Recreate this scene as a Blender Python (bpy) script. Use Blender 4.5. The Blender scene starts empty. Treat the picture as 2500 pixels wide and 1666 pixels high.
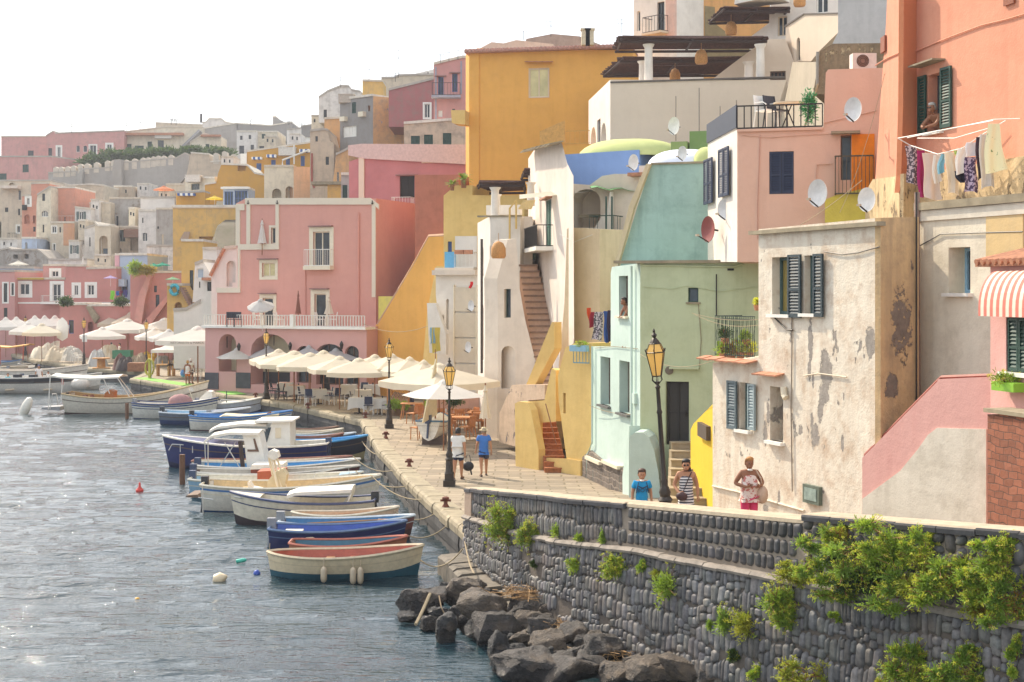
import bpy, bmesh, math, random
import numpy as np
from mathutils import Vector, Matrix, noise
from mathutils.geometry import tessellate_polygon
random.seed(7)
SC = bpy.context.scene
COL = SC.collection
# ---------------- camera, world, sun, exposure ----------------
FL = 3500.0; CX = 1250.0; HY = 712.0; CH = 6.5
cd = bpy.data.cameras.new('camera'); cam = bpy.data.objects.new('camera', cd); COL.objects.link(cam)
cam.location = (0, 0, CH); cam.rotation_euler = (math.radians(90), 0, 0)
cd.sensor_width = 36; cd.lens = 36*FL/2500; cd.shift_y = -(833-HY)/2500; cd.clip_start = .5; cd.clip_end = 6000
SC.camera = cam
SUN_AZ = math.radians(-40); SUN_EL = math.radians(42)
w = bpy.data.worlds.new('World'); SC.world = w; w.use_nodes = True
nt = w.node_tree; bg = nt.nodes['Background']
sky = nt.nodes.new('ShaderNodeTexSky'); sky.sky_type = 'NISHITA'; sky.sun_disc = False
sky.sun_elevation = SUN_EL; sky.sun_rotation = SUN_AZ; sky.dust_density = 4; sky.air_density = 1.0; sky.ozone_density = .8
mx = nt.nodes.new('ShaderNodeMix'); mx.data_type = 'RGBA'; mx.inputs[0].default_value = .62
nt.links.new(sky.outputs[0], mx.inputs[6]); mx.inputs[7].default_value = (7.1, 7.5, 8.0, 1)
nt.links.new(mx.outputs[2], bg.inputs[0]); bg.inputs[1].default_value = .13
sl = bpy.data.lights.new('sun', 'SUN'); sl.energy = 3.3; sl.angle = math.radians(.5); sl.color = (1, .88, .71)
so = bpy.data.objects.new('sun', sl); COL.objects.link(so)
TOSUN = Vector((math.sin(SUN_AZ)*math.cos(SUN_EL), math.cos(SUN_AZ)*math.cos(SUN_EL), math.sin(SUN_EL)))
so.rotation_euler = (-TOSUN).to_track_quat('-Z', 'Y').to_euler(); so.location = (0, 60, 60)
SC.view_settings.view_transform = 'Standard'; SC.view_settings.look = 'None'; SC.view_settings.gamma = 1
SC.view_settings.exposure = .8

# ---------------- helpers ----------------
def P(px, py, d): return Vector(((px-CX)*d/FL, d, CH-(py-HY)*d/FL))
def G(px, py, g=0.0):
    d = FL*(CH-g)/(py-HY); return Vector(((px-CX)*d/FL, d, g))
def XD(px, d, z=0.0): return Vector(((px-CX)*d/FL, d, z))
def lin(h):
    h = h.lstrip('#'); h = h if len(h) == 6 else ''.join(q+q for q in h); r = [int(h[i:i+2], 16)/255 for i in (0, 2, 4)]
    return tuple((c/12.92 if c <= .04045 else ((c+.055)/1.055)**2.4) for c in r)
def mixc(a, b, t): return tuple(a[i]*(1-t)+b[i]*t for i in range(3))
MATS = {}
def nodes(name):
    m = bpy.data.materials.new(name); m.use_nodes = True
    n = m.node_tree; return m, n, n.nodes['Principled BSDF']
def N(n, t, **k):
    x = n.nodes.new(t)
    for a, b in k.items(): setattr(x, a, b)
    return x
def noise_n(n, vec, scale, detail=4, rough=.6):
    t = N(n, 'ShaderNodeTexNoise'); t.inputs['Scale'].default_value = scale; t.inputs['Detail'].default_value = detail; t.inputs['Roughness'].default_value = rough
    if vec is not None: n.links.new(vec, t.inputs['Vector'])
    return t.outputs['Fac']
def ramp(n, f, a, b, ca=(0, 0, 0), cb=(1, 1, 1)):
    r = N(n, 'ShaderNodeValToRGB'); r.color_ramp.elements[0].position = a; r.color_ramp.elements[1].position = b
    r.color_ramp.elements[0].color = (*ca, 1); r.color_ramp.elements[1].color = (*cb, 1)
    n.links.new(f, r.inputs[0]); return r.outputs[0]
def mixn(n, f, a, b):
    m = N(n, 'ShaderNodeMix', data_type='RGBA')
    if isinstance(f, (int, float)): m.inputs[0].default_value = f
    else: n.links.new(f, m.inputs[0])
    for i, c in ((6, a), (7, b)):
        if isinstance(c, tuple): m.inputs[i].default_value = (*c[:3], 1)
        else: n.links.new(c, m.inputs[i])
    return m.outputs[2]
def mth(n, op, a, b=None, clamp=False):
    m = N(n, 'ShaderNodeMath', operation=op, use_clamp=clamp)
    for i, c in ((0, a), (1, b)):
        if c is None: continue
        if isinstance(c, (int, float)): m.inputs[i].default_value = c
        else: n.links.new(c, m.inputs[i])
    return m.outputs[0]
def vscale(n, vec, s):
    m = N(n, 'ShaderNodeMapping'); m.inputs['Scale'].default_value = s; n.links.new(vec, m.inputs['Vector']); return m.outputs[0]
def bumpn(n, p, h, strength=.3, dist=.02, prev=None):
    b = N(n, 'ShaderNodeBump'); b.inputs['Strength'].default_value = strength; b.inputs['Distance'].default_value = dist
    n.links.new(h, b.inputs['Height'])
    if prev is not None: n.links.new(prev, b.inputs['Normal'])
    n.links.new(b.outputs[0], p.inputs['Normal']); return b.outputs[0]
def plain(hexc, rough=.6, metal=0, var=.12, scale=6, bump=0, name=None, spec=None, coat=0):
    key = ('p', hexc, rough, metal, var, scale, bump)
    if key in MATS: return MATS[key]
    m, n, p = nodes(name or 'paint_'+hexc.strip('#')); c = lin(hexc)
    tc = N(n, 'ShaderNodeTexCoord').outputs['Object']
    f = noise_n(n, tc, scale, 5)
    n.links.new(ramp(n, f, .3, .7, tuple(x*(1-var) for x in c), tuple(min(1, x*(1+var)) for x in c)), p.inputs['Base Color'])
    p.inputs['Roughness'].default_value = rough; p.inputs['Metallic'].default_value = metal
    if coat: p.inputs['Coat Weight'].default_value = coat
    if bump: bumpn(n, p, noise_n(n, tc, scale*4, 4), bump, .01)
    MATS[key] = m; return m
def plaster(hexc, dirt='#8c8074', amt=.33, streak=.33, mott=.14, bump=.4, s=1.0, patches=None, pcol='#7d766c', peel=0, seed=0):
    key = ('w', hexc, dirt, amt, streak, mott, bump, s, peel, seed, str(patches))
    if key in MATS: return MATS[key]
    m, n, p = nodes('plaster_'+hexc.strip('#')); c = lin(hexc); g_ = sum(c)/3; c = mixc(c, (g_, g_, g_), .03); dc = lin(dirt)
    tc0 = N(n, 'ShaderNodeTexCoord').outputs['Object']
    mp = N(n, 'ShaderNodeMapping'); mp.inputs['Location'].default_value = (seed*7.3, seed*3.1, seed*1.7); n.links.new(tc0, mp.inputs['Vector']); tc = mp.outputs[0]
    f1 = noise_n(n, tc, .35*s, 6, .65)
    col = ramp(n, f1, .3, .72, tuple(x*(1-mott) for x in c), tuple(min(.95, x*(1+mott*.8)) for x in c))
    f2 = noise_n(n, tc, 1.3*s, 8, .7)
    col = mixn(n, mth(n, 'MULTIPLY', ramp(n, f2, .47, .72), amt), col, dc)
    f3 = noise_n(n, vscale(n, tc, (2.2*s, 2.2*s, .16*s)), 1.0, 6, .7)
    col = mixn(n, mth(n, 'MULTIPLY', ramp(n, f3, .5, .75), streak), col, mixc(c, dc, .8))
    h = mth(n, 'ADD', noise_n(n, tc, 3.5, 5), mth(n, 'MULTIPLY', noise_n(n, tc, 22, 4), .35))
    mask = None
    if peel:
        f4 = noise_n(n, vscale(n, tc, (1.1*s, 1.1*s, .7*s)), 1.1, 10, .68)
        mask = ramp(n, f4, peel, peel+.012)
    if patches:
        sep = N(n, 'ShaderNodeSeparateXYZ'); n.links.new(tc0, sep.inputs[0])
        dis = mth(n, 'MULTIPLY', mth(n, 'SUBTRACT', noise_n(n, tc, 3.6, 12, .78), .47), 6.5)
        for (u, z, ru, rz) in patches:
            a = mth(n, 'POWER', mth(n, 'ABSOLUTE', mth(n, 'DIVIDE', mth(n, 'SUBTRACT', sep.outputs[0], u), ru)), 2)
            b = mth(n, 'POWER', mth(n, 'ABSOLUTE', mth(n, 'DIVIDE', mth(n, 'SUBTRACT', sep.outputs[2], z), rz)), 2)
            e = mth(n, 'LESS_THAN', mth(n, 'ADD', mth(n, 'ADD', a, b), dis), 1.0)
            mask = e if mask is None else mth(n, 'MAXIMUM', mask, e)
    if mask is not None:
        pc = lin(pcol); pcn = ramp(n, noise_n(n, tc, 6, 6), .3, .7, tuple(x*.75 for x in pc), tuple(x*1.2 for x in pc))
        col = mixn(n, mask, col, pcn); h = mth(n, 'SUBTRACT', h, mth(n, 'MULTIPLY', mask, .8))
    n.links.new(col, p.inputs['Base Color']); p.inputs['Roughness'].default_value = .9; p.inputs['Specular IOR Level'].default_value = .2
    bumpn(n, p, h, bump, .03)
    MATS[key] = m; return m
def glass(hexc='#1b2226', rough=.08):
    key = ('g', hexc, rough)
    if key in MATS: return MATS[key]
    m, n, p = nodes('window_glass'); tc = N(n, 'ShaderNodeTexCoord').outputs['Object']; c = lin(hexc)
    n.links.new(ramp(n, noise_n(n, tc, 1.5, 3), .35, .7, c, tuple(min(1, x*2+.02) for x in c)), p.inputs['Base Color'])
    p.inputs['Roughness'].default_value = rough; bumpn(n, p, noise_n(n, tc, 2, 2), .15, .01)
    MATS[key] = m; return m

class M:
    def __init__(s): s.v = []; s.f = []
    def add(s, vs, fs):
        o = len(s.v); s.v += [tuple(v) for v in vs]; s.f += [tuple(i+o for i in f) for f in fs]; return s
    def box(s, x0, x1, y0, y1, z0, z1, mat=None):
        vs = [Vector(v) for v in ((x0, y0, z0), (x1, y0, z0), (x1, y1, z0), (x0, y1, z0), (x0, y0, z1), (x1, y0, z1), (x1, y1, z1), (x0, y1, z1))]
        if mat is not None: vs = [mat @ v for v in vs]
        return s.add(vs, [(0, 3, 2, 1), (4, 5, 6, 7), (0, 1, 5, 4), (1, 2, 6, 5), (2, 3, 7, 6), (3, 0, 4, 7)])
    def tube(s, pts, r, n=6, cap=True):
        pts = [Vector(p) for p in pts]; rs = r if isinstance(r, (list, tuple)) else [r]*len(pts); rings = []
        for i, p in enumerate(pts):
            a = pts[max(i-1, 0)]; b = pts[min(i+1, len(pts)-1)]; t = (b-a)
            if t.length < 1e-6: t = Vector((0, 0, 1))
            t.normalize(); up = Vector((0, 0, 1)) if abs(t.z) < .95 else Vector((1, 0, 0))
            x = t.cross(up).normalized(); y = x.cross(t).normalized()
            rings.append([p+(x*math.cos(2*math.pi*k/n)+y*math.sin(2*math.pi*k/n))*rs[i] for k in range(n)])
        o = len(s.v); s.v += [tuple(q) for rg in rings for q in rg]
        for i in range(len(pts)-1):
            for k in range(n):
                k2 = (k+1) % n; s.f.append((o+i*n+k, o+i*n+k2, o+(i+1)*n+k2, o+(i+1)*n+k))
        if cap: s.f.append(tuple(o+k for k in range(n))[::-1]); s.f.append(tuple(o+(len(pts)-1)*n+k for k in range(n)))
        return s
    def lathe(s, prof, c=(0, 0, 0), n=12, sx=1, sy=1):
        o = len(s.v)
        for (r, z) in prof:
            for k in range(n): a = 2*math.pi*k/n; s.v.append((c[0]+r*math.cos(a)*sx, c[1]+r*math.sin(a)*sy, c[2]+z))
        for i in range(len(prof)-1):
            for k in range(n):
                k2 = (k+1) % n; s.f.append((o+i*n+k, o+i*n+k2, o+(i+1)*n+k2, o+(i+1)*n+k))
        s.f.append(tuple(o+k for k in range(n))[::-1]); s.f.append(tuple(o+(len(prof)-1)*n+k for k in range(n))); return s
    def prism(s, poly, y0, y1, holes=()):
        """poly of (x,z) extruded from y0 to y1; holes cut through front face with open reveals handled separately"""
        loops = [poly]+list(holes); flat = [p for l in loops for p in l]
        tris = tessellate_polygon([[Vector((a, b, 0)) for a, b in l] for l in loops])
        o = len(s.v); s.v += [(a, y0, b) for a, b in flat]; s.f += [tuple(o+i for i in t) for t in tris]
        n = len(poly); ob = len(s.v); s.v += [(a, y1, b) for a, b in poly]
        for i in range(n): j = (i+1) % n; s.f.append((o+i, o+j, ob+j, ob+i))
        t2 = tessellate_polygon([[Vector((a, b, 0)) for a, b in poly]]); s.f += [tuple(ob+i for i in t) for t in t2]
        return s
    def grid(s, fn, nu, nv):
        o = len(s.v)
        for j in range(nv+1):
            for i in range(nu+1): s.v.append(tuple(fn(i/nu, j/nv)))
        for j in range(nv):
            for i in range(nu): a = o+j*(nu+1)+i; s.f.append((a, a+1, a+nu+2, a+nu+1))
        return s
    def ball(s, c, r, n=8, m=6):
        r = r if isinstance(r, (tuple, list)) else (r, r, r)
        pr = [(max(1e-3, math.sin(math.pi*i/m)), -math.cos(math.pi*i/m)) for i in range(m+1)]
        o = len(s.v); s.lathe(pr, (0, 0, 0), n)
        for i in range(o, len(s.v)): v = s.v[i]; s.v[i] = (c[0]+v[0]*r[0], c[1]+v[1]*r[1], c[2]+v[2]*r[2])
        return s
    def build(s, name, mat, parent=None, smooth=False, M_=None, recalc=True):
        me = bpy.data.meshes.new(name); me.from_pydata(s.v, [], s.f)
        if recalc:
            b = bmesh.new(); b.from_mesh(me); bmesh.ops.recalc_face_normals(b, faces=b.faces); b.to_mesh(me); b.free()
        if smooth: me.polygons.foreach_set('use_smooth', [True]*len(me.polygons)); me.set_sharp_from_angle(angle=math.radians(smooth if smooth is not True else 45))
        if mat: me.materials.append(mat)
        o = bpy.data.objects.new(name, me); COL.objects.link(o)
        if parent: o.parent = parent
        if M_ is not None: o.matrix_basis = M_
        return o
def tag(o, label=None, cat=None, group=None, kind=None):
    if label: o['label'] = label
    if cat: o['category'] = cat
    if group: o['group'] = group
    if kind: o['kind'] = kind
    return o
def empty(name, loc=(0, 0, 0), rz=0, label=None, cat=None, group=None):
    o = bpy.data.objects.new(name, None); COL.objects.link(o); o.location = loc; o.rotation_euler = (0, 0, rz); o.empty_display_size = .2
    return tag(o, label, cat, group)
def kids(o): return [c for c in o.children]
def copy_tree(o, loc=None, rz=None, label=None, parent=None, sc=None):
    c = o.copy(); COL.objects.link(c); c.parent = parent
    for ch in kids(o): copy_tree(ch, parent=c)
    if loc is not None: c.location = loc
    if rz is not None: c.rotation_euler = (0, 0, rz)
    if sc is not None: c.scale = (sc, sc, sc) if isinstance(sc, (int, float)) else sc
    if label: c['label'] = label
    return c
def struct(o): o['kind'] = 'structure'; return o

def text(body, size, mat, parent, loc, rot, name='lettering', ext=.004):
    c = bpy.data.curves.new(name, 'FONT'); c.body = body; c.size = size; c.extrude = ext; c.align_x = 'CENTER'; t = bpy.data.objects.new(name, c); COL.objects.link(t)
    dg_ = bpy.context.evaluated_depsgraph_get(); me = bpy.data.meshes.new_from_object(t.evaluated_get(dg_)); bpy.data.objects.remove(t); o = bpy.data.objects.new(name, me); COL.objects.link(o); me.materials.clear(); me.materials.append(mat)
    o.parent = parent; o.location = loc; o.rotation_euler = rot; return o
# common materials
WHITE = plaster('#e6dfd3', '#b5aa9b', .25, .2); WHITEP = plain('#e8e4da', .5, var=.05)
DARK = plain('#1c1b1a', .8); GL = glass(); GLB = glass('#2b3840'); IRON = plain('#2a2623', .5, .3); IRONW = plain('#d9d4ca', .5)
TILE = plain('#b07a5c', .85, var=.35, scale=5, bump=.3); WOOD = plain('#8a5a36', .7, var=.25, scale=4); NAVY = plain('#25304a', .55)
GREENS = plain('#1f4237', .55); GREYG = plain('#5d6c66', .5); BLUES = plain('#3c5c96', .55); CREAMF = plain('#ded2b8', .6, var=.06)

class B:
    """a building facade: plane through (pa,da)-(pb,db); outline in photo pixels; local x along wall, y inward, z up"""
    def __init__(s, label, pa, da, pb, db, out, mat, T=8, wins=(), name='house', cat='house', group=None, root=None, part='wall', zb=None, plabel=None, bk=None):
        s.A = XD(pa, da); s.Bv = XD(pb, db); s.mat = mat
        dv = s.Bv-s.A; s.L = dv.length; s.u = dv.normalized()
        if len(out) == 3 and not isinstance(out[0], tuple): out = [(pa, out[0]), (pb, out[1]), (pb, out[2]), (pa, out[2])]
        pts = [s.uz(*p) for p in out]
        s.z0 = min(p[1] for p in pts) if zb is None else zb
        FM = Matrix.Translation((s.A.x, s.A.y, s.z0)) @ Matrix.Rotation(math.atan2(s.u.y, s.u.x), 4, 'Z')
        s.FM = FM
        if root is None:
            s.root = empty(name, (s.A.x, s.A.y, s.z0), math.atan2(s.u.y, s.u.x), label, cat, group); s.RM = FM
            s.MB = Matrix.Identity(4); s.root['_m'] = 0; del s.root['_m']
        else: s.root = root.root; s.RM = root.RM; s.MB = root.RM.inverted() @ FM
        s.holes = []; s.pts = [(a, b-s.z0) for a, b in pts]; s.T = T; s.part = part
        for wd in wins: s.win(*wd[:5], **(wd[5] if len(wd) > 5 else {}))
        m = M(); hl = [h[0] for h in s.holes]
        m.prism(s.pts, 0, T, hl)
        for lp, rv in s.holes:
            o = len(m.v); n = len(lp); m.v += [(a, 0, b) for a, b in lp]+[(a, rv, b) for a, b in lp]
            for i in range(n): j = (i+1) % n; m.f.append((o+i, o+j, o+n+j, o+n+i))
            m.f.append(tuple(o+n+i for i in range(n)))
        if bk:
            bx = bk[0]*s.u.x+bk[1]*s.u.y; m.v = [(v[0]+bx, v[1], v[2]) if abs(v[1]-T) < 1e-6 else v for v in m.v]
        me = m.build(part, mat, s.root, M_=s.MB)
        if plabel: me['label'] = plabel
        s.wall = me
    def uz(s, px, py):
        k = (px-CX)/FL; dv = s.Bv-s.A; den = dv.x-k*dv.y
        t = (k*s.A.y-s.A.x)/den; d = s.A.y+t*dv.y
        return (t*s.L, CH-(py-HY)*d/FL)
    def lz(s, px, py): a, b = s.uz(px, py); return (a, b-s.z0)
    def rect(s, x0, y0, x1, y1):
        xm = (x0+x1)/2; return s.uz(x0, y0)[0], s.uz(x1, y0)[0], s.uz(xm, y1)[1]-s.z0, s.uz(xm, y0)[1]-s.z0
    def box(s, name, x0, y0, x1, y1, w0, w1, mat, parent=None, label=None):
        a, b, c, d = s.rect(x0, y0, x1, y1); m = M().box(a, b, -w1, -w0, c, d)
        o = m.build(name, mat, parent or s.root, M_=None if parent else s.MB)
        if label: o['label'] = label
        return o
    def W(s, x, y, w=0):
        """world point on the plane at pixel, w metres in front"""
        a, b = s.lz(x, y); return s.FM @ Vector((a, -w, b))
    def poly(s, name, pts, w0, w1, mat, parent=None):
        m = M().prism([s.lz(*p) for p in pts], -w1, -w0); return m.build(name, mat, parent or s.root, M_=None if parent else s.MB)
    def path(s, name, pts, r, mat, w=.05, parent=None, n=5):
        m = M().tube([(a, -w, b) for a, b in (s.lz(*p) for p in pts)], r, n); return m.build(name, mat, parent or s.root, M_=None if parent else s.MB)
    def win(s, k, x0, y0, x1, y1, fr=None, pane=None, sur=None, sw=.12, rev=.18, arch=False, sh=None, shm=None, sill=None, n=2, hood=None, door=False, nh=0, bars=None, name=None, label=None):
        u0, u1, z0, z1 = s.rect(x0, y0, x1, y1)
        if u1-u0 < .05: return
        if arch:
            r = (u1-u0)/2; hh = min(r*arch if arch is not True else r, (z1-z0)*.9); zc = z1-hh; lp = [(u0, z0), (u1, z0)]
            for i in range(9): a = math.pi*i/8; lp.append(((u0+u1)/2+r*math.cos(a), zc+hh*math.sin(a)))
        else: lp = [(u0, z0), (u1, z0), (u1, z1), (u0, z1)]
        pane = pane or GL; W_ = u1-u0; H_ = z1-z0
        if k == 'r':   # recess only (open arch, niche)
            s.holes.append((lp, rev)); return
        nm = name or ('door' if door else 'window')
        if k != 'c':
            s.holes.append((lp, rev+.06))
            m = M().prism(lp, rev-.004, rev+.05); p = m.build(nm, pane, s.root, M_=s.MB)
            fm = fr or WHITEP; t = min(.07, W_*.12); m = M(); y0_ = rev-.05; y1_ = rev-.006
            m.box(u0, u0+t, y0_, y1_, z0, z1-(0 if not arch else (z1-z0)*.12)); m.box(u1-t, u1, y0_, y1_, z0, z1-(0 if not arch else (z1-z0)*.12)); m.box(u0+t, u1-t, y0_, y1_, z0, z0+t)
            if not arch: m.box(u0+t, u1-t, y0_, y1_, z1-t, z1)
            for i in range(1, n): c = u0+W_*i/n; m.box(c-t*.5, c+t*.5, y0_+.004, y1_, z0+t, z1-t)
            for i in range(1, nh+1): c = z0+H_*i/(nh+1); m.box(u0+t, u1-t, y0_+.008, y1_-.002, c-t*.35, c+t*.35)
            m.build('frame', fm, p)
            if door: M().box(u1-t*2.2, u1-t*1.7, y0_-.05, y0_, z0+H_*.45, z0+H_*.55).build('handle', IRON, p)
        else:          # closed shutters filling the opening
            s.holes.append((lp, .12)); p = M().box(u0, u1, .1, .115, z0, z1).build(nm, DARK, s.root, M_=s.MB)
            for a, b in ((u0+.01, (u0+u1)/2-.008), ((u0+u1)/2+.008, u1-.01)): s.shutter(a, b, z0+.01, z1-.01, .02, shm or GREENS, p)
        if label: p['label'] = label
        if sur:
            m = M(); g = .035
            m.box(u0-sw, u0, -g, .03, z0-(0 if door else sw), z1); m.box(u1, u1+sw, -g, .03, z0-(0 if door else sw), z1); m.box(u0-sw, u1+sw, -g-.004, .03, z1, z1+sw)
            if not door: m.box(u0, u1, -g, .03, z0-sw, z0)
            m.build('surround', sur, p)
        if sill: M().box(u0-.08, u1+.08, -.12, .1, z0-(sw if sur else 0)-.07, z0-(sw if sur else 0)).build('sill', sill, p)
        if hood: M().box(u0-.25, u1+.25, -.28, -.002, z1+(sw if sur else 0)+.02, z1+(sw if sur else 0)+.09).build('hood', hood, p)
        if sh:
            hw = W_/2
            if 'l' in sh: s.shutter(u0-hw-.02, u0-.02, z0, z1, -.07, shm or GREENS, None)
            if 'r' in sh: s.shutter(u1+.02, u1+hw+.02, z0, z1, -.07, shm or GREENS, None)
        return p
    def shutter(s, a, b, z0, z1, y, mat, parent=None):
        m = M(); t = min(.06, (b-a)*.15); m.box(a, a+t, y, y+.05, z0, z1); m.box(b-t, b, y, y+.05, z0, z1); m.box(a+t, b-t, y+.002, y+.048, z0, z0+t*1.4); m.box(a+t, b-t, y+.002, y+.048, z1-t, z1)
        zm = z0+(z1-z0)*.45; m.box(a+t, b-t, y+.002, y+.048, zm-t*.5, zm+t*.5)
        n = int((z1-z0)/.075)
        for i in range(n):
            z = z0+t*1.4+(z1-z0-t*2.4)*(i+.5)/n; h = (z1-z0)/n*.36; o = len(m.v)
            m.v += [(a+t, y+.008, z-h), (b-t, y+.008, z-h), (b-t, y+.04, z+h*1.1), (a+t, y+.04, z+h*1.1)]; m.f.append((o, o+1, o+2, o+3))
            m.v += [(a+t, y+.014, z-h-.008), (b-t, y+.014, z-h-.008), (b-t, y+.046, z+h*1.1-.008), (a+t, y+.046, z+h*1.1-.008)]; m.f.append((o+7, o+6, o+5, o+4))
        return m.build('shutter', mat, parent or s.root, M_=None if parent else s.MB, recalc=False)
    def railing(s, x0, y0, x1, y1, w, mat, step=.12, name='railing', back=0, solid=False, r=.009):
        """rail proud by w metres, with returns to the wall"""
        u0, u1, z0, z1 = s.rect(x0, y0, x1, y1); m = M()
        for z in (z0+.03, z1): m.box(u0, u1, -w-.02, -w+.02, z-.02, z+.02)
        n = max(2, int((u1-u0)/step))
        for i in range(n+1): c = u0+(u1-u0)*i/n; m.box(c-r, c+r, -w-r, -w+r, z0+.03, z1)
        if w > .2:
            for c in (u0, u1):
                for z in (z0+.03, z1): m.box(c-.015, c+.015, -w+.02, 0, z-.02, z+.02)
                for i in range(1, int(w/step)): m.box(c-r, c+r, -i*step-r, -i*step+r, z0+.03, z1)
        return m.build(name, mat, s.root, M_=s.MB)
    def balcony(s, x0, y0, x1, y1, w, mat, slab, th=.14, step=.12):
        u0, u1, z0, z1 = s.rect(x0, y0, x1, y1)
        b = M().box(u0-.05, u1+.05, -w-.06, -.002, z0-th, z0).build('balcony', slab, s.root, M_=s.MB)
        r = s.railing(x0, y0, x1, y1, w, mat, step); r.parent = b; r.matrix_basis = Matrix.Identity(4); return b
# ================= setting: water, quay, walkway, hill =================
WZ = -1.0
def water():
    xs = np.concatenate([np.linspace(-900, -62, 40), np.linspace(-60, 12, 560), np.linspace(20, 300, 8)])
    ys = np.concatenate([np.linspace(-60, 19, 8), 20*np.power(8.2, np.linspace(0, 1, 620)), np.linspace(170, 900, 30)])
    X, Y = np.meshgrid(xs, ys); Z = np.zeros_like(X); rs = np.random.RandomState(3)
    for i in range(60):
        lam = .38*(2.6/.38)**rs.rand(); th = math.radians(86)+rs.randn()*.24; k = 2*math.pi/lam
        Z += (.0048*lam**.9+.0009)*np.sin(k*(X*math.cos(th)+Y*math.sin(th))+rs.rand()*6.28+.5*np.sin(.31*X+.7*Y+i))
    fade = np.clip((170-Y)/60, 0, 1)*np.clip((X+62)/8, 0, 1); Z *= fade*(.8+.35*np.sin(.11*X+.05*Y)*np.sin(.17*Y))
    nv, nu = X.shape; me = bpy.data.meshes.new('water'); me.vertices.add(nu*nv)
    me.vertices.foreach_set('co', np.stack([X, Y, Z+WZ], -1).ravel())
    idx = np.arange(nu*nv).reshape(nv, nu); q = np.stack([idx[:-1, :-1], idx[:-1, 1:], idx[1:, 1:], idx[1:, :-1]], -1).reshape(-1, 4)
    me.loops.add(q.size); me.polygons.add(len(q)); me.loops.foreach_set('vertex_index', q.ravel()); me.polygons.foreach_set('loop_start', np.arange(0, q.size, 4)); me.update(calc_edges=True)
    me.polygons.foreach_set('use_smooth', np.ones(len(q), bool))
    m, n, p = nodes('sea_water'); tc = N(n, 'ShaderNodeTexCoord').outputs['Object']
    n.links.new(ramp(n, noise_n(n, tc, .12, 4), .35, .65, (.01, .03, .04), (.02, .045, .055)), p.inputs['Base Color'])
    p.inputs['Roughness'].default_value = .03; p.inputs['IOR'].default_value = 1.5; p.inputs['Specular IOR Level'].default_value = .7
    h = mth(n, 'ADD', noise_n(n, vscale(n, tc, (.75, 3.0, 1)), 1.9, 3, .5), mth(n, 'MULTIPLY', noise_n(n, vscale(n, tc, (1.6, 3.6, 1)), 4.5, 3, .5), .3))
    bumpn(n, p, h, .8, .1)
    me.materials.append(m); o = bpy.data.objects.new('water', me); COL.objects.link(o); struct(o)
water()
EDGE = [(36.2, -.75), (39.9, -1.45), (46.6, -3.0), (59.2, -5.5), (72.4, -7.6), (82.7, -12.9), (88.2, -16.4), (89.6, -17.9), (95.2, -20.7), (106.8, -28.4), (116, -29.5), (121, -35.8), (137, -45.9), (155, -55), (175, -72), (300, -200)]
WL = [(-1.25, 38.2), (-.15, 34), (1.04, 30.6), (3.6, 26), (7.0, 20.2), (9.6, 16), (11.5, 12.5)]
def wallx(d): return float(np.interp(-d, [-p[1] for p in WL], [p[0] for p in WL]))
def edgex(d): return float(np.interp(d, [e[0] for e in EDGE], [e[1] for e in EDGE]))
def gz(d): return float(np.interp(d, [12, 16, 20, 26, 30, 47], [2.3, 2.1, 1.9, 1.6, 1.36, 0]))
def stone_mat(name, base, mort, bw, bh, bump=.5, off=.5, rough=.85, ms=.03, stain=None):
    m, n, p = nodes(name); tc = N(n, 'ShaderNodeTexCoord').outputs['Object']
    nz = N(n, 'ShaderNodeTexNoise'); nz.inputs['Scale'].default_value = 1.3; nz.inputs['Detail'].default_value = 3; n.links.new(tc, nz.inputs['Vector'])
    ad = N(n, 'ShaderNodeVectorMath', operation='MULTIPLY_ADD'); n.links.new(nz.outputs['Color'], ad.inputs[0]); ad.inputs[1].default_value = (.28, .28, .28); n.links.new(tc, ad.inputs[2])
    b = N(n, 'ShaderNodeTexBrick'); b.offset = off; b.inputs['Scale'].default_value = 1; b.inputs['Brick Width'].default_value = bw; b.inputs['Row Height'].default_value = bh; b.inputs['Mortar Size'].default_value = ms; b.inputs['Mortar Smooth'].default_value = .4; b.inputs['Bias'].default_value = 0
    c = lin(base); b.inputs['Color1'].default_value = (*[x*.72 for x in c], 1); b.inputs['Color2'].default_value = (*[min(1, x*1.22) for x in c], 1); b.inputs['Mortar'].default_value = (*lin(mort), 1)
    n.links.new(ad.outputs[0], b.inputs['Vector'])
    col = mixn(n, mth(n, 'MULTIPLY', ramp(n, noise_n(n, tc, 2.2, 7, .7), .42, .7), .35), b.outputs[0], mixc(c, (.05, .045, .04), .6))
    n.links.new(col, p.inputs['Base Color']); p.inputs['Roughness'].default_value = rough
    h = mth(n, 'SUBTRACT', mth(n, 'MULTIPLY', noise_n(n, tc, 5, 6), .8), b.outputs['Fac'])
    bumpn(n, p, h, bump, .04); return m
FLAG = stone_mat('stone_paving', '#978873', '#75694f', .95, .52, .6)
KERB = plain('#93876f', .85, var=.28, scale=2.5, bump=.5); BLK = plain('#4a4846', .8, var=.4, scale=2.2, bump=.8)
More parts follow.
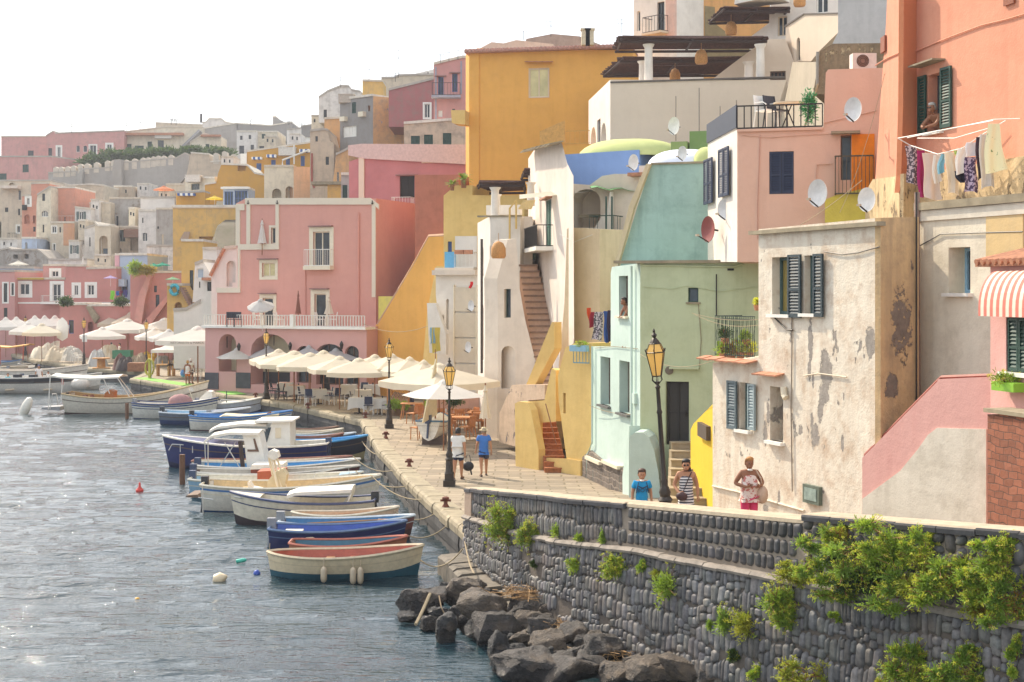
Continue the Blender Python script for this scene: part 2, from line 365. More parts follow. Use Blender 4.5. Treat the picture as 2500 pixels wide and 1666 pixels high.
# quay top, row strips between the water edge and the far side
m = M(); ds = sorted(set([e[0] for e in EDGE[:-1]]+list(np.arange(37, 175, 3.0))))
for i, d in enumerate(ds):
    xe = edgex(d)
    for t in range(5): m.v.append((xe+(90+xe*0-xe)*(t/4)**2, d, 0))
for i in range(len(ds)-1):
    for t in range(4): a = i*5+t; m.f.append((a, a+1, a+6, a+5))
struct(m.build('pavement', FLAG))
m = M(); ds = list(np.arange(13, 48, 1.0))
for d in ds:
    x0 = wallx(d)+.2 if d < 38 else -1.0+.12*(d-38)
    for x in (x0, 60): m.v += [(x, d, gz(d)+.006), (x, d, -1)]
for i in range(len(ds)-1):
    a = i*4; m.f += [(a, a+2, a+6, a+4), (a, a+4, a+5, a+1)]
struct(m.build('walkway', FLAG))
# quay front wall + kerb blocks
m = M(); k = M(); pts = [Vector((x, d, 0)) for d, x in EDGE]
fine = []
for a, b in zip(pts[:-2], pts[1:-1]):
    nn = max(1, int((b-a).length/1.15))
    for i in range(nn): fine.append((a.lerp(b, i/nn), a.lerp(b, (i+1)/nn)))
for a, b in fine:
    t = (b-a).normalized(); nr = Vector((-t.y, t.x, 0)); j = random.uniform(-.03, .03); g = t*.012
    if nr.x > 0 and abs(nr.x) > .1: nr = nr
    o = nr*(.07+j); z1 = random.uniform(.0, .03)+.02
    prof = [(-.55, z1), (-.02, z1), (.05, z1-.05), (.085, z1-.14), (.07, -.3), (-.55, -.3)]
    vs = []
    for q in (a+g, b-g):
        for (ww, z) in prof: vs.append(q+nr*(ww+j)+Vector((0, 0, z)))
    k.add(vs, [(i, (i+1) % 6, 6+(i+1) % 6, 6+i) for i in range(6)]+[tuple(range(6))[::-1], tuple(range(6, 12))])
    for r in range(3):
        h0, h1 = -.3-.5*r, -.3-.5*(r+1); jj = random.uniform(-.03, .04); vs = []
        for q in (a+g, b-g):
            for (ww, z) in ((jj, h0-.01), (jj+.03, (h0+h1)/2), (jj, h1+.01), (-.5, h1), (-.5, h0)): vs.append(q+nr*ww+Vector((0, 0, z)))
        m.add(vs, [(i, (i+1) % 5, 5+(i+1) % 5, 5+i) for i in range(5)]+[tuple(range(5))[::-1], tuple(range(5, 10))])
qk = k.build('quay_wall', KERB); tag(qk, 'long stone edge of the quay with worn pale kerb blocks above dark wet stones', 'quay wall')
m.build('lower_blocks', BLK, qk)
# rough fill behind and seabed
m = M(); m.grid(lambda u, v: (-900+1000*u, -60+1000*v, -2.6), 2, 2); struct(m.build('seabed', plain('#3a3a30', .9)))
# hill
def hz(x, y):
    a = np.interp(y, [100, 158, 185, 205, 240, 290, 330, 420], [-3, -3, 3, 8, 15, 24, 26, 8]); e = np.interp(y, [105, 114, 130, 165, 240, 420], [-3, 3, 10, 17, 20, 10])
    b = np.interp(y, [80, 90, 110, 150, 200, 420], [-3, 3, 11, 19, 20, 12]); c = np.interp(y, [46, 52, 70, 90, 160, 420], [-3, 1, 8, 13, 20, 14]); px = 1250+3500*x/y
    t1 = np.clip((px-475)/50, 0, 1); t2 = np.clip((px-880)/150, 0, 1); t3 = np.clip((px-1250)/250, 0, 1)
    v = a*(1-t1)+e*t1; v = v*(1-t2)+b*t2; return v*(1-t3)+c*t3
m = M(); m.grid(lambda u, v: (-330+480*u, 46+380*v, hz(-330+480*u, 46+380*v)), 96, 95)
struct(m.build('hill', plaster('#6e6656', '#4f5138', .5, .1), smooth=True))

# ---------------- sea wall ----------------
WP = np.array(WL); seg = np.hypot(*np.diff(WP, axis=0).T); S = np.concatenate([[0], np.cumsum(seg)]); SL = S[-1]
_ss = np.linspace(0, SL, 200); _x = np.interp(_ss, S, WP[:, 0]); _y = np.interp(_ss, S, WP[:, 1])
for _ in range(12): _x[1:-1] = (_x[:-2]+_x[1:-1]*2+_x[2:])/4; _y[1:-1] = (_y[:-2]+_y[1:-1]*2+_y[2:])/4
def wpt(s, z, o=0):
    x = np.interp(s, _ss, _x); y = np.interp(s, _ss, _y); e = .15
    tx = np.interp(s+e, _ss, _x)-np.interp(s-e, _ss, _x); ty = np.interp(s+e, _ss, _y)-np.interp(s-e, _ss, _y); l = math.hypot(tx, ty) or 1
    tx /= l; ty /= l; o += max(0, (ledge(y)-z))*.05
    return (x+ty*o, y-tx*o, z)
def ledge(d): return float(np.interp(d, [12, 16, 19.8, 22.9, 25.7, 28, 32, 38.2], [2.2, 2.05, 1.88, 1.7, 1.56, 1.44, 1.03, .52]))
def wpx(px):
    best = min(range(200), key=lambda i: abs((px-CX)/FL-_x[i]/_y[i])); return _ss[best], _y[best]
def sd(d): return float(np.interp(-d, -_y, _ss))
T1 = lambda d: float(np.interp(d, [28.4, 32.3, 38.2], [2.2, 1.84, 1.16])); T2 = lambda d: float(np.interp(d, [23.5, 28.4], [2.7, 2.27])); T3 = lambda d: float(np.interp(d, [12, 16, 19.8, 23.9], [3.5, 3.3, 3.06, 2.68]))
SA, SB = sd(28.45), sd(23.9)
def topz(s):
    d = float(np.interp(s, _ss, _y)); return T1(d) if s < SA else (T2(d) if s < SB else T3(d))
wroot = empty('sea_wall', (0, 34, 0), 0, 'long curved sea wall of dark rounded stones with a ledge, holding up the walkway', 'wall')
WI = Matrix.Translation((0, -34, 0))
SV = []; SF = []; ST = []
def stone(s0, s1, z0f, z1f, dep, off=0, sq=3.0, dark=1.0, nu=6, nv=7):
    o = len(SV); c = random.uniform(.7, 1.5)*dark*(1+.5*noise.noise(Vector((s0*.8, dark*9, z0f(s0)*1.3)))); sx = random.uniform(0, 99); tint = (c*random.uniform(.96, 1.06), c, c*random.uniform(.9, 1.04), 1)
    lean = random.uniform(-.02, .02); dp = dep*random.uniform(.6, 1.25)
    for j in range(nv):
        b = -1+2*j/(nv-1); b = math.copysign(abs(b)**.7, b)
        for i in range(nu):
            a = -1+2*i/(nu-1); a = math.copysign(abs(a)**.7, a)
            sh = (1-abs(b)**sq*.32); aa = a*sh; bb = b*(1-abs(a)**sq*.18)
            s = (s0+s1)/2+aa*(s1-s0)/2+lean*bb; z0 = z0f(s); z1 = z1f(s); z = (z0+z1)/2+bb*(z1-z0)/2
            nzv = noise.noise(Vector((s*5, z*5, sx)))
            h = .02+dp*(max(0, 1-abs(a)**sq)**.6)*(max(0, 1-abs(b)**(sq+1))**.6)*(1+.5*nzv)
            if i in (0, nu-1) or j in (0, nv-1): h = -.004
            s += nzv*.008
            SV.append(wpt(s, z, off+h)); ST.append(tint)
    for j in range(nv-1):
        for i in range(nu-1): q = o+j*nu+i; SF.append((q, q+1, q+nu+1, q+nu))
def rows(sa, sb, bot, top, rh, wmin, wmax, gap, dep, off=0, sq=3., dark=1., jit=.2):
    """rows of stones between two height functions of s"""
    n = max(1, round((top((sa+sb)/2)-bot((sa+sb)/2))/rh))
    for r in range(n):
        f0, f1 = r/n, (r+1)/n; s = sa+random.uniform(0, .1)
        while s < sb:
            ww = random.uniform(wmin, wmax); ja, jb = random.uniform(-jit, jit)*rh*.5, random.uniform(-jit, jit)*rh*.5
            wob = lambda ss, q: (0 if q in (0, n) or sq > 6 else rh*.5*noise.noise(Vector((ss*.9, q*3.7, dark*5)))); f = lambda ss, fa=f0, j=ja, r=r: bot(ss)+(top(ss)-bot(ss))*fa+gap*.5+j+wob(ss, r)
            g = lambda ss, fb=f1, j=jb, r=r: bot(ss)+(top(ss)-bot(ss))*fb-gap*.5+j+wob(ss, r+1)
            if s+ww-gap > sb: break
            if noise.noise(Vector((s*.55+4, r*.5, 3.3+dark))) > .42 and rh > .3 and dark == 1.: s += ww; continue
            if random.random() < .3 and rh > .25 and sq < 6:
                hm = random.uniform(.4, .6); h1 = lambda ss, f=f, g=g: f(ss)*(1-hm)+g(ss)*hm-gap*.3; h2 = lambda ss, f=f, g=g: f(ss)*(1-hm)+g(ss)*hm+gap*.3
                stone(s, s+ww-gap, f, h1, dep, off, sq, dark); stone(s, s+ww-gap, h2, g, dep, off, sq, dark)
            else: stone(s, s+ww-gap, f, g, dep, off, sq, dark)
            s += ww
L_ = lambda s: ledge(float(np.interp(s, _ss, _y)))
rows(0, SL-.5, lambda s: -1.5, lambda s: L_(s)-.06, .33, .07, .22, .0, .03, .012, 5, 1.0, .3)
rows(.7, SA, lambda s: L_(s)+.07, topz, .33, .08, .19, .0, .023, -.056, 6, .8, .3)
rows(SA+.02, SB-.02, lambda s: L_(s)+.08, lambda s: topz(s)-.03, .3, .14, .25, .035, .02, -.06, 8, .5, .05)
rows(SB, SL-.5, lambda s: L_(s)+.07, topz, .36, .16, .26, .03, .05, -.06, 3, .62, .3)
me = bpy.data.meshes.new('stonework'); me.from_pydata([(a, b-34, c) for a, b, c in SV], [], SF); ca = me.color_attributes.new('tint', 'FLOAT_COLOR', 'POINT'); ca.data.foreach_set('color', np.array(ST).ravel())
me.polygons.foreach_set('use_smooth', [True]*len(SF))
mt, n, p = nodes('sea_wall_stone'); tc = N(n, 'ShaderNodeTexCoord').outputs['Object']; at = N(n, 'ShaderNodeAttribute', attribute_name='tint')
f = ramp(n, noise_n(n, tc, 7, 7, .7), .3, .7, lin('#434244'), lin('#757372'))
mm = N(n, 'ShaderNodeMix', data_type='RGBA', blend_type='MULTIPLY'); mm.inputs[0].default_value = 1; n.links.new(f, mm.inputs[6]); n.links.new(at.outputs['Color'], mm.inputs[7])
cc = mixn(n, mth(n, 'MULTIPLY', ramp(n, noise_n(n, tc, 1.1, 6, .65), .5, .68), .35), mm.outputs[2], lin('#8d7a68'))
n.links.new(cc, p.inputs['Base Color']); p.inputs['Roughness'].default_value = .62; bumpn(n, p, noise_n(n, tc, 26, 6, .7), .35, .02)
me.materials.append(mt); o = bpy.data.objects.new('stonework', me); COL.objects.link(o); o.parent = wroot
MORT = plaster('#9a8c7c', '#6d655c', .4, .1, bump=.9, s=2)
def strip(name, mat, sa, sb, prof, step=.25, seglen=None, gapm=0):
    """extruded profile [(offset, zfun)] along the wall"""
    m = M(); s = sa
    segs = []
    while s < sb-.01:
        e = min(sb, s+(seglen*random.uniform(.8, 1.25) if seglen else sb-sa)); segs.append((s+gapm, e-gapm)); s = e
    for a, b in segs:
        n = max(1, int((b-a)/step)); base = len(m.v); np_ = len(prof); jz = random.uniform(-.012, .012) if seglen else 0; jo = random.uniform(-.015, .015) if seglen else 0
        for i in range(n+1):
            ss = a+(b-a)*i/n
            for (off, zf) in prof: q = wpt(ss, zf(ss)+jz, 0); r = wpt(ss, zf(ss)+jz, off+jo); m.v.append((r[0], r[1]-34, r[2]))
        for i in range(n):
            for j in range(np_): j2 = (j+1) % np_; m.f.append((base+i*np_+j, base+i*np_+j2, base+(i+1)*np_+j2, base+(i+1)*np_+j))
        m.f.append(tuple(base+j for j in range(np_))); m.f.append(tuple(base+n*np_+j for j in range(np_))[::-1])
    return m.build(name, mat, wroot)
strip('lower_wall', plaster('#685f56', '#4c4640', .4, .1, bump=.9, s=2), 0, SL, [(0, lambda s: -2.2), (0, lambda s: L_(s)), (-1.2, lambda s: L_(s)), (-1.2, lambda s: -2.2)])
strip('upper_wall', MORT, 0, SL-.01, [(-.07, lambda s: L_(s)-.2), (-.07, topz), (-.5, topz), (-.5, lambda s: L_(s)-.6)], .1)
strip('ledge_stones', plain('#8b8176', .85, var=.3, scale=4, bump=.6), .05, SL-.1, [(.1, lambda s: L_(s)-.07), (.12, lambda s: L_(s)-.02), (.07, lambda s: L_(s)+.035), (-.1, lambda s: L_(s)+.04), (-.1, lambda s: L_(s)-.07)], .1, .42, .006)
CAPM = plain('#4c4a4b', .8, var=.3, scale=3, bump=.6); TOPM = plain('#b0a088', .9, var=.2, scale=4, bump=.7)
for a, b in ((.02, SA-.02), (SB+.02, SL-.05)):
    strip('coping', CAPM, a, b, [(.03, lambda s: topz(s)), (.04, lambda s: topz(s)+.07), (.03, lambda s: topz(s)+.1), (-.5, lambda s: topz(s)+.1), (-.5, lambda s: topz(s))], .1, .8, .006)
    strip('coping_top', TOPM, a, b, [(.0, lambda s: topz(s)+.09), (-.02, lambda s: topz(s)+.115), (-.5, lambda s: topz(s)+.115), (-.51, lambda s: topz(s)+.09)], .1)
strip('coping_top', TOPM, SA, SB, [(-.04, lambda s: topz(s)-.04), (-.05, lambda s: topz(s)+.02), (-.1, lambda s: topz(s)+.045), (-.5, lambda s: topz(s)+.045), (-.52, lambda s: topz(s)-.04)], .1)
strip('end_pier', plaster('#9f8b7a', '#756759', .5, .2, bump=.9, s=3), -.02, .75, [(.02, lambda s: L_(s)+.04), (.01, lambda s: topz(s)+.005), (-.53, lambda s: topz(s)+.005), (-.53, lambda s: L_(s)+.04)], .1)
# low stone footing at the foot of the wall beside the water
m = M(); s = 0.0
while s < 8:
    e = s+random.uniform(.4, .7); z = -.45-.03*s+random.uniform(-.05, .05); vs = []
    for ss in (s+.01, e-.01):
        for off, zz in ((.0, -2), (.75, -2), (.72, z-.06), (.62, z), (0, z+.03)): q = wpt(ss, 0, off); vs.append((q[0], q[1]-34, zz))
    m.add(vs, [(i, (i+1) % 5, 5+(i+1) % 5, 5+i) for i in range(5)]+[tuple(range(5)), tuple(range(5, 10))[::-1]]); s = e
m.build('footing', plain('#6f675b', .85, var=.3, scale=3, bump=.7), wroot)

# ---------------- rocks ----------------
ROCKM = []
for base, hi in (('#2f2d2c', '#5d5650'), ('#3a3633', '#77695a'), ('#262626', '#4a4846')):
    mt, n, p = nodes('boulder_rock'); tc = N(n, 'ShaderNodeTexCoord').outputs['Object']
    c = ramp(n, noise_n(n, vscale(n, tc, (1, 1, 2.4)), 4.5, 10, .78), .36, .62, lin(base), lin(hi))
    c = mixn(n, mth(n, 'MULTIPLY', ramp(n, noise_n(n, tc, 1.3, 4), .55, .7), .4), c, lin('#8f765a'))
    gp_ = N(n, 'ShaderNodeNewGeometry'); sz_ = N(n, 'ShaderNodeSeparateXYZ'); n.links.new(gp_.outputs['Position'], sz_.inputs[0]); wet = ramp(n, mth(n, 'ADD', sz_.outputs[2], mth(n, 'MULTIPLY', noise_n(n, tc, 3, 4), .3)), -.72+.0, -.5+.0) if False else mth(n, 'LESS_THAN', mth(n, 'ADD', sz_.outputs[2], mth(n, 'MULTIPLY', noise_n(n, tc, 3, 4), .5)), -.42)
    c = mixn(n, mth(n, 'MULTIPLY', wet, .72), c, (.006, .006, .007)); n.links.new(mth(n, 'SUBTRACT', .65, mth(n, 'MULTIPLY', wet, .45)), p.inputs['Roughness'])
    n.links.new(c, p.inputs['Base Color']); bumpn(n, p, mth(n, 'ADD', noise_n(n, tc, 6, 8, .7), mth(n, 'MULTIPLY', noise_n(n, tc, 30, 4), .4)), 1.0, .12); ROCKM.append(mt)
def rock(cx, cy, w_, h_, label, mi=0, lift=0):
    px, py = 950+.34*cx, 1200+.34*cy; wp, hp = w_*.34, h_*.34; yb = py+hp/2
    g = -1.0+lift; d = FL*(CH-g)/(yb-HY); pm = FL/d; c = Vector(((px-CX)/pm, d+.0, CH-(py-HY)/pm))
    R = Vector((wp/pm/2*1.22, wp/pm/2*1.05, hp/pm/2*1.5)); c.y += R.y*.6
    b = bmesh.new(); rnd = random.Random(int(cx*7+cy))
    for _ in range(15):
        v = Vector((rnd.gauss(0, 1), rnd.gauss(0, 1), rnd.gauss(0, 1))).normalized(); v = Vector([math.copysign(abs(t)**.75, t) for t in v]); b.verts.new((v.x*R.x*rnd.uniform(.8, 1.1), v.y*R.y*rnd.uniform(.8, 1.1), v.z*R.z*rnd.uniform(.8, 1.05)))
    r = bmesh.ops.convex_hull(b, input=b.verts); bmesh.ops.delete(b, geom=[g_ for g_ in r['geom_interior'] if isinstance(g_, bmesh.types.BMVert)], context='VERTS')
    bmesh.ops.bevel(b, geom=b.edges[:], offset=min(R)*.16, segments=1, affect='EDGES', profile=.6, clamp_overlap=True)
    bmesh.ops.triangulate(b, faces=b.faces); bmesh.ops.subdivide_edges(b, edges=b.edges[:], cuts=2, use_grid_fill=True); bmesh.ops.subdivide_edges(b, edges=[e for e in b.edges if e.calc_length() > max(R)*.12], cuts=1)
    sc = max(R); off = Vector((cx, cy, 0))*.13
    for v in b.verts:
        q = v.co*2.2/sc+off; v.co += v.co.normalized()*sc*(.11*noise.noise(q)+.06*noise.noise(q*2.3)+.035*abs(noise.noise(q*5))+.02*noise.noise(q*11))
    me = bpy.data.meshes.new('boulder'); b.to_mesh(me); b.free(); me.polygons.foreach_set('use_smooth', [True]*len(me.polygons)); me.set_sharp_from_angle(angle=math.radians(38)); me.materials.append(ROCKM[mi])
    o = bpy.data.objects.new('boulder', me); COL.objects.link(o); o.location = c; tag(o, label, 'boulder', 'boulders heaped below the sea wall')
RK = [(230, 800, 310, 190, 'broad dark boulder furthest out in the water, a chain lying over it', 0), (130, 915, 130, 90, 'low wet black rock awash at the outer tip of the heap', 2), (535, 785, 310, 210, 'large grey brown boulder with an ochre face near the foot of the quay', 1), (430, 725, 170, 120, 'black rock behind the ochre faced boulder, beside the boats', 2), (632, 700, 120, 80, 'small dark rock against the stone footing', 0, .3),
 (335, 890, 110, 90, 'small rounded wet rock between the chain and the yellow stick', 2), (415, 1000, 190, 190, 'black wet pyramidal rock standing in the water', 2), (275, 960, 130, 90, 'pale washed stone half in the foam', 1), (490, 895, 130, 100, 'dark round rock in front of the ochre faced boulder', 0), (665, 900, 340, 270, 'biggest striped grey boulder in the middle of the heap', 1, .1),
 (690, 780, 190, 100, 'flat grey rock behind the striped boulder', 0, .3), (750, 740, 130, 90, 'dark block beside the dry reeds at the wall foot', 0, .4), (960, 795, 190, 160, 'tilted black slab leaning near the wall foot', 0, .4), (1020, 870, 140, 100, 'grey block just below the tilted black slab', 1, .3), (1150, 885, 150, 140, 'upright grey brown rock with a rounded top close to the wall', 1, .3),
 (890, 865, 130, 100, 'small dark rock right of the striped boulder', 0, .3), (925, 935, 140, 90, 'small jagged rock wedged under the tilted slab', 0, .2), (760, 1010, 310, 210, 'dark slanting boulder in front of the striped one', 0), (1060, 960, 270, 130, 'flat topped pinkish grey boulder below the upright rock', 1, .2), (1115, 1020, 240, 160, 'rounded dark boulder under the flat topped one', 0, .1),
 (900, 1020, 190, 90, 'brown rock wedged left of the flat topped boulder', 1, .1), (925, 1095, 170, 130, 'small pale grey angular rock', 1, .05), (775, 1140, 160, 190, 'tall black rock at the edge of the water', 2), (1150, 1135, 300, 160, 'broad rounded grey boulder under the driftwood', 1, .1), (900, 1190, 210, 120, 'dark rock with yellow weed just right of the tall black one', 2),
 (1320, 1030, 260, 120, 'dark rock with litter on it near the wall', 0, .3), (1385, 1100, 130, 90, 'small block behind the driftwood branch', 0, .3), (1340, 1175, 150, 80, 'small dark stone under the driftwood branch', 0, .2), (1560, 1135, 300, 140, 'smooth dark boulder left of the dry reeds', 0, .3), (1490, 1060, 130, 80, 'little brown rock beside the pale stick', 1, .4), (1655, 1045, 110, 90, 'small pointed rock against the wall', 0, .45),
 (1000, 1285, 520, 180, 'largest front boulder with a branch lying along its top', 0), (1270, 1320, 420, 190, 'wrinkled black boulder at the lower edge of the photo', 0, .05), (940, 1350, 140, 80, 'small dark rock at the water, bottom of the photo', 2), (1480, 1275, 260, 130, 'dark rock between the driftwood and the wrinkled boulder', 0, .15), (1620, 1320, 230, 120, 'round topped brown rock at the bottom of the photo', 1, .2),
 (1880, 1310, 360, 140, 'long flat sunlit boulder with a tan top', 1, .3), (2080, 1300, 330, 160, 'big tan and grey boulder nearest the wall foot at the bottom', 1, .35), (2290, 1350, 180, 90, 'dark rock at the wall foot furthest right', 0, .4), (810, 1265, 140, 90, 'black wet rock touching the water below the tall one', 2), (560, 960, 120, 110, 'dark stone in the gap below the ochre faced boulder', 0), (1230, 1230, 260, 90, 'low dark rock behind the largest front boulder', 0, .1), (1780, 1240, 200, 90, 'flat brown rock under the dry reeds', 1, .35), (1010, 900, 260, 200, 'dark rock in the shade behind the flat topped boulder', 0, .1), (840, 1200, 200, 100, 'wet dark stone low between the black rocks', 2), (1500, 1190, 240, 90, 'broken dark slab behind the driftwood', 0, .2), (640, 1010, 170, 150, 'wet black stone under the striped boulder', 2)]
_r = random.Random(21)
for i in range(34):
    t = _r.random(); cx = 330+1500*t+_r.uniform(-120, 160); cy = 800+430*t+_r.uniform(-90, 120); RK.append((cx, cy, _r.uniform(50, 110), _r.uniform(40, 80), 'small rubble stone wedged in the gaps between the big boulders', _r.randrange(3), .25*t+.1))
for r in RK: rock(r[0], r[1], r[2], r[3], r[4], r[5], r[6] if len(r) > 6 else 0)
# ================= near buildings (right side) =================
# ---- mint and green house
MINT = plaster('#c0d3c8', '#8fa79b', .2, .25); GREENW = plaster('#bcc5a0', '#8f9a70', .35, .4, .1); TEAL = plaster('#a6c2b6', '#6a857c', .45, .5, .14)
RUB = stone_mat('rubble_stone', '#6c6259', '#8a7d70', .45, .2, .9)
BRN = plain('#5a3f30', .5)
gh = B('tall mint green house with brown framed windows and a grey green end wall', 1428, 50.5, 1563, 44, [(1424, 1200), (1424, 1170), (1446, 1080), (1446, 846), (1491, 846), (1491, 668), (1494, 652), (1563, 643), (1563, 1330), (1424, 1290)], MINT, T=4, name='townhouse', wins=[
 ('w', 1466, 872, 1490, 990, dict(fr=BRN, n=2, rev=.35, pane=GLB, sill=plain('#5b5b58'))), ('w', 1512, 882, 1537, 1010, dict(fr=BRN, n=2, rev=.35, pane=GLB, sill=plain('#5b5b58'))), ('w', 1511, 674, 1533, 772, dict(fr=BRN, n=2, rev=.3, pane=DARK, sill=CREAMF))])
for x0, y0, x1, y1 in ((1454, 1134, 1475, 1206), (1495, 1144, 1520, 1216)):
    u0, u1, z0, z1 = gh.rect(x0, y0, x1, y1); s_ = gh.shutter(u0, u1, z0, z1, -.1, plain('#7f9d98', .5)); s_.name = 'vent_grille'
    gh.box('ledge', x0-12, y0-14, x1+2, y0-6, 0, .22, CREAMF)
gh.poly('stone_base', [(1424, 1290), (1424, 1120), (1447, 1100), (1470, 1120), (1515, 1140), (1552, 1150), (1552, 1330)], .002, .1, RUB)
gh.poly('flared_foot', [(1548, 1330), (1546, 1160), (1552, 1120), (1563, 1040), (1563, 1330)], .0, .35, MINT)
gh.path('drain_pipe', [(1549, 650), (1549, 1080), (1543, 1130), (1530, 1160), (1530, 1330)], .035, MINT, .09)
gh.path('drain_pipe', [(1452, 846), (1452, 1080), (1440, 1110), (1436, 1230)], .035, MINT, .09)
gf = B(None, 1563, 44, 1862, 43, [(1563, 1330), (1563, 1330), (1563, 640), (1822, 634), (1826, 588), (1862, 584), (1862, 1330)], GREENW, T=10, root=gh, part='end_wall', plabel='grey green plaster end wall with a dark door', wins=[
 ('w', 1680, 703, 1705, 738, dict(fr=GREENS, n=1, rev=.12, pane=GLB)), ('w', 1625, 932, 1682, 1088, dict(door=True, fr=plain('#23211f'), pane=plain('#2b2825', .45), n=2, nh=1, rev=.3))])
gf.box('roof_edge', 1500, 636, 1792, 643, -.3, .16, KERB); gf.box('ledge', 1636, 896, 1708, 901, 0, .2, GREENW); gf.path('iron_rod', [(1750, 670), (1750, 772)], .02, IRON, .08); gf.path('pipe', [(1826, 590), (1815, 645), (1790, 652), (1570, 648)], .03, GREENW, .03)
gf.box('window_ledge', 1675, 738, 1710, 742, 0, .07, KERB)
m = M().lathe([(.02, 0), (.13, .01), (.13, .03), (.02, .04)], n=14); v_ = m.build('round_vent', plain('#6b5f50'), gf.root, M_=gf.MB@Matrix.Translation((gf.lz(1634, 905)[0], 0, gf.lz(1634, 905)[1]))@Matrix.Rotation(math.radians(90), 4, 'X'))
# curved foot of the wall right of the corner
m = M(); pts_ = [(1552, 1330), (1552, 1060), (1566, 1048), (1585, 1048), (1600, 1060), (1612, 1090), (1622, 1140), (1628, 1200), (1630, 1330)]
m.prism([gf.lz(*q) for q in pts_], -1.1, -.002); m.build('buttress', MINT, gf.root, M_=gf.MB)
gf.path('cable', [(1570, 700), (1640, 706), (1675, 698), (1760, 712), (1850, 700)], .01, GREENW, .03); gf.path('cable', [(1705, 738), (1712, 830), (1708, 896)], .012, KERB, .03); gf.box('air_vent', 1776, 656, 1792, 661, 0, .02, DARK); gh.path('cable', [(1455, 850), (1500, 846), (1560, 852)], .01, KERB, .04); gh.box('meter_box', 1547, 960, 1556, 985, 0, .1, MINT)
# ---- sloped teal house behind it
th = B('blue green house wall leaning in towards its dirty flat top', 1508, 47, 1730, 46, [(1512, 660), (1518, 630), (1558, 500), (1590, 402), (1596, 398), (1730, 397), (1730, 660)], TEAL, T=9, name='house')
th.box('parapet', 1590, 396, 1728, 401, -.2, .06, KERB); th.poly('corner_trim', [(1504, 652), (1512, 652), (1552, 510), (1592, 402), (1582, 402), (1540, 505)], 0, .25, plaster('#d9c49c'))
# ---- peach house with roof terrace
HOODC = plain('#c08f7c')
PEACH = plaster('#dfb79f', '#b98d78', .2, .2, .07); WLIT = plaster('#e4dbcf', '#b9ada0', .3, .25)
ph = B('peach pink house with a roof terrace and navy shutters', 1728, 45, 1800, 41, [(1728, 640), (1728, 350), (1800, 316), (1800, 640)], WLIT, T=5, name='house', part='side_wall')
for x0, x1, ya, yb in ((1726, 1746, 388, 498), (1762, 1786, 362, 480)):
    u0, u1, z0, z1 = ph.rect(x0, ya, x1, yb); 
    for a, b in ((u0, (u0+u1)/2-.02), ((u0+u1)/2+.02, u1)): ph.shutter(a, b, z0, z1, -.12, NAVY)
pf = B(None, 1800, 41, 2160, 40, [(1800, 640), (1800, 316), (2010, 312), (2016, 178), (2022, 170), (2160, 166), (2160, 640)], PEACH, T=12, root=ph, part='front_wall', wins=[
 ('c', 1878, 370, 1938, 474, dict(shm=NAVY)), ('w', 2052, 330, 2078, 440, dict(fr=plain('#7b6d62'), n=1, rev=.4, pane=GLB, hood=KERB, door=True))])
pf.box('orange_recess', 2079, 328, 2135, 470, .0, .03, plain('#e8860f', .8)); pf.poly('yellow_wall', [(2015, 545), (2015, 490), (2040, 480), (2140, 455), (2140, 545)], .02, .4, plaster('#d8cc58', '#a89a50'))
pf.railing(2040, 385, 2132, 478, .5, plain('#4a4634'), .1, 'balcony_railing'); pf.box('terrace_edge', 1800, 314, 2008, 320, -.2, .08, PEACH)
pf.path('cable', [(1810, 330), (1880, 336), (1960, 330), (2040, 326)], .012, PEACH, .03); pf.path('pipe', [(2030, 400), (1995, 402), (1992, 440)], .02, PEACH, .04); pf.path('cable', [(2012, 300), (2080, 285), (2140, 270)], .015, PEACH, .03); pf.path('cable', [(1850, 585), (1850, 500), (1856, 330)], .012, HOODC, .03)
ph.poly('railing_panel', [(1728, 350), (1728, 305), (1800, 256), (1800, 312)], 0, .04, plain('#2d3646', .5))
pf.railing(1800, 257, 2008, 314, .03, IRON, .19, 'terrace_railing', r=.016)
# ---- small yellow stair wall, stone steps
ys = B('short bright yellow wall slanting down beside the stone steps', 1688, 41, 1742, 37.5, [(1686, 1290), (1686, 1050), (1693, 1035), (1742, 985), (1742, 1290)], plaster('#d9b52e', '#b8922a', .2, .1), T=.35, name='stair_wall', cat='wall')
ys.box('mailbox', 1713, 1036, 1735, 1070, .0, .12, plain('#4b3d30')).name = 'plaque'
m = M()
for i in range(9):
    d0 = 43.6-i*.72; x0 = (1634-CX)*d0/FL+.0; x1 = (1734-CX)*d0/FL+.1; z = 1.95-.17*i*1.02; m.box(x0-.1*i*.1, x1, d0-.72, d0+.0, -.2, z)
    m.box(x0-.1*i*.1-.02, x1+.02, d0-.75, d0-.68, z, z+.03)
stp = m.build('stone_steps', plaster('#a8987c', '#7a6b52', .5, .2, bump=.8, s=2)); tag(stp, 'worn stone steps climbing to the dark panelled door', 'steps')
# ---- peeling cream house
PP = [(1979, 829, .11, .42), (2016, 905, .24, .42), (2012, 960, .22, .28), (2125, 835, .17, .36), (1876, 1010, .09, .3), (1868, 1060, .09, .35), (1985, 928, .05, .2), (1976, 905, .07, .25), (2002, 1000, .12, .3), (1990, 1065, .16, .3), (1955, 1050, .1, .14), (2057, 1085, .06, .2), (1983, 1030, .07, .2), (1902, 1215, .06, .2), (1870, 1243, .16, .1), (2060, 970, .03, .1), (2110, 870, .04, .05), (1745, 1050, .03, .12), (2010, 1200, .05, .05)]
tmp = B('tmp', 1740, 35, 2150, 28.6, (600, 600, 1330), WHITE, T=.1, zb=0.0)
CRP = plaster('#dfd4c1', '#b08f70', .8, .45, .12, .9, patches=[(*tmp.lz(x, y), a, b) for x, y, a, b in PP], pcol='#989087', peel=.625, s=1.3)
for o in list(tmp.root.children)+[tmp.root]: bpy.data.objects.remove(o)
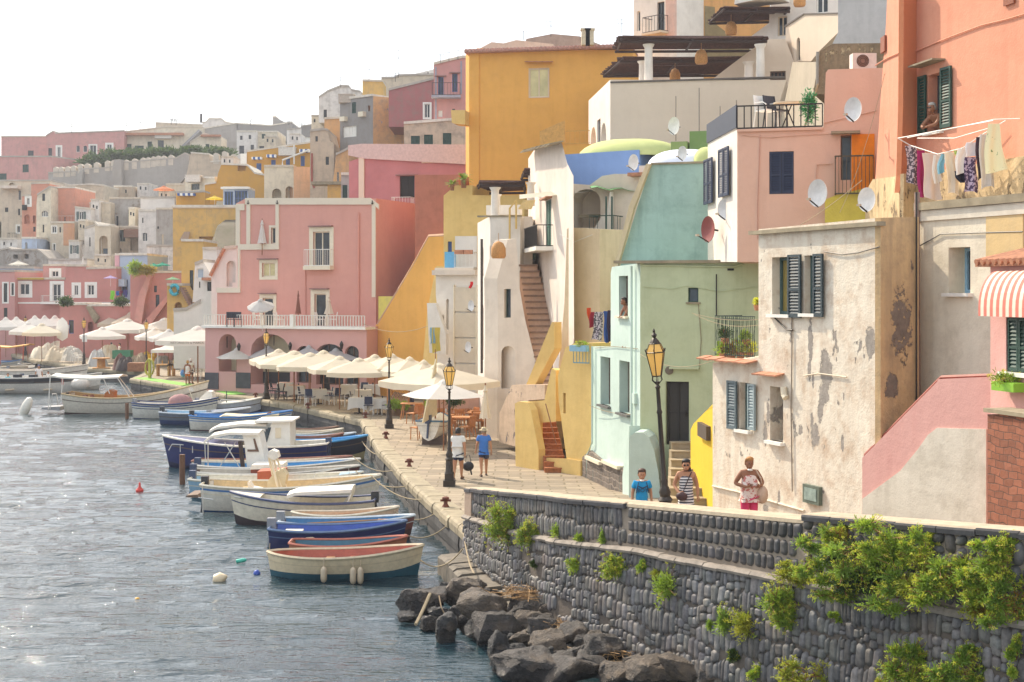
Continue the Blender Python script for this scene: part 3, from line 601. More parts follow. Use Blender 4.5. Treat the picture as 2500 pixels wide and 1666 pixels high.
TG = plain('#3f5a5a', .5); SH1 = plain('#2e3d42', .5)
ch = B('cream house with peeling plaster and open dark shutters beside the walkway', 1740, 35, 2150, 28.6, [(1740, 1330), (1740, 886), (1852, 872), (1852, 560), (2150, 532), (2150, 1400)], CRP, T=2, bk=(2.2, 3.0), zb=0.0, name='townhouse', wins=[
 ('w', 1885, 628, 1930, 768, dict(fr=TG, n=2, rev=.25, pane=plain('#8c7a3c', .5), sill=WHITEP)), ('w', 1964, 624, 1992, 766, dict(fr=TG, n=1, rev=.2, pane=GL, sill=WHITEP)),
 ('w', 1806, 935, 1832, 1050, dict(fr=TG, n=1, rev=.2, pane=GL, sill=WHITEP)), ('w', 1880, 945, 1912, 1078, dict(fr=GREENS, n=2, rev=.4, pane=GL, sill=WHITEP))])
for x0, x1, ya, yb, mt in ((1931, 1962, 622, 776, SH1), (1993, 2016, 620, 774, SH1), (1782, 1805, 930, 1048, plain('#56656a', .5)), (1833, 1850, 938, 1050, plain('#8a9a9c', .5))):
    u0, u1, z0, z1 = ch.rect(x0, ya, x1, yb); ch.shutter(u0, u1, z0, z1, -.1, mt)
def tiles(b, name, x0, y0, x1, y1, n, mat=TILE, drop=.08, w=.35):
    u0, _, z0, z1 = b.rect(x0, y0, x1, y1); u1 = b.rect(x0, y0, x1, y1)[1]; za = b.lz(x0, y0)[1]; zb = b.lz(x1, y1)[1]; m = M()
    for i in range(n):
        t = (i+.5)/n; c = u0+(u1-u0)*t; z = za+(zb-za)*t; hw = (u1-u0)/n*.52
        m.box(c-hw, c+hw, 0, w, 0, .035, Matrix.Translation((0, -w, z+random.uniform(-.01, .01)))@Matrix.Rotation(drop*2.5+random.uniform(-.05, .05), 4, 'X')@Matrix.Rotation(random.uniform(-.06, .06), 4, 'Y') if False else Matrix.Translation((0, -w, z-.05+random.uniform(-.01, .01)))@Matrix.Rotation(drop*2.5, 4, 'X'))
    return m.build(name, mat, b.root, M_=b.MB)
tiles(ch, 'tile_ledge', 1727, 872, 1850, 884, 8, w=.3); tiles(ch, 'tile_ledge', 1858, 910, 1916, 914, 4, w=.25)
ch.box('roof_edge', 1838, 553, 2152, 563, -.1, .12, KERB); ch.path('cable', [(2016, 615), (2060, 622), (2100, 617), (2150, 603)], .012, IRON, .03); ch.path('cable', [(1936, 720), (1936, 870), (1934, 1000), (1937, 1200)], .014, plain('#8a7c6c'), .03); ch.path('cable', [(1965, 918), (2000, 912), (2070, 921)], .014, plain('#c9b9a0'), .03)
ch.path('pipe_stub', [(1920, 945), (1922, 965), (1926, 972)], .07, CREAMF, .08, n=8); ch.path('skirting_line', [(1742, 1187), (1800, 1200), (1965, 1247)], .03, CRP, .02)
ch.path('bracket', [(1888, 768), (1925, 805), (1940, 806)], .02, IRON, .05)
mb_ = ch.box('meter_cabinet', 1968, 1185, 2008, 1230, .0, .09, plain('#5f6a5c', .5, var=.3)); ch.box('pane', 1973, 1192, 2002, 1222, .092, .1, plain('#8fa097', .3, var=.3), parent=mb_)
tf = B(None, 2150, 28.6, 2243, 29.2, [(2150, 1400), (2150, 532), (2243, 530), (2243, 1400)], plaster('#cfae80', '#6b6056', .55, .5, .15, .8, patches=[(1.0*t+.0, z, a, b) for t, z, a, b in ((.6, 5.9, .3, .7), (.3, 4.6, .2, .24), (.75, 3.6, .1, .3))], pcol='#7d7064', peel=.64, seed=3), T=.15, root=ch, part='shaded_wall', zb=0.0, plabel='tan side wall with black mould stains')  # tan paints the shade of this return; mould stains come on top
tf.path('pipe', [(2232, 470), (2232, 1000)], .02, IRON, .06); 
# ---- cream house with the blue window
r2m = plaster('#e6dcc6', '#a5977f', .45, .4, .1, .6, seed=5)  # lighter cream stands in for sunlight that misses this wall
r2 = B('cream house with a small light blue window above the pink stair wall', 2243, 30, 2500, 27, [(2243, 1300), (2243, 505), (2560, 470), (2560, 1300)], r2m, T=6, name='townhouse', wins=[('w', 2316, 604, 2369, 716, dict(fr=plain('#8fb6cf', .5), n=1, rev=.45, pane=GLB, sill=WHITEP))])
r2.box('roof_edge', 2240, 482, 2560, 502, -.2, .1, KERB); r2.box('parapet', 2243, 503, 2560, 530, .0, .05, plaster('#d9d0be', '#a39a88', .4, .3)); r2.path('drain_pipe', [(2248, 470), (2248, 600), (2249, 800), (2250, 990)], .055, plain('#8d7468', .6, var=.25), .09, n=10)
r2.path('cable', [(2250, 600), (2300, 572), (2420, 568), (2500, 566)], .012, IRON, .03)
r2.poly('ochre_strip', [(2410, 640), (2410, 508), (2500, 500), (2500, 640)], .002, .03, plaster('#d8bb86', '#a5977f', .3, .3))
# ---- pink stair wall and pink house at right edge
PINKR = plaster('#dda99e', '#b87670', .2, .25, .08)
ps = B('pink stair wall rising in steps to the pink house at the right edge', 2105, 29, 2500, 25.5, [(2105, 1360), (2105, 1118), (2288, 932), (2290, 926), (2418, 920), (2418, 1330)], PINKR, T=.35, name='stair_wall', cat='wall')
ps.poly('cream_panel', [(2107, 1360), (2108, 1218), (2200, 1150), (2245, 1095), (2268, 1062), (2290, 1045), (2410, 1048), (2410, 1330)], .002, .03, plaster('#ddd4c2', '#a09480', .5, .4))
ps.path('wall_capping', [(2103, 1113), (2286, 926), (2290, 922), (2418, 917)], .04, plain('#8d4a3c'), -.1)
pr = B('pink house corner with a red tiled roof edge and a green shutter', 2418, 25.8, 2500, 24.8, [(2418, 1400), (2418, 645), (2580, 632), (2580, 1400)], PINKR, T=6, name='townhouse', wins=[('c', 2456, 776, 2510, 910, dict(shm=GREENS, sill=WHITEP))])
m = M(); u0 = pr.lz(2400, 630)[0]; u1 = pr.lz(2580, 630)[0]; z = pr.lz(2440, 640)[1]
n_ = 12
for i in range(n_): c = u0+(u1-u0)*(i+.5)/n_; m.tube([(c, -.2, z), (c, 1.2, z+.3)], .06, 8)
m.box(u0, u1, -.16, 1, z-.08, z-.03); m.build('roof_tiles', TILE, pr.root, M_=pr.MB)
bp = B('red brick pier at the right edge in front of the pink wall', 2411, 24.6, 2500, 23.6, [(2411, 1340), (2411, 1012), (2580, 1008), (2580, 1340)], None, T=.5, name='brick_pier', cat='pier')
BRK = stone_mat('brown_brick', '#91583f', '#5b4337', .24, .13, .7, ms=.008); bp.wall.data.materials.clear(); bp.wall.data.materials.append(BRK)
# brick texture works in xy, so rotate coordinates to wall plane
for l in [l for l in BRK.node_tree.links if l.from_node.type == 'TEX_COORD']:
    to = l.to_socket; mp = BRK.node_tree.nodes.new('ShaderNodeMapping'); mp.inputs['Rotation'].default_value = (math.radians(-90), 0, 0); src = l.from_socket; BRK.node_tree.links.remove(l); BRK.node_tree.links.new(src, mp.inputs[0]); BRK.node_tree.links.new(mp.outputs[0], to)
for l in [l for l in RUB.node_tree.links if l.from_node.type == 'TEX_COORD']:
    to = l.to_socket; mp = RUB.node_tree.nodes.new('ShaderNodeMapping'); mp.inputs['Rotation'].default_value = (math.radians(-90), 0, 0); src = l.from_socket; RUB.node_tree.links.remove(l); RUB.node_tree.links.new(src, mp.inputs[0]); RUB.node_tree.links.new(mp.outputs[0], to)
bp.box('capping', 2407, 1008, 2580, 1018, -.5, .05, KERB)
# ---- coral tower
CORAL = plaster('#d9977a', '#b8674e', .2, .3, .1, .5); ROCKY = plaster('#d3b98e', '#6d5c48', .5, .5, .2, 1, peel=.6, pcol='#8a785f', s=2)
ct = B('tall coral tower house with a man at its green shuttered window', 2140, 38, 2210, 35, [(2132, 480), (2136, 452), (2150, 240), (2163, 60), (2168, -60), (2206, -60), (2206, 448), (2206, 480)], CORAL, T=.6, bk=(1, 2), name='tower_house', cat='house', part='corner_wall')
ctf = B(None, 2206, 35.1, 2238, 35.4, [(2196, 470), (2200, 430), (2205, 250), (2207, -60), (2238, -60), (2238, 470)], plaster('#cc8058', '#a8603e', .15, .2), T=.15, root=ct, part='narrow_wall')  # shade of this face painted in as a darker coral
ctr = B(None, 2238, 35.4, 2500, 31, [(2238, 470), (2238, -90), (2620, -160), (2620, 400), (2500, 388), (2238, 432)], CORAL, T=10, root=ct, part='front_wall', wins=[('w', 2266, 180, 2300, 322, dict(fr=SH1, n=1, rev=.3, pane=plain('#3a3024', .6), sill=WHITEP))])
for x0, x1, ya, yb in ((2246, 2265, 186, 325), (2301, 2327, 164, 312)): u0, u1, z0, z1 = ctr.rect(x0, ya, x1, yb); ctr.shutter(u0, u1, z0, z1, -.08, GREENS)
ctr.poly('window_hood', [(2248, 163), (2308, 143), (2308, 147), (2248, 167)], 0, .35, KERB)
ctr.path('cable', [(2238, 126), (2280, 108), (2330, 88), (2400, 62), (2460, 48), (2520, 30)], .018, CORAL, .03); ct.path('cable', [(2140, 160), (2170, 142), (2206, 126)], .018, CORAL, .03)
ct.poly('rock_base', [(2120, 560), (2124, 465), (2140, 438), (2206, 430), (2206, 560)], .0, .1, ROCKY); ctf.poly('rock_base', [(2196, 560), (2198, 425), (2238, 424), (2238, 560)], 0, .11, ROCKY); ctr.poly('rock_base', [(2238, 560), (2238, 428), (2400, 400), (2560, 372), (2560, 560)], 0, .1, ROCKY)
for bx, q in ((ct, (2155, 90, 2165, 128)), (ctr, (2455, -8, 2480, 12))): bx.box('wall_bracket', *q, 0, .06, plain('#8a4a2c'))
# ================= middle buildings =================
WW = plaster('#e2dacd', '#b3a797', .3, .25); WW2 = plaster('#d9cbb9', '#a8998a', .3, .3, seed=2); WSHADE = plaster('#d8c6b0', '#b5a08c', .15, .15, .05)  # last one: the white plaster with shade put into its colour
REED = plain('#4a3028', .9, var=.5, scale=9); BEIGE = plaster('#d4bfa2', '#b09a80', .2, .2)
YEL = plaster('#dcbb74', '#b08a48', .3, .25, seed=1); YEL2 = plaster('#dfa54e', '#b07f34', .2, .25, .07)
# yellow brick stair house by the quay
yh = B('rounded yellow stair house with brick steps between its walls', 1275, 53.5, 1420, 50.5, [(1388, 1156), (1364, 980), (1362, 918), (1380, 850), (1402, 838), (1445, 838), (1445, 1190), (1420, 1162), (1395, 1158)], YEL, T=3.5, name='stair_house', cat='house', zb=0, wins=[('r', 1375, 960, 1381, 1010, dict(rev=.3))])
yh.poly('front_wall', [(1275, 1150), (1273, 985), (1282, 980), (1302, 982), (1312, 1000), (1331, 1096), (1331, 1155), (1312, 1155)], .0, .3, YEL); yh.poly('back_wall', [(1266, 1150), (1268, 982), (1318, 978), (1336, 900), (1346, 905), (1346, 1030), (1298, 1034), (1298, 1150)], -.5, -.2, YEL)
STEPB = plain('#a8683f', .85, var=.3, scale=12, bump=.4); m = M(); RI = yh.RM.inverted()
for i in range(9):
    t = i/8; d0 = 51.4+3.0*t; x0 = 1.17-.14*t; x1 = 1.98-.3*t; z1 = .17*(i+1); m.box(x0, x1, d0, d0+1.2, -.1, z1, RI); m.box(x0, x1, d0-.03, d0+.01, z1-.035, z1+.012, RI)
m.box(.9, 1.7, 54.8, 56.5, -.1, 1.75, RI); m.build('steps', STEPB, yh.root)
yh.path('handrail', [(1351, 985), (1378, 1085)], .02, plain('#8a5a3a'), .35); yh.poly('plinth', [(1336, 1162), (1336, 1118), (1388, 1120), (1420, 1125), (1420, 1175)], 0, .05, YEL)
# wall between (brown buttress) and cream stair house
BRW = plaster('#c9b096', '#8a7566', .5, .4, .1, .7, peel=.6, pcol='#7d7370', s=1.6)
bw = B('peeling beige buttress wall between the quay and the long stair', 1219, 59.5, 1278, 57, [(1219, 1080), (1219, 1010), (1250, 940), (1330, 940), (1330, 975), (1290, 978), (1290, 1100), (1265, 1092)], BRW, T=3, name='buttress_wall', cat='wall')
sh_ = B('cream stair house with a long straight flight and an arched doorway', 1213, 63.5, 1420, 62, [(1213, 1090), (1216, 800), (1214, 680), (1240, 585), (1260, 583), (1268, 700), (1282, 780), (1312, 900), (1318, 960), (1318, 1090)], WW2, T=.5, bk=(-.3, 1.5), name='stair_house', cat='house', wins=[('r', 1224, 845, 1258, 950, dict(rev=.5, arch=True)), ('w', 1231, 706, 1247, 776, dict(fr=GREENS, n=1, rev=.3, pane=GLB))])
m = M(); nm = M(); n_ = 22
for i in range(n_):
    t = i/n_; y = 958-(958-632)*t; x0 = 1318-54*t; x1 = (1354 if y > 790 else 1354-46*(790-y)/158)-8; d0 = 61.7+4.2*t; q0 = XD(x0, d0); q1 = XD(x1+8, d0); z = CH-(y-HY)*d0/FL
    m.box(q0.x, q1.x, d0, d0+1.2, z-5, z); nm.box(q0.x, q1.x+.02, d0-.07, d0+.1, z-.075, z+.012)
sx = m.build('flight_of_steps', plaster('#dcb89c', '#8d7462', .4, .2, bump=.7, s=2)); nm.build('shade_nosings', plain('#8a6f5c', .9, var=.3), sx); tag(sx, 'long steep flight of pinkish stone steps up to a green gate', 'steps')  # nosings coloured dark to paint the shade line under each step
cs = B('cream side wall house with the tall green shuttered balcony door', 1306, 68, 1360, 61, [(1354, 960), (1352, 790), (1332, 725), (1308, 622), (1308, 360), (1372, 350), (1385, 400), (1400, 430), (1402, 960)], plaster('#dccfc2', '#b5a392', .3, .3), T=.4, bk=(1, 6), name='house', zb=2.0, wins=[('c', 1333, 488, 1346, 604, dict(shm=plain('#2e6354', .5), hood=TILE))])
cs.balcony(1310, 556, 1350, 606, .7, IRON, WHITEP, .18, .14); tiles(cs, 'roof_tiles', 1300, 370, 1376, 352, 7, KERB, w=.6)
gp = B('green metal gate at the head of the long steps', 1264, 66.8, 1308, 66.5, (590, 590, 634), plain('#2f5546', .5), T=.06, name='gate', cat='gate')
gp.railing(1264, 568, 1300, 592, .02, IRON, .2)
bb = B('bare beige wall with streaks behind the yellow stair house', 1382, 58, 1465, 56.5, [(1360, 940), (1378, 740), (1384, 560), (1390, 556), (1464, 560), (1464, 1000), (1360, 1000)], plaster('#dcc5a0', '#a8906a', .3, .5, .08, seed=4), T=5, name='house', zb=1)
bb.poly('ramp_wall', [(1312, 978), (1345, 900), (1392, 786), (1398, 786), (1398, 850), (1355, 930), (1330, 980)], .6, 1.0, YEL)
bb.path('clothesline', [(1376, 572), (1410, 592), (1455, 574)], .012, IRONW, .2)
# terrace house above with arch, green awning
tw = B('white terrace house with an open arch under the blue house', 1372, 61.5, 1560, 60, [(1372, 760), (1372, 447), (1440, 452), (1470, 430), (1500, 425), (1560, 425), (1560, 760)], WW2, T=5, name='house', wins=[('r', 1396, 462, 1466, 556, dict(rev=1.2, arch=.8))])
tw.box('counter', 1402, 522, 1462, 530, -.8, -.5, KERB); tw.poly('low_wall', [(1462, 590), (1464, 555), (1480, 530), (1492, 520), (1500, 470), (1500, 590)], .1, .5, WW)
tw.box('balcony_slab', 1462, 586, 1530, 594, .0, 1.1, WHITEP); tw.railing(1462, 530, 1520, 587, 1.05, GREENS, .3)
tw.poly('yellow_front', [(1456, 665), (1462, 594), (1530, 594), (1515, 665)], .3, .9, YEL); tw.box('tiled_hood', 1544, 424, 1580, 432, 0, .6, TILE)
# blue house with green dome
bl = B('blue walled house under a pale green vaulted roof', 1373, 66, 1568, 65, [(1373, 600), (1373, 378), (1560, 366), (1568, 600)], plaster('#7b9acb', '#5b78a8', .2, .2), T=5.5, name='house')
def dome(b, name, px, py, wpx, hpx, ry, mat, off=2.8):
    u, z = b.lz(px, py); ppm = FL/(b.A.y+off); m = M(); rx = wpx/2/ppm; h = hpx/ppm
    m.grid(lambda a, c: (u+rx*math.copysign(abs(math.cos(math.pi*a))**.75, math.cos(math.pi*a))*(math.cos(math.pi/2*c)**.75), off+ry*(math.sin(math.pi*a))*math.cos(math.pi/2*c)**.75, z+h*math.sin(math.pi/2*c)), 16, 8)
    m.grid(lambda a, c: (u+rx*math.copysign(abs(math.cos(math.pi*a))**.75, math.cos(math.pi*a))*(math.cos(math.pi/2*c)**.75), off-ry*(math.sin(math.pi*a))*math.cos(math.pi/2*c)**.75, z+h*math.sin(math.pi/2*c)), 16, 8)
    return m.build(name, mat, b.root, True, M_=b.MB)
PGR = plaster('#c2c885', '#8f9a62', .3, .2)
dome(bl, 'roof', 1515, 378, 262, 48, 2.7, PGR)
bl.box('chimney', 1636, 345, 1676, 366, -1, -.2, plaster('#7d9256')); bl.box('chimney', 1680, 318, 1730, 370, -1.4, -.4, plaster('#6f8a50'))
dm = B('low white domed roof building behind the leaning teal wall', 1560, 60, 1728, 59, (405, 398, 640), WW, T=5, name='domed_house', cat='house'); dome(dm, 'roof', 1645, 402, 190, 46, 2.4, plaster('#dfe3ee', '#b5b8c6', .2, .2), 2.6); dome(dm, 'green_vault', 1715, 400, 70, 45, 1, PGR, 1.1)
# cream terrace house with pergolas
wt = B('big cream terrace house with reed pergolas and arched side doors', 1437, 82, 1490, 75, [(1437, 420), (1437, 246), (1490, 195), (1490, 420)], WLIT, T=6, name='terrace_house', cat='house', part='side_wall', zb=10, wins=[('r', 1442, 310, 1455, 380, dict(rev=.4, arch=True)), ('w', 1458, 292, 1466, 360, dict(fr=IRON, n=1)), ('r', 1467, 300, 1480, 380, dict(rev=.4, arch=True))])
wf = B(None, 1490, 75, 1935, 73, [(1490, 470), (1490, 195), (1920, 196), (1900, 260), (1850, 470)], WSHADE, T=9, root=wt, part='front_wall')
wf.box('parapet_edge', 1490, 193, 1918, 197, -.3, .06, plain('#5a5148'))
wl = B('narrow white house wedge left of the cream terrace house', 1438, 86, 1462, 85, (244, 244, 420), WLIT, T=5, name='house')
def column(b, px, y0, y1, wpx, w=-.4, mat=None):
    u, z0 = b.lz(px, y1); _, z1 = b.lz(px, y0); r = wpx/2*(b.A.y)/FL; m = M().lathe([(r, 0), (r*.88, (z1-z0)*.8), (r*.9, (z1-z0)*.9), (r*1.25, (z1-z0)*.97), (r*1.3, z1-z0)], (u, -w, z0), 14); return m.build('column', mat or WLIT, b.root, True, M_=b.MB)
for px, y0, y1, ww, w in ((1580, 104, 194, 22, -.6), (1552, 128, 194, 22, -3), (1855, 104, 194, 22, -.6), (1820, 128, 194, 24, -3.2), (1765, 156, 194, 18, -5), (1550, 152, 194, 16, -5)): column(wf, px, y0, y1, ww, w)
def pergola(label, quad, d0, d1, seed, group=None):
    """reed roof: quad of pixels near-left, near-right, far-right, far-left at depths d0 (near) and d1 (far)"""
    r = random.Random(seed); a, b, c, e = P(*quad[0], d0), P(*quad[1], d0), P(*quad[2], d1), P(*quad[3], d1)
    root = empty('pergola', a, 0, label, 'pergola', group); m = M(); n = 46
    for i in range(n):
        t = (i+r.uniform(-.3, .3))/n; p = a.lerp(e, t); q = b.lerp(c, t); v = (q-p); s0 = r.uniform(-.02, .03); s1 = 1+r.uniform(-.03, .02)
        p2 = p+v*s0-a; q2 = p+v*s1-a; mid = (p2+q2)/2+Vector((0, 0, r.uniform(-.09, .03))); m.tube([p2+Vector((0, 0, r.uniform(-.04, .04))), mid, q2], r.uniform(.035, .06), 4)
    m.build('reed_roof', REED, root); m = M()
    for t in (.02, .5, .98): p, q = a.lerp(b, t)-a, e.lerp(c, t)-a; m.tube([p-Vector((0, 0, .12)), q-Vector((0, 0, .12))], .07, 6)
    for t in (.05, .9): p, q = a.lerp(e, t)-a, b.lerp(c, t)-a; m.tube([p-Vector((0, 0, .22)), q-Vector((0, 0, .22))], .08, 6)
    m.build('beams', plain('#3d2a24', .8), root); return root
pergola('lower reed pergola with sagging canes over the cream terrace', [(1515, 140), (1812, 139), (1780, 180), (1468, 182)], 80, 86, 1)
pergola('upper reed pergola on white columns over the cream terrace', [(1510, 90), (1874, 90), (1850, 118), (1500, 120)], 74.5, 80, 2)
pergola('dark reed pergola beside the white house at the top of the photo', [(1765, 18), (1930, 18), (1900, 48), (1728, 52)], 80.2, 84, 3)
pergola('small brown reed pergola above the yellow terrace with cycads', [(1172, 443), (1280, 443), (1284, 464), (1160, 466)], 76, 82.5, 4)
pergola('little reed shade above the white house with the dark downpipe', [(1280, 414), (1312, 414), (1314, 430), (1272, 432)], 72, 76, 5)
BSK = plain('#b5824a', .8, var=.3, scale=20)
for px, py, d, lab, sc_ in ((1712, 140, 76, 'woven basket lantern under the upper pergola', 1), (1648, 184, 81, 'woven basket lantern under the lower pergola', .9), (1785, 70, 82, 'woven basket lantern under the dark top pergola', 1), (1952, 0, 78, 'woven basket lantern at the very top of the photo', 1), (1217, 612, 62, 'woven basket lantern hanging beside the long steps', .95)):
    q = P(px, py, d); m = M().lathe([(.05, .42), (.22, .34), (.33, .1), (.34, -.25), (.28, -.36)], (0, 0, 0), 12); m.tube([(0, 0, .4), (0, 0, .8)], .012, 4)
    o = m.build('basket_lantern', BSK, None, True); o.location = q; o.scale = (sc_,)*3; tag(o, lab, 'lantern', 'woven basket lanterns')
# top right white houses, ochre house, grey wall
oc = B('weathered ochre house at the top of the photo behind the pergolas', 1652, 96, 1880, 95, (-20, -20, 230), plaster('#cf9a5c', '#8f7a52', .4, .5, .12, seed=7), T=8, name='house')
oc.poly('dark_patch', [(1720, 90), (1720, 15), (1745, 18), (1748, 60), (1790, 92), (1880, 92), (1880, 160), (1720, 160)], .0, .05, plaster('#8e7d58', '#5c5340', .5, .4, .2))
wn = B('white tower house with a pink shuttered balcony door at the top of the photo', 1547, 97, 1652, 94, (-20, -20, 230), WW, T=8, name='tower_house', cat='house', zb=15, wins=[('w', 1555, 28, 1563, 76, dict(n=1)), ('w', 1604, 5, 1622, 80, dict(fr=IRON, pane=GL, door=True))])
wn.balcony(1592, 44, 1636, 82, .9, IRON, BEIGE, .15, .25); wn.box('pink_strip', 1630, -20, 1652, 92, .0, .2, plaster('#dcb4a0'))
w2 = B('white modern house with a glazed door and a wide balcony at the top right', 1878, 82, 2048, 80, [(1830, 260), (1830, 92), (1878, 56), (1878, 30), (1890, -30), (2048, -30), (2048, 260)], WLIT, T=8, name='house', zb=14, wins=[('w', 1898, 40, 1922, 88, dict(fr=BEIGE)), ('w', 1993, -20, 2022, 32, dict(fr=WHITEP, door=True))])
w2.poly('balcony', [(1832, 30), (1836, 0), (1880, -30), (1940, -30), (1940, 14), (1880, 20)], .8, 2.6, WW); 
w3 = B('white terrace block with a tall arched slit window and a dark coping', 1918, 78, 2046, 72, [(1918, 215), (1918, 62), (1964, 33), (2046, 33), (2046, 80), (2000, 125), (1980, 150), (1950, 150), (1930, 215)], WSHADE, T=4, name='terrace_block', cat='house', wins=[('w', 1945, 92, 1953, 148, dict(fr=IRON, n=1, arch=True))])
w3.poly('wall_coping', [(1916, 64), (1964, 33), (2048, 31), (2048, 34), (1964, 36), (1918, 67)], -.3, .06, plain('#5a5148'))
w4 = B('white house wall with a small dark grated window behind the terrace', 1740, 78, 1938, 77, [(1738, 195), (1790, 155), (1870, 96), (1918, 96), (1938, 150), (1938, 230), (1740, 230)], WSHADE, T=5, name='house', wins=[('w', 1880, 174, 1918, 196, dict(fr=BRN, n=4, pane=DARK))])
gw = B('tall grey shaded gable wall at the top right beside the coral tower', 2046, 66, 2200, 65, [(1985, 200), (2046, 80), (2046, -30), (2200, -30), (2200, 200)], plaster('#b9b6b2', '#8b8986', .4, .35), T=6, name='house')
os_ = B('old brown rubble stone hut behind the air conditioner', 2000, 55, 2190, 54, [(1985, 230), (2002, 125), (2034, 107), (2190, 105), (2190, 230)], plaster('#8f7a5e', '#4f4536', .7, .5, .3, 1.2, peel=.58, pcol='#b09a78', s=2), T=4, name='stone_hut', cat='hut')
os_.path('pipe', [(1997, 128), (1996, 210)], .06, plain('#8a8378'), .1)
st4 = B('grey sloping stair wall beside the stone hut', 1935, 68, 2005, 60, [(1900, 330), (1935, 152), (2010, 152), (2012, 330)], plaster('#b3a692'), T=4, name='stair_wall', cat='wall')
# ochre big house
oh = B('large ochre yellow house with one pale window and a tiled roof edge', 1137, 97, 1165, 90, (134, 118, 520), YEL2, T=6, name='house', part='side_wall', zb=8)
of_ = B(None, 1146, 90, 1545, 88, (122, 122, 520), YEL2, T=10, root=oh, part='front_wall', wins=[('w', 1292, 168, 1340, 238, dict(fr=BEIGE, pane=plain('#c9bd86', .25, var=.25, scale=.8), n=2, sur=BEIGE, sw=.03, rev=.06))])
m = M(); u0 = of_.lz(1137, 120)[0]; u1 = of_.lz(1545, 120)[0]; z = of_.lz(1300, 121)[1]; n_ = 44
for i in range(n_): c = u0+(u1-u0)*(i+.5)/n_; m.tube([(c, -.5, z-.02), (c, 3, z+.5)], .11, 6)
m.box(u0, u1, -.42, 3, z-.14, z-.04); m.build('roof_tiles', plain('#b5897a', .8, var=.25), oh.root, M_=of_.MB)
tiles(of_, 'tile_hood', 1283, 152, 1350, 152, 7, w=.35); of_.box('pilaster', 1146, 126, 1170, 500, .0, .08, YEL2)
rl = B('low pinkish roof block behind the ochre house', 1150, 105, 1350, 104, [(1150, 130), (1200, 103), (1230, 106), (1260, 98), (1350, 108), (1350, 150), (1150, 150)], plaster('#cdb9a8'), T=4, name='roof_block', cat='house')
rl2 = B('brown square rooftop room above the ochre house', 1285, 112, 1415, 110, [(1270, 140), (1285, 95), (1348, 83), (1415, 89), (1415, 140)], plaster('#a89282', '#6d5f54', .5, .3), T=4, name='rooftop_room', cat='house')
ol = of_.poly('balcony', [(1114, 305), (1112, 275), (1146, 275), (1146, 310), (1122, 308)], .0, 1.2, YEL)
ylr = B('yellow railed roof terrace wall in front of the ochre house', 1318, 80, 1440, 79, (352, 352, 460), YEL2, T=1, name='terrace_wall', cat='wall'); ylr.railing(1380, 320, 1440, 352, .02, plain('#c99a4a'), .25)
ylr.poly('panel', [(1320, 364), (1320, 322), (1381, 295), (1381, 348)], .1, .16, plain('#c9964a', .6, var=.2))
# yellow terrace house with cycads
yt = B('bright yellow terrace house with two cycads on its roof corner', 1083, 78, 1300, 77, [(1083, 700), (1083, 478), (1112, 453), (1153, 453), (1153, 477), (1280, 477), (1280, 700)], YEL, T=5, name='terrace_house', cat='house', zb=2, wins=[('w', 1093, 590, 1103, 620, dict(fr=BLUES, pane=BLUES, n=1))])
yt.poly('white_lower', [(1112, 660), (1112, 577), (1165, 577), (1165, 660)], .0, .1, WW)
yt.box('blue_gate', 1093, 616, 1119, 655, .6, .66, plain('#5fa5cc', .6)); yt.railing(1119, 618, 1165, 655, .9, WHITEP, .2); yt.box('flower_box', 1121, 612, 1142, 622, .9, 1.1, TILE); yt.box('flower_box', 1144, 612, 1164, 622, .9, 1.1, TILE); yt.box('balcony_slab', 1075, 655, 1168, 668, 0, 1.2, WW2)
# beige panel tower house
bp2 = B('narrow white house with tall beige net panels and two small dishes', 1066, 74, 1168, 73, [(1066, 1030), (1068, 760), (1064, 720), (1064, 668), (1166, 668), (1166, 1030)], WW, T=5, name='house', zb=0, wins=[('r', 1089, 730, 1096, 805, dict(rev=.2, arch=True)), ('r', 1068, 770, 1084, 806, dict(rev=.6))])
u0, u1, z0, z1 = bp2.rect(1112, 700, 1164, 950); m = M()
for i in range(4): zz = z0+(z1-z0)*i/4; m.box(u0, u1, -.1, -.04, zz+.04, z0+(z1-z0)*(i+1)/4-.04)
m.build('net_panel', plaster('#cfc2ab', '#a39581', .3, .2), bp2.root, M_=bp2.MB); bp2.box('panel_frame', 1109, 696, 1112, 960, .0, .14, CREAMF); bp2.box('panel_frame', 1164, 696, 1167, 960, .0, .14, CREAMF); bp2.box('cornice', 1062, 660, 1168, 672, 0, .35, WW2)
bp2.poly('balcony_wall', [(1066, 860), (1060, 740), (1080, 740), (1106, 815), (1106, 865)], .5, .8, WW)
# white house with dark downpipes
wd_ = B('tall white house with dark downpipes and two white columns on top', 1166, 69, 1197, 66, [(1166, 1020), (1166, 545), (1197, 528), (1197, 1020)], WLIT, T=2, name='house', part='side_wall', zb=0, wins=[('r', 1174, 600, 1181, 675, dict(rev=.3, arch=True)), ('r', 1174, 740, 1181, 880, dict(rev=.3, arch=True))])
wdf = B(None, 1197, 66, 1304, 65.5, [(1197, 1020), (1197, 529), (1270, 529), (1270, 700), (1304, 700), (1304, 1020)], WW, T=5, root=wd_, part='front_wall')
wdf.box('painted_recess_shade', 1196, 600, 1212, 675, .0, .03, WSHADE); wdf.path('drain_pipe', [(1183, 585), (1183, 910)], .06, plain('#4a403a', .5), .5, n=8); wdf.path('drain_pipe', [(1211, 730), (1211, 930)], .06, plain('#5a4a40', .5), .3, n=8)  # flat darker panel painting the shade of a recess, none is cut
wdf.box('wall_coping', 1166, 526, 1272, 530, -.2, .06, KERB); wdf.box('upper_slab', 1165, 496, 1250, 520, -2.0, -1.6, WW)
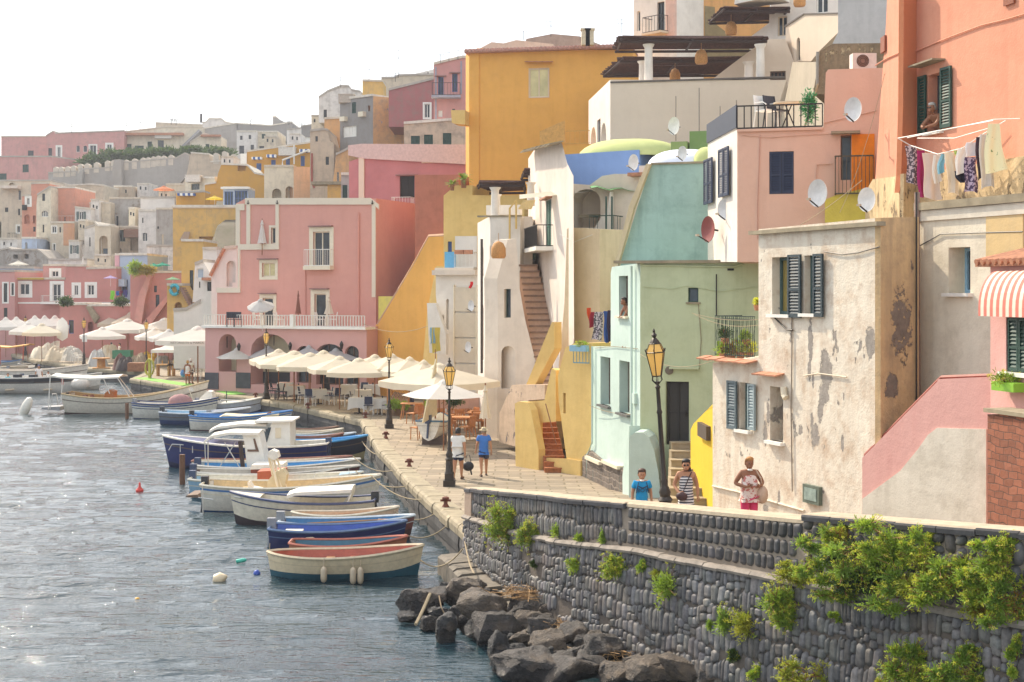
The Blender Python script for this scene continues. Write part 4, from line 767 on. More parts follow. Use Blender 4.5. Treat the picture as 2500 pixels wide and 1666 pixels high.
for px, y0, y1, ww, w in ((1202, 456, 528, 22, -.5), (1186, 468, 528, 20, -2), (1284, 442, 500, 20, -1), (1300, 430, 500, 18, -2)): column(wdf, px, y0, y1, ww, w, WW)
wdf.path('gate_frame', [(1248, 585), (1248, 510), (1264, 490), (1264, 560)], .05, YEL, .3); wdf.poly('cream_screen', [(1268, 512), (1282, 490), (1310, 490), (1300, 512)], .2, .3, plain('#e0c080'))
wdf.poly('yellow_vine', [(1206, 960), (1208, 800), (1216, 780), (1214, 900), (1225, 1000), (1210, 1010)], .3, .5, plaster('#cf9c46', '#a87a3c', .5, .4))
# big yellow diagonal wall
yd = B('huge yellow buttress house with a long slanting wall edge', 915, 90, 1085, 84, [(915, 972), (917, 795), (925, 785), (960, 725), (1045, 578), (1084, 575), (1084, 660), (1070, 700), (1050, 800), (1045, 985)], YEL2, T=5, name='buttress_house', cat='house', zb=0)
yd.path('wall_capping', [(921, 792), (962, 724), (1012, 640), (1046, 577), (1084, 575)], .13, plaster('#c9a080'), -.1, n=6)
yd.box('low_wall', 914, 724, 962, 800, -.8, -.3, plaster('#d8c860')); yd.poly('side_pier', [(1043, 960), (1060, 760), (1082, 650), (1100, 650), (1080, 960)], .1, .5, YEL)
# reddish brown wall
rw = B('tall reddish brown blank wall behind the yellow buttress', 1013, 92, 1120, 91, (427, 427, 800), plaster('#b0705a', '#7d5040', .4, .4), T=5, name='house', zb=3)
# pink trattoria house
PINK = plaster('#d3998a', '#b77f72', .2, .25, .06); TRIM = plaster('#dccfb9', '#bfae98', .15, .2, .04)
HOODM = plain('#8d6a62')
pk = B('large pink restaurant house with cream trim and a railed terrace over arches', 501, 97, 918, 92, [(530, 810), (530, 712), (588, 712), (588, 605), (577, 605), (577, 497), (600, 485), (918, 485), (918, 968), (530, 968)], PINK, T=7, name='townhouse', zb=0, wins=[
 ('w', 765, 566, 805, 650, dict(fr=CREAMF, sur=CREAMF, sw=.3, hood=HOODM, door=True)), ('w', 640, 642, 672, 676, dict(fr=CREAMF, sur=CREAMF, sw=.2, hood=HOODM, pane=plain('#cfc28e', .3))), ('w', 768, 718, 796, 798, dict(fr=CREAMF, sur=CREAMF, sw=.28, hood=HOODM, door=True, n=1)), ('w', 642, 728, 667, 798, dict(fr=CREAMF, sur=CREAMF, sw=.25, hood=HOODM, door=True, n=1)), ('w', 662, 556, 676, 595, dict(fr=CREAMF, sur=TRIM, sw=.15, door=True, n=1))])
pk.poly('roof_trim', [(600, 500), (600, 484), (905, 484), (926, 500), (926, 512), (914, 500)], 0, .1, TRIM)
for x0, y0, x1, y1 in ((577, 498, 598, 514), (583, 596, 682, 610), (530, 703, 588, 715)): pk.box('trim', x0, y0, x1, y1, 0, .09, TRIM)
for x0, y0, x1, y1 in ((603, 500, 612, 596), (674, 500, 682, 600), (909, 500, 918, 726), (582, 512, 587, 712), (577, 514, 582, 600)): pk.box('corner_trim', x0, y0, x1, y1, 0, .085, TRIM)
pk.path('drain_pipe', [(876, 520), (876, 770)], .08, PINK, .08); pk.path('drain_pipe', [(746, 650), (746, 770)], .05, PINK, .06)
pk.balcony(752, 610, 814, 650, .5, WHITEP, CREAMF, .25, .13)
for px in (608, 679, 911): pk.path('anchor', [(px, 490), (px, 498)], .03, IRON, .12); pk.path('anchor_fluke', [(px-3, 496), (px, 499), (px+3, 496)], .025, IRON, .12)
lw = B(None, 501, 93.5, 895, 88.5, (798, 798, 962), plaster('#cf9f96', '#b88a80', .15, .15, .05), T=3.8, root=pk, part='arcade_wall', zb=0, wins=[('r', 534, 816, 577, 908, dict(rev=1.5, arch=True)), ('r', 612, 816, 708, 940, dict(rev=1.5, arch=.75)), ('w', 724, 845, 760, 935, dict(arch=.8, fr=BRN, rev=.3)), ('w', 772, 840, 838, 940, dict(arch=.6, fr=BRN, rev=.5, n=3)), ('w', 842, 845, 876, 940, dict(arch=.8, fr=BRN, rev=.3))])
lw.box('terrace_slab', 497, 797, 897, 803, -1, .25, WHITEP); lw.box('stone_base', 501, 910, 534, 950, 0, .06, plain('#4a4a4e', .8, var=.25, scale=2)); lw.box('stone_base', 577, 910, 612, 948, 0, .06, plain('#4a4a4e', .8, var=.25, scale=2))
for q in ((530, 814, 580, 912), (606, 814, 712, 912)): lw.box('niche_wall', *q, -1.46, -1.4, plaster('#cfc6a4'))
for q in ((530, 912, 580, 946), (606, 912, 712, 946)): lw.box('wainscot', *q, -1.48, -1.38, plain('#3c3c40', .8))
r_ = lw.railing(501, 770, 893, 797, .15, IRONW, .2, 'terrace_railing', r=.025); lw.box('pillar', 714, 768, 722, 800, .05, .3, WHITEP)
lw.path('hanging_lamp', [(541, 818), (541, 850)], .03, IRON, -.6); lw.path('hanging_lamp', [(656, 816), (656, 845)], .03, IRON, -.6)
for px, py in ((591, 848), (716, 846), (841, 844)):
    u, z = lw.lz(px, py); M().lathe([(.02, .3), (.1, .18), (.14, .08), (.08, -.2), (.03, -.22)], (u, -.35, z), 6).build('wall_lamp', IRON, lw.root, M_=lw.MB)
pb = B('narrow wall behind the pink restaurant, painted orange for reflected light on its side', 925, 104, 962, 103, [(925, 780), (925, 510), (940, 520), (950, 560), (960, 620), (962, 780)], plaster('#e0904e', '#b8703c', .3, .3), T=4, name='house', zb=1)  # orange paints in the light reflected onto the restaurant's side
# purple pink houses behind
PP1 = plaster('#bd7f80', '#9a6a72', .2, .25)
pp = B('old rose house with a tall dark balcony door and cream corner', 852, 104, 1018, 103, [(852, 760), (852, 395), (884, 385), (1138, 385), (1138, 760)], PP1, T=8, name='townhouse', zb=2, wins=[('w', 976, 430, 1012, 484, dict(pane=DARK, fr=DARK, hood=HOODM)), ('w', 988, 570, 1006, 640, dict(pane=DARK, fr=BEIGE)), ('w', 970, 560, 976, 640, dict(pane=DARK, n=1)), ('w', 965, 670, 976, 702, dict(pane=DARK)), ('w', 1085, 475, 1095, 490, {})])
pp.box('corner_pilaster', 877, 380, 890, 485, 0, .15, TRIM); pp.balcony(965, 484, 1012, 508, 1.0, WHITEP, BEIGE, .15, .2)
pp.poly('terrace_screen', [(852, 380), (852, 356), (885, 352), (1138, 354), (1138, 402), (888, 388)], .05, .2, plain('#c9b5ae', .8, var=.12)); pp.box('ac_unit', 990, 508, 1003, 530, .1, .6, CREAMF)
pp.box('trim', 1030, 388, 1138, 398, .0, .1, TRIM)
# ================= far left village =================
CT = {'p': '#c9928a', 'p2': '#c3867d', 'pc': '#d09078', 'w': '#dcd5cc', 'b': '#cfc0a8', 'b2': '#c4b199', 'g': '#a8a29b', 'y': '#d3aa5e', 'y2': '#c8963e', 'bl': '#a9b8cc', 'o': '#cfa06c', 'r': '#a86a68', 'c': '#d8ccb4', 'gr': '#908c88'}
def FB(label, d, out, col, wins=(), r=0, T=9, name='house', cat='house', gr=.4, pl=0, **k):
    xs = [p[0] for p in out]; a, b = min(xs), max(xs)
    mt = plaster(CT[col], '#857b70', gr, gr*.9, .1, .4, 1.0, seed=int(a) % 9, peel=pl, pcol='#8d8378')
    x = B(label, a, d, b, d*(1+r), out, mat=mt, T=T, wins=wins, name=name, cat=cat, **k)
    zb = min(p[1] for p in x.pts)+1.5
    for p, q in zip(x.pts, x.pts[1:]):
        if q[0]-p[0] > .4 and min(p[1], q[1]) > zb and abs(q[1]-p[1]) < 1.2*(q[0]-p[0]): M().prism([p, q, (q[0], q[1]+.22), (p[0], p[1]+.22)], -.12, T+.1).build('roof_edge', COP[int(a) % 3], x.root, M_=x.MB)
    return x
COP = [plaster('#cfc3b0', '#857b70', .5), plaster('#b5aca0', '#857b70', .5), plaster('#ddd4c4', '#857b70', .5)]
def R4(x0, y0, x1, y1, yr=None): return [(x0, y1), (x0, y0), (x1, yr if yr is not None else y0), (x1, y1)]
dk = dict(fr=DARK, rev=.12); wh = dict(fr=WHITEP, sur=WHITEP, sw=.3, rev=.12); bs = dict(shm=BLUES); gs = dict(shm=GREENS); gd = dict(shm=GREYG)
D1 = dict(fr=WHITEP, sur=WHITEP, sw=.32, rev=.12, door=True)
# ridge
FB('low pink house at the left end of the ridge', 262, R4(3, 335, 112, 400), 'p', [('w', 68, 368, 82, 382, dk)], T=8)
x = FB('long pink house on the ridge with two small arched windows', 258, [(112, 405), (112, 333), (130, 322), (135, 327), (303, 321), (303, 410)], 'p', [('w', 186, 356, 195, 372, dict(arch=True, n=1)), ('w', 203, 356, 213, 372, dict(arch=True, n=1)), ('w', 219, 355, 235, 379, dict(sur=WHITEP, sw=.2)), ('w', 261, 353, 273, 376, wh), ('w', 140, 359, 148, 393, wh), ('w', 118, 362, 127, 382, dk)], T=8)
dome(x, 'roof_dome', 165, 328, 60, 9, 2.5, plaster('#a8a29b'), 4)
FB('pink house with a green arched door above the beige houses', 240, R4(-20, 384, 128, 452), 'p', [('c', -2, 424, 16, 442, gs), ('c', 55, 402, 70, 421, gs)], r=-.02)
x = FB('cream ridge house with dark shutters and laundry on its terrace', 260, [(300, 385), (300, 324), (410, 311), (494, 312), (494, 385)], 'c', [('c', 306, 352, 321, 371, gs), ('c', 329, 356, 351, 368, gs), ('c', 360, 346, 371, 365, gs), ('w', 385, 343, 400, 378, dict(fr=GREENS))])
x.box('roof_edge', 293, 326, 450, 332, 0, 1.2, TILE); x.path('stair_edge', [(440, 372), (492, 322)], .5, plain('#8a8682'), .6); x.box('laundry', 306, 370, 340, 383, 1, 1.1, WHITEP)
FB('low cream gabled house beside the stairs on the ridge', 252, [(462, 378), (464, 350), (498, 328), (540, 337), (540, 378)], 'c', [('c', 502, 352, 511, 368, gs)], T=5).box('roof_edge', 492, 330, 540, 335, 0, .8, TILE)
FB('grey ridge house with a dark arched doorway', 262, [(494, 385), (494, 316), (580, 302), (580, 385)], 'g', [('w', 532, 352, 552, 372, dict(arch=.6, fr=GREENS))])
FB('white building with a rounded roof gable on the skyline', 285, [(494, 330), (494, 300), (502, 300), (510, 291), (540, 291), (550, 300), (580, 304), (580, 330)], 'w', T=5)
FB('low peach and beige roof on the skyline beside the chimney', 285, R4(380, 301, 494, 330, 306), 'b', T=5)
FB('small white ridge house with four little windows', 248, R4(578, 322, 625, 392), 'w', [('w', 586, 332, 592, 342, dk), ('w', 607, 330, 613, 340, dk), ('w', 584, 356, 596, 376, dict(fr=DARK)), ('w', 612, 354, 620, 370, dk)])
FB('dirty white house with one green window on the ridge', 250, R4(623, 323, 678, 380), 'c', [('c', 639, 327, 648, 339, gs), ('w', 633, 357, 651, 368, dk)], gr=.6)
FB('cream ridge house with a small dark door near the yellow row', 250, R4(700, 318, 737, 372, 314), 'w', [('w', 716, 344, 728, 354, dk)])
FB('grey flat roofed houses along the skyline', 262, [(578, 330), (578, 303), (660, 308), (712, 300), (712, 330), (712, 345), (578, 345)], 'gr')
FB('green grey wedge shaped roof on the skyline', 264, [(666, 310), (666, 287), (674, 287), (702, 303), (702, 310)], 'gr', T=3, name='roof_wedge', cat='roof')
FB('grey house with a pale window left of the tall beige house', 236, R4(736, 310, 790, 380, 302), 'gr', [('w', 744, 335, 757, 347, dict(pane=WHITEP))])
# castle wall with merlons
cw = FB('grey castle wall with rows of pale merlons below the ridge houses', 228, [(118, 440), (118, 424), (190, 420), (192, 415), (258, 412), (280, 408), (290, 392), (305, 398), (430, 388), (452, 376), (462, 380), (462, 420), (400, 500), (240, 500), (118, 490)], 'g', T=3, name='castle_wall', cat='wall', gr=.3)
cw.poly('buttress', [(255, 500), (278, 440), (285, 392), (302, 392), (306, 500)], 0, 1.6, plaster('#a39c94')); cw.poly('buttress', [(185, 460), (195, 428), (202, 416), (208, 420), (205, 460)], 0, 1.2, plaster('#a19c95'))
MER = plaster('#cbbfae', '#8d8478', .4, .3)
for xm, y in ((136, 407), (149, 407), (165, 406), (179, 404), (196, 400), (212, 399), (235, 396), (262, 392), (276, 391), (308, 390), (328, 387), (349, 385), (361, 384), (374, 382), (386, 380), (399, 380), (417, 378)):
    cw.poly('merlon', [(xm-6, y+26), (xm-6, y+4), (xm, y), (xm+6, y+4), (xm+6, y+26)], -1.5, .05, MER)
cb = FB('pale bastion wall with broken merlons at its right end', 226, [(440, 460), (455, 430), (466, 375), (510, 378), (514, 397), (582, 392), (575, 430), (545, 460)], 'b2', T=4, name='bastion_wall', cat='wall')
for xm, y in ((527, 373), (548, 369), (570, 376)): cb.poly('merlon', [(xm-7, y+28), (xm-6, y+3), (xm, y), (xm+6, y+3), (xm+9, y+28)], -1.5, .05, MER)
# upper cluster, centre
FB('white ornate old house on the skyline with a curved parapet', 172, [(778, 300), (778, 240), (800, 225), (832, 212), (852, 213), (858, 222), (880, 226), (880, 300)], 'w', [('w', 790, 268, 798, 290, dk)], gr=.5)
FB('bright yellow cube shaped roof room on the skyline', 160, R4(885, 199, 935, 240, 200), 'y', T=4, name='rooftop_room')
FB('beige flat blocks on the skyline left of the pink balcony house', 172, [(931, 240), (931, 192), (962, 192), (975, 186), (1062, 184), (1062, 240)], 'b')
FB('little white skyline block with two dark windows', 178, R4(1014, 180, 1064, 200, 168), 'w', [('w', 1043, 177, 1047, 183, dk), ('w', 1053, 179, 1058, 187, dk)], T=4)
FB('long dark red house under the skyline', 141, [(949, 310), (949, 222), (1062, 194), (1068, 194), (1068, 310)], 'r', [('w', 1036, 254, 1050, 288, dict(fr=WHITEP, sur=WHITEP, sw=.15))], gr=.6)
x = FB('pale pink house with grey trim and a long blue doored balcony', 124, [(1059, 310), (1059, 159), (1130, 142), (1146, 143), (1146, 310)], 'p', [('w', 1070, 188, 1083, 232, dict(fr=BLUES, hood=HOODM, door=True)), ('w', 1104, 180, 1117, 225, dict(fr=BLUES, hood=HOODM, door=True)), ('w', 1070, 270, 1080, 286, dict(pane=WHITEP)), ('w', 1104, 266, 1111, 282, dk)], gr=.2)
x.balcony(1056, 206, 1124, 236, .9, IRON, plain('#9a98a0'), .2, .25)
for q in ((1062, 164, 1066, 310), (1124, 150, 1128, 230)): x.box('trim', *q, 0, .06, plain('#9a97a0'))
x = FB('weathered grey and orange house with wall mounted air conditioners', 150, R4(830, 245, 911, 440, 235), 'gr', [('c', 859, 250, 869, 277, gs), ('w', 898, 258, 904, 272, dict(fr=TILE)), ('w', 837, 308, 870, 335, dict(pane=WHITEP, n=5))], r=-.02, gr=.6)
B(None, 911, 147, 1027, 149, [(911, 440), (911, 235), (1027, 245), (1027, 350), (990, 440)], plaster('#cfa06c', '#857b70', .6, .6, .12, .5, 1.2, peel=.6, pcol='#8d8a90'), T=7, root=x, part='orange_wall')
x.box('ac_unit', 837, 286, 849, 297, .0, .5, CREAMF); x.box('ac_unit', 882, 274, 894, 286, .0, .5, CREAMF)
FB('small faded pink house left of the grey and orange house', 156, R4(792, 292, 834, 440, 290), 'o', gr=.4)
FB('tall narrow beige house with a red drainpipe', 148, [(757, 500), (757, 322), (790, 318), (800, 320), (806, 345), (815, 350), (815, 500)], 'b2', [('w', 770, 333, 776, 346, dk), ('w', 795, 383, 803, 403, dk)], gr=.6).path('drain_pipe', [(762, 375), (762, 445), (768, 460)], .1, plain('#9a4a3c'), .15)
x = FB('stained cream house with a tin roofed balcony beside the rose house', 138, [(808, 500), (820, 380), (852, 365), (852, 500)], 'o', [('w', 822, 420, 828, 445, dict(fr=WHITEP))], gr=.6); x.box('tin_roof', 768, 448, 850, 455, .0, 2.4, KERB); x.box('yellow_room', 806, 455, 838, 500, .2, 2, plaster('#d3a558'))
FB('dark green shuttered bay on the cream house', 118, R4(833, 428, 876, 500), 'g', [('c', 852, 434, 873, 486, gs), ('c', 836, 452, 848, 486, gs)], T=4, name='shuttered_bay')
x = FB('long stained beige house with three closed green shutters', 121, [(986, 400), (986, 304), (1143, 292), (1143, 400)], 'b2', [('c', 1003, 332, 1025, 353, gs), ('c', 1035, 329, 1057, 353, gs), ('c', 1081, 325, 1102, 353, gs)], gr=.8)
# yellow row with blue shutters
x = FB('long yellow house with blue shutters and small striped awnings', 190, [(603, 445), (603, 372), (757, 350), (757, 445)], 'y2', [('c', 626, 399, 638, 417, bs), ('c', 662, 391, 673, 415, bs), ('c', 698, 386, 708, 406, bs), ('c', 734, 381, 744, 406, bs)], gr=.1)
def striped(n=8, ca='#e8e6e0', cb='#3c5c96', sc=1.0, ax=0):
    key = ('st', ca, cb, sc, ax)
    if key in MATS: return MATS[key]
    m, nn, p = nodes('striped_canvas'); tc = N(nn, 'ShaderNodeTexCoord').outputs['Object']; sp = N(nn, 'ShaderNodeSeparateXYZ'); nn.links.new(tc, sp.inputs[0])
    f = mth(nn, 'GREATER_THAN', mth(nn, 'FRACT', mth(nn, 'MULTIPLY', sp.outputs[ax], sc)), .5); nn.links.new(mixn(nn, f, lin(ca), lin(cb)), p.inputs['Base Color']); p.inputs['Roughness'].default_value = .8; MATS[key] = m; return m
for q in ((617, 385, 641, 391), (653, 379, 676, 386), (690, 373, 711, 379), (733, 366, 757, 373)): x.box('awning', *q, .0, .9, striped(sc=1.6))
x.box('white_end', 588, 376, 603, 408, .0, .3, WHITEP)
x.path('pergola_frame', [(694, 406), (694, 394), (757, 370)], .12, IRONW, 1.5); x.path('pergola_post', [(722, 404), (722, 357)], .1, IRONW, 1.5)
FB('yellow terrace block with an outside stair and a dark cage', 178, [(500, 500), (500, 452), (528, 448), (532, 425), (540, 403), (603, 405), (622, 425), (660, 432), (660, 500)], 'y2', [('r', 580, 405, 600, 418, dict(rev=.8))], gr=.15)
FB('yellow garden wall with a small white awning stripe', 172, [(430, 512), (430, 472), (500, 470), (500, 512)], 'y2', T=3, gr=.15).box('awning', 436, 473, 478, 479, 0, .8, striped(sc=1.6))
x = FB('cream arcaded house with two round arches and a peach end wall', 158, R4(645, 408, 717, 490), 'c', [('r', 664, 461, 687, 490, dict(rev=1, arch=True)), ('r', 697, 455, 716, 490, dict(rev=1, arch=True))]); B(None, 717, 158, 757, 159, R4(717, 408, 757, 490), plaster('#e0b690'), T=5, root=x, part='end_wall')
FB('small cream house with grid window under the yellow stairs', 184, R4(452, 436, 525, 470), 'c', [('w', 467, 449, 487, 464, dict(fr=GREYG, n=4))], r=-.02, T=5)
x = FB('blue framed glass veranda on the yellow terrace', 152, R4(545, 461, 606, 506), 'bl', [('w', 573, 466, 604, 502, dict(fr=BLUES, n=4, nh=1, pane=GLB)), ('w', 548, 468, 569, 502, dict(fr=BLUES, n=3, pane=GLB))], T=4, name='veranda')
x.box('roof_edge', 540, 457, 610, 462, -.3, .3, WHITEP)
x = FB('large mustard yellow house with a grey awning and a recessed terrace', 150, R4(422, 506, 584, 700), 'y', [('w', 452, 590, 464, 611, dict(fr=WHITEP)), ('r', 486, 578, 580, 598, dict(rev=.8)), ('r', 487, 615, 520, 630, dict(rev=.5))], gr=.5)
m = M(); u0, u1, z0, z1 = x.rect(443, 566, 464, 588); m.add([(u0, -1, z0), (u1, -1, z0), (u1, 0, z1), (u0+.3, 0, z1), (u0, -.96, z0), (u1, -.96, z0), (u1, .04, z1), (u0+.3, .04, z1)], [(0, 1, 2, 3), (4, 7, 6, 5), (0, 3, 7, 4), (1, 5, 6, 2), (0, 4, 5, 1)]); m.build('awning', plain('#9a7f66'), x.root, M_=x.MB)
x.box('ac_unit', 566, 544, 580, 556, 0, .5, CREAMF); x.box('wall_coping', 420, 504, 584, 509, -.2, .1, BEIGE)
FB('plain beige wall filling the gap beside the yellow garden wall', 194, R4(405, 452, 520, 520), 'b', T=4, gr=.3)
# white / beige cluster
x = FB('tall beige house with an overhanging round balcony at the left edge', 200, R4(-20, 443, 125, 650), 'b', [('w', 44, 465, 51, 489, dict(arch=True, n=1)), ('w', 44, 510, 49, 526, dk), ('w', 42, 552, 49, 568, dict(sur=WHITEP, sw=.2, n=1)), ('r', 22, 446, 36, 455, dict(rev=.5, arch=True)), ('r', -8, 540, 3, 610, dict(rev=2, arch=True)), ('w', 12, 507, 20, 518, dk)]); x.box('round_slab', 8, 455, 52, 462, 0, 1.5, WW2); x.balcony(24, 570, 42, 582, 1, IRON, KERB, .15, .3)
FB('salmon pink house with an arched loggia and a black shirt hanging', 190, [(54, 650), (54, 480), (76, 478), (76, 450), (120, 449), (120, 650)], 'pc', [('w', 66, 484, 72, 500, wh), ('r', 59, 524, 73, 547, dict(rev=.6, arch=True)), ('r', 80, 526, 87, 546, dict(rev=.6, arch=True)), ('w', 81, 554, 87, 566, dk)]).box('laundry', 56, 501, 68, 514, .3, .4, DARK)
FB('cream narrow house with a half round fan window', 184, [(88, 660), (89, 500), (91, 478), (122, 458), (124, 458), (124, 660)], 'c', [('w', 103, 473, 110, 491, dk), ('w', 101, 515, 118, 530, dict(arch=.8, fr=WHITEP, n=4)), ('w', 104, 549, 108, 568, dk), ('r', 105, 588, 122, 610, dict(rev=1, arch=True))], gr=.5)
FB('pink fronted house with a railed terrace and a flared grey side', 187, R4(122, 460, 184, 560), 'pc', [('w', 157, 530, 160, 542, dk)], gr=.3).railing(124, 528, 184, 545, .5, IRONW, .4)
x = FB('beige house with an orange patch and small paired window', 183, R4(123, 545, 182, 660), 'b', [('w', 127, 553, 138, 569, dict(sur=WHITEP, sw=.1)), ('w', 145, 555, 149, 568, dk), ('w', 130, 596, 135, 617, dict(sur=WHITEP, sw=.1, n=1))]); x.box('orange_patch', 155, 546, 182, 600, 0, .05, plaster('#cf9a72', '#aa8888', .5, .3))
FB('broad beige flared wall house below the castle wall', 206, [(140, 520), (148, 455), (225, 452), (254, 455), (252, 500), (240, 530), (150, 530)], 'b', [('w', 217, 476, 228, 484, dict(pane=DARK))], gr=.4)
FB('white house with grey shutters open on both sides', 185, R4(183, 508, 221, 650, 512), 'w', [('w', 193, 517, 204, 539, dict(sh='lr', shm=GREYG))])
FB('cream house with a railed roof beside the white shuttered house', 188, R4(219, 498, 270, 620), 'b', gr=.5)
FB('small pale blue white house with shutters beside the stairs', 179, R4(168, 590, 194, 660), 'w', [('w', 177, 599, 187, 620, dict(sh='lr', shm=GREYG))], T=5)
FB('white house with a tall slit and pointed arch', 180, [(190, 665), (190, 604), (206, 600), (206, 560), (232, 552), (232, 665)], 'w', [('w', 218, 580, 221, 602, dk), ('r', 199, 630, 208, 650, dict(rev=.5, arch=True))])
FB('white house with one tall round arch over a dark window', 178, [(230, 665), (232, 545), (240, 553), (270, 553), (272, 665)], 'b', [('w', 242, 576, 263, 628, dict(arch=True, rev=.9, n=1, pane=plaster('#c4b199'))), ], gr=.3).box('dark_window', 248, 607, 263, 628, -.8, -.7, GLB)
FB('rough grey stained house with a narrow green door', 190, R4(267, 486, 344, 570), 'g', [('w', 270, 536, 281, 552, dk), ('w', 284, 528, 289, 552, dk), ('c', 313, 513, 318, 549, gs)], gr=.8, pl=.58)
x = FB('crumbling terrace house with a brown awning and orange parasols', 182, R4(267, 556, 362, 650), 'b2', [('w', 291, 562, 306, 590, dict(fr=GREYG, n=2)), ('r', 318, 582, 345, 612, dict(rev=.8)), ('r', 281, 605, 298, 622, dict(rev=.4, arch=True))], gr=.7, pl=.6); x.box('awning', 309, 561, 345, 581, .1, 1.4, plain('#7d5a46'))
FB('white house with a small arched window and rounded corner', 180, [(338, 640), (338, 516), (384, 516), (384, 640)], 'w', [('w', 347, 569, 360, 590, dict(arch=.6)), ('w', 347, 532, 350, 545, dk)])
FB('white terrace wall block under the orange parasol', 184, R4(343, 484, 426, 520), 'w', T=5, gr=.2)
FB('tall dirty grey wall house left of the mustard house', 168, R4(381, 512, 428, 640), 'g', [('w', 394, 572, 400, 602, dict(pane=BEIGE)), ('w', 384, 553, 388, 559, dk)], gr=.8)
FB('grimy white wall with one small window above the blue house', 166, R4(358, 602, 432, 660), 'w', [], gr=.8)
FB('ruined white wall with dark crumbling holes at the left', 176, [(-20, 680), (-20, 618), (20, 608), (30, 612), (90, 612), (98, 616), (125, 640), (130, 680)], 'g', [('r', 32, 622, 44, 632, dict(rev=1)), ('r', 60, 621, 70, 632, dict(rev=1))], gr=.9, pl=.53)
FB('small light blue front with an arched window below the salmon house', 180, R4(53, 583, 90, 640), 'bl', [('w', 61, 592, 67, 612, dict(arch=True, fr=WHITEP))], T=5)
x = FB('white balustraded terrace wall with flower pots', 170, R4(118, 636, 212, 690), 'w', [], T=4)
for i, (px, py, w_, h_, d, c, lab) in enumerate(((60, 560, 22, 60, 196, 'b', 'narrow beige filler house behind the salmon pink one'), (160, 478, 30, 40, 212, 'w', 'small white house high on the slope under the castle wall'), (300, 470, 44, 26, 214, 'b2', 'low beige house row under the grey castle wall'), (350, 462, 30, 22, 216, 'w', 'little white house beside the orange parasol'), (232, 515, 20, 50, 187, 'w', 'slim white house wall in the middle of the white cluster'), (250, 640, 40, 30, 170, 'c', 'low cream wall house above the long pink house'), (322, 530, 16, 40, 186, 'c', 'thin cream house beside the narrow green door'), (400, 480, 26, 26, 188, 'c', 'small cream block behind the orange parasol terrace'), (200, 560, 18, 40, 181, 'b', 'tiny beige house in the middle of the white cluster'), (20, 600, 40, 30, 182, 'w', 'whitewashed block above the ruined wall'), (555, 395, 30, 20, 195, 'w', 'small white block left of the blue shuttered row'), (775, 300, 30, 30, 176, 'c', 'cream block below the ornate old house'), (720, 340, 26, 22, 215, 'w', 'white house above the blue shuttered row'), (660, 345, 30, 20, 240, 'b', 'beige block below the wedge roof'))):
    FB(lab, d, R4(px-w_/2, py-h_/2, px+w_/2, py+h_), c, [('w', px-w_*.3, py-h_*.3, px-w_*.3+4, py-h_*.3+8, dk), ('w', px+w_*.12, py-h_*.25, px+w_*.12+4, py-h_*.25+8, dict(fr=GREENS, n=1))], T=5, gr=.6)
# pink row by the harbour
x = FB('long pink harbour house with white framed windows', 150, [(36, 880), (36, 683), (160, 683), (160, 651), (211, 651), (211, 658), (284, 656), (284, 880)], 'p2', [('w', 49, 693, 72, 720, wh), ('w', 129, 694, 149, 736, D1), ('w', 182, 697, 191, 721, wh), ('w', 214, 696, 230, 721, wh)], gr=.15)
x.box('white_band', 36, 738, 284, 742, 0, .05, WHITEP); x.balcony(107, 722, 180, 738, .9, IRONW, WHITEP, .2, .2); x.box('yellow_ledge', 34, 679, 108, 683, -.3, .25, plain('#b89a3c')); x.box('downpipe', 36, 684, 38, 850, 0, .1, HOODM)
FB('pink upper room with a white framed window on the harbour house', 156, R4(105, 650, 164, 700), 'p', [('w', 127, 662, 143, 676, wh)], T=4, name='upper_room', cat='house')
x = FB('lilac pink house at the left edge of the harbour row', 149, R4(-20, 664, 36, 880), 'p', [('w', 9, 692, 18, 738, dict(fr=GREENS, sur=WHITEP, sw=.15)), ('w', 28, 692, 34, 721, dict(fr=GREENS, sur=WHITEP, sw=.1, n=1)), ('w', 9, 752, 18, 776, dict(fr=GREENS))], gr=.15)
FB('railed blue grey terrace with a white parasol above the pink house', 158, R4(-20, 656, 84, 690), 'bl', T=5, name='roof_terrace', cat='terrace').railing(32, 662, 84, 678, .1, WHITEP, .35)
FB('low pink terrace wall with steps below the long pink house', 141, [(146, 880), (146, 746), (212, 745), (214, 748), (345, 748), (345, 880)], 'p2', [('w', 168, 782, 180, 815, dict(fr=BLUES, n=1)), ('r', 214, 786, 228, 810, dict(rev=1, arch=True))], T=5, name='terrace_house', gr=.15).poly('stair', [(214, 748), (225, 748), (245, 775), (236, 790)], .0, .7, KERB)
x = FB('light blue house with pale trim beside the pink terrace', 152, R4(281, 624, 360, 770), 'bl', [('w', 297, 683, 312, 720, dict(fr=BLUES, n=2))], gr=.1); x.box('pink_strip', 281, 622, 292, 760, 0, .1, plaster('#cf9ea6')); x.box('pale_trim', 292, 618, 360, 624, 0, .1, WHITEP); x.box('awning', 284, 682, 310, 700, .1, 1.2, plain('#b9c9d6'))
x = FB('pink rounded terrace house with plants along its parapet', 136, [(318, 880), (318, 667), (444, 667), (444, 720), (440, 760), (420, 880)], 'p2', [('w', 376, 698, 383, 714, dk), ('w', 380, 720, 389, 760, dict(fr=DARK, n=1))], gr=.25, name='terrace_house')
x.poly('buttress', [(335, 780), (345, 720), (366, 672), (376, 672), (360, 735), (352, 790)], 0, 1.0, plaster('#c78f86')); x.poly('buttress', [(352, 790), (412, 722), (414, 735), (375, 790)], .2, .8, plaster('#c98b80'))
x = FB('ochre house stair block with a turquoise swim ring on its parapet', 124, [(408, 860), (408, 698), (445, 698), (472, 752), (476, 860)], 'y', [('r', 426, 738, 444, 760, dict(rev=1, arch=True))], T=3, gr=.3, name='stair_block', cat='house')
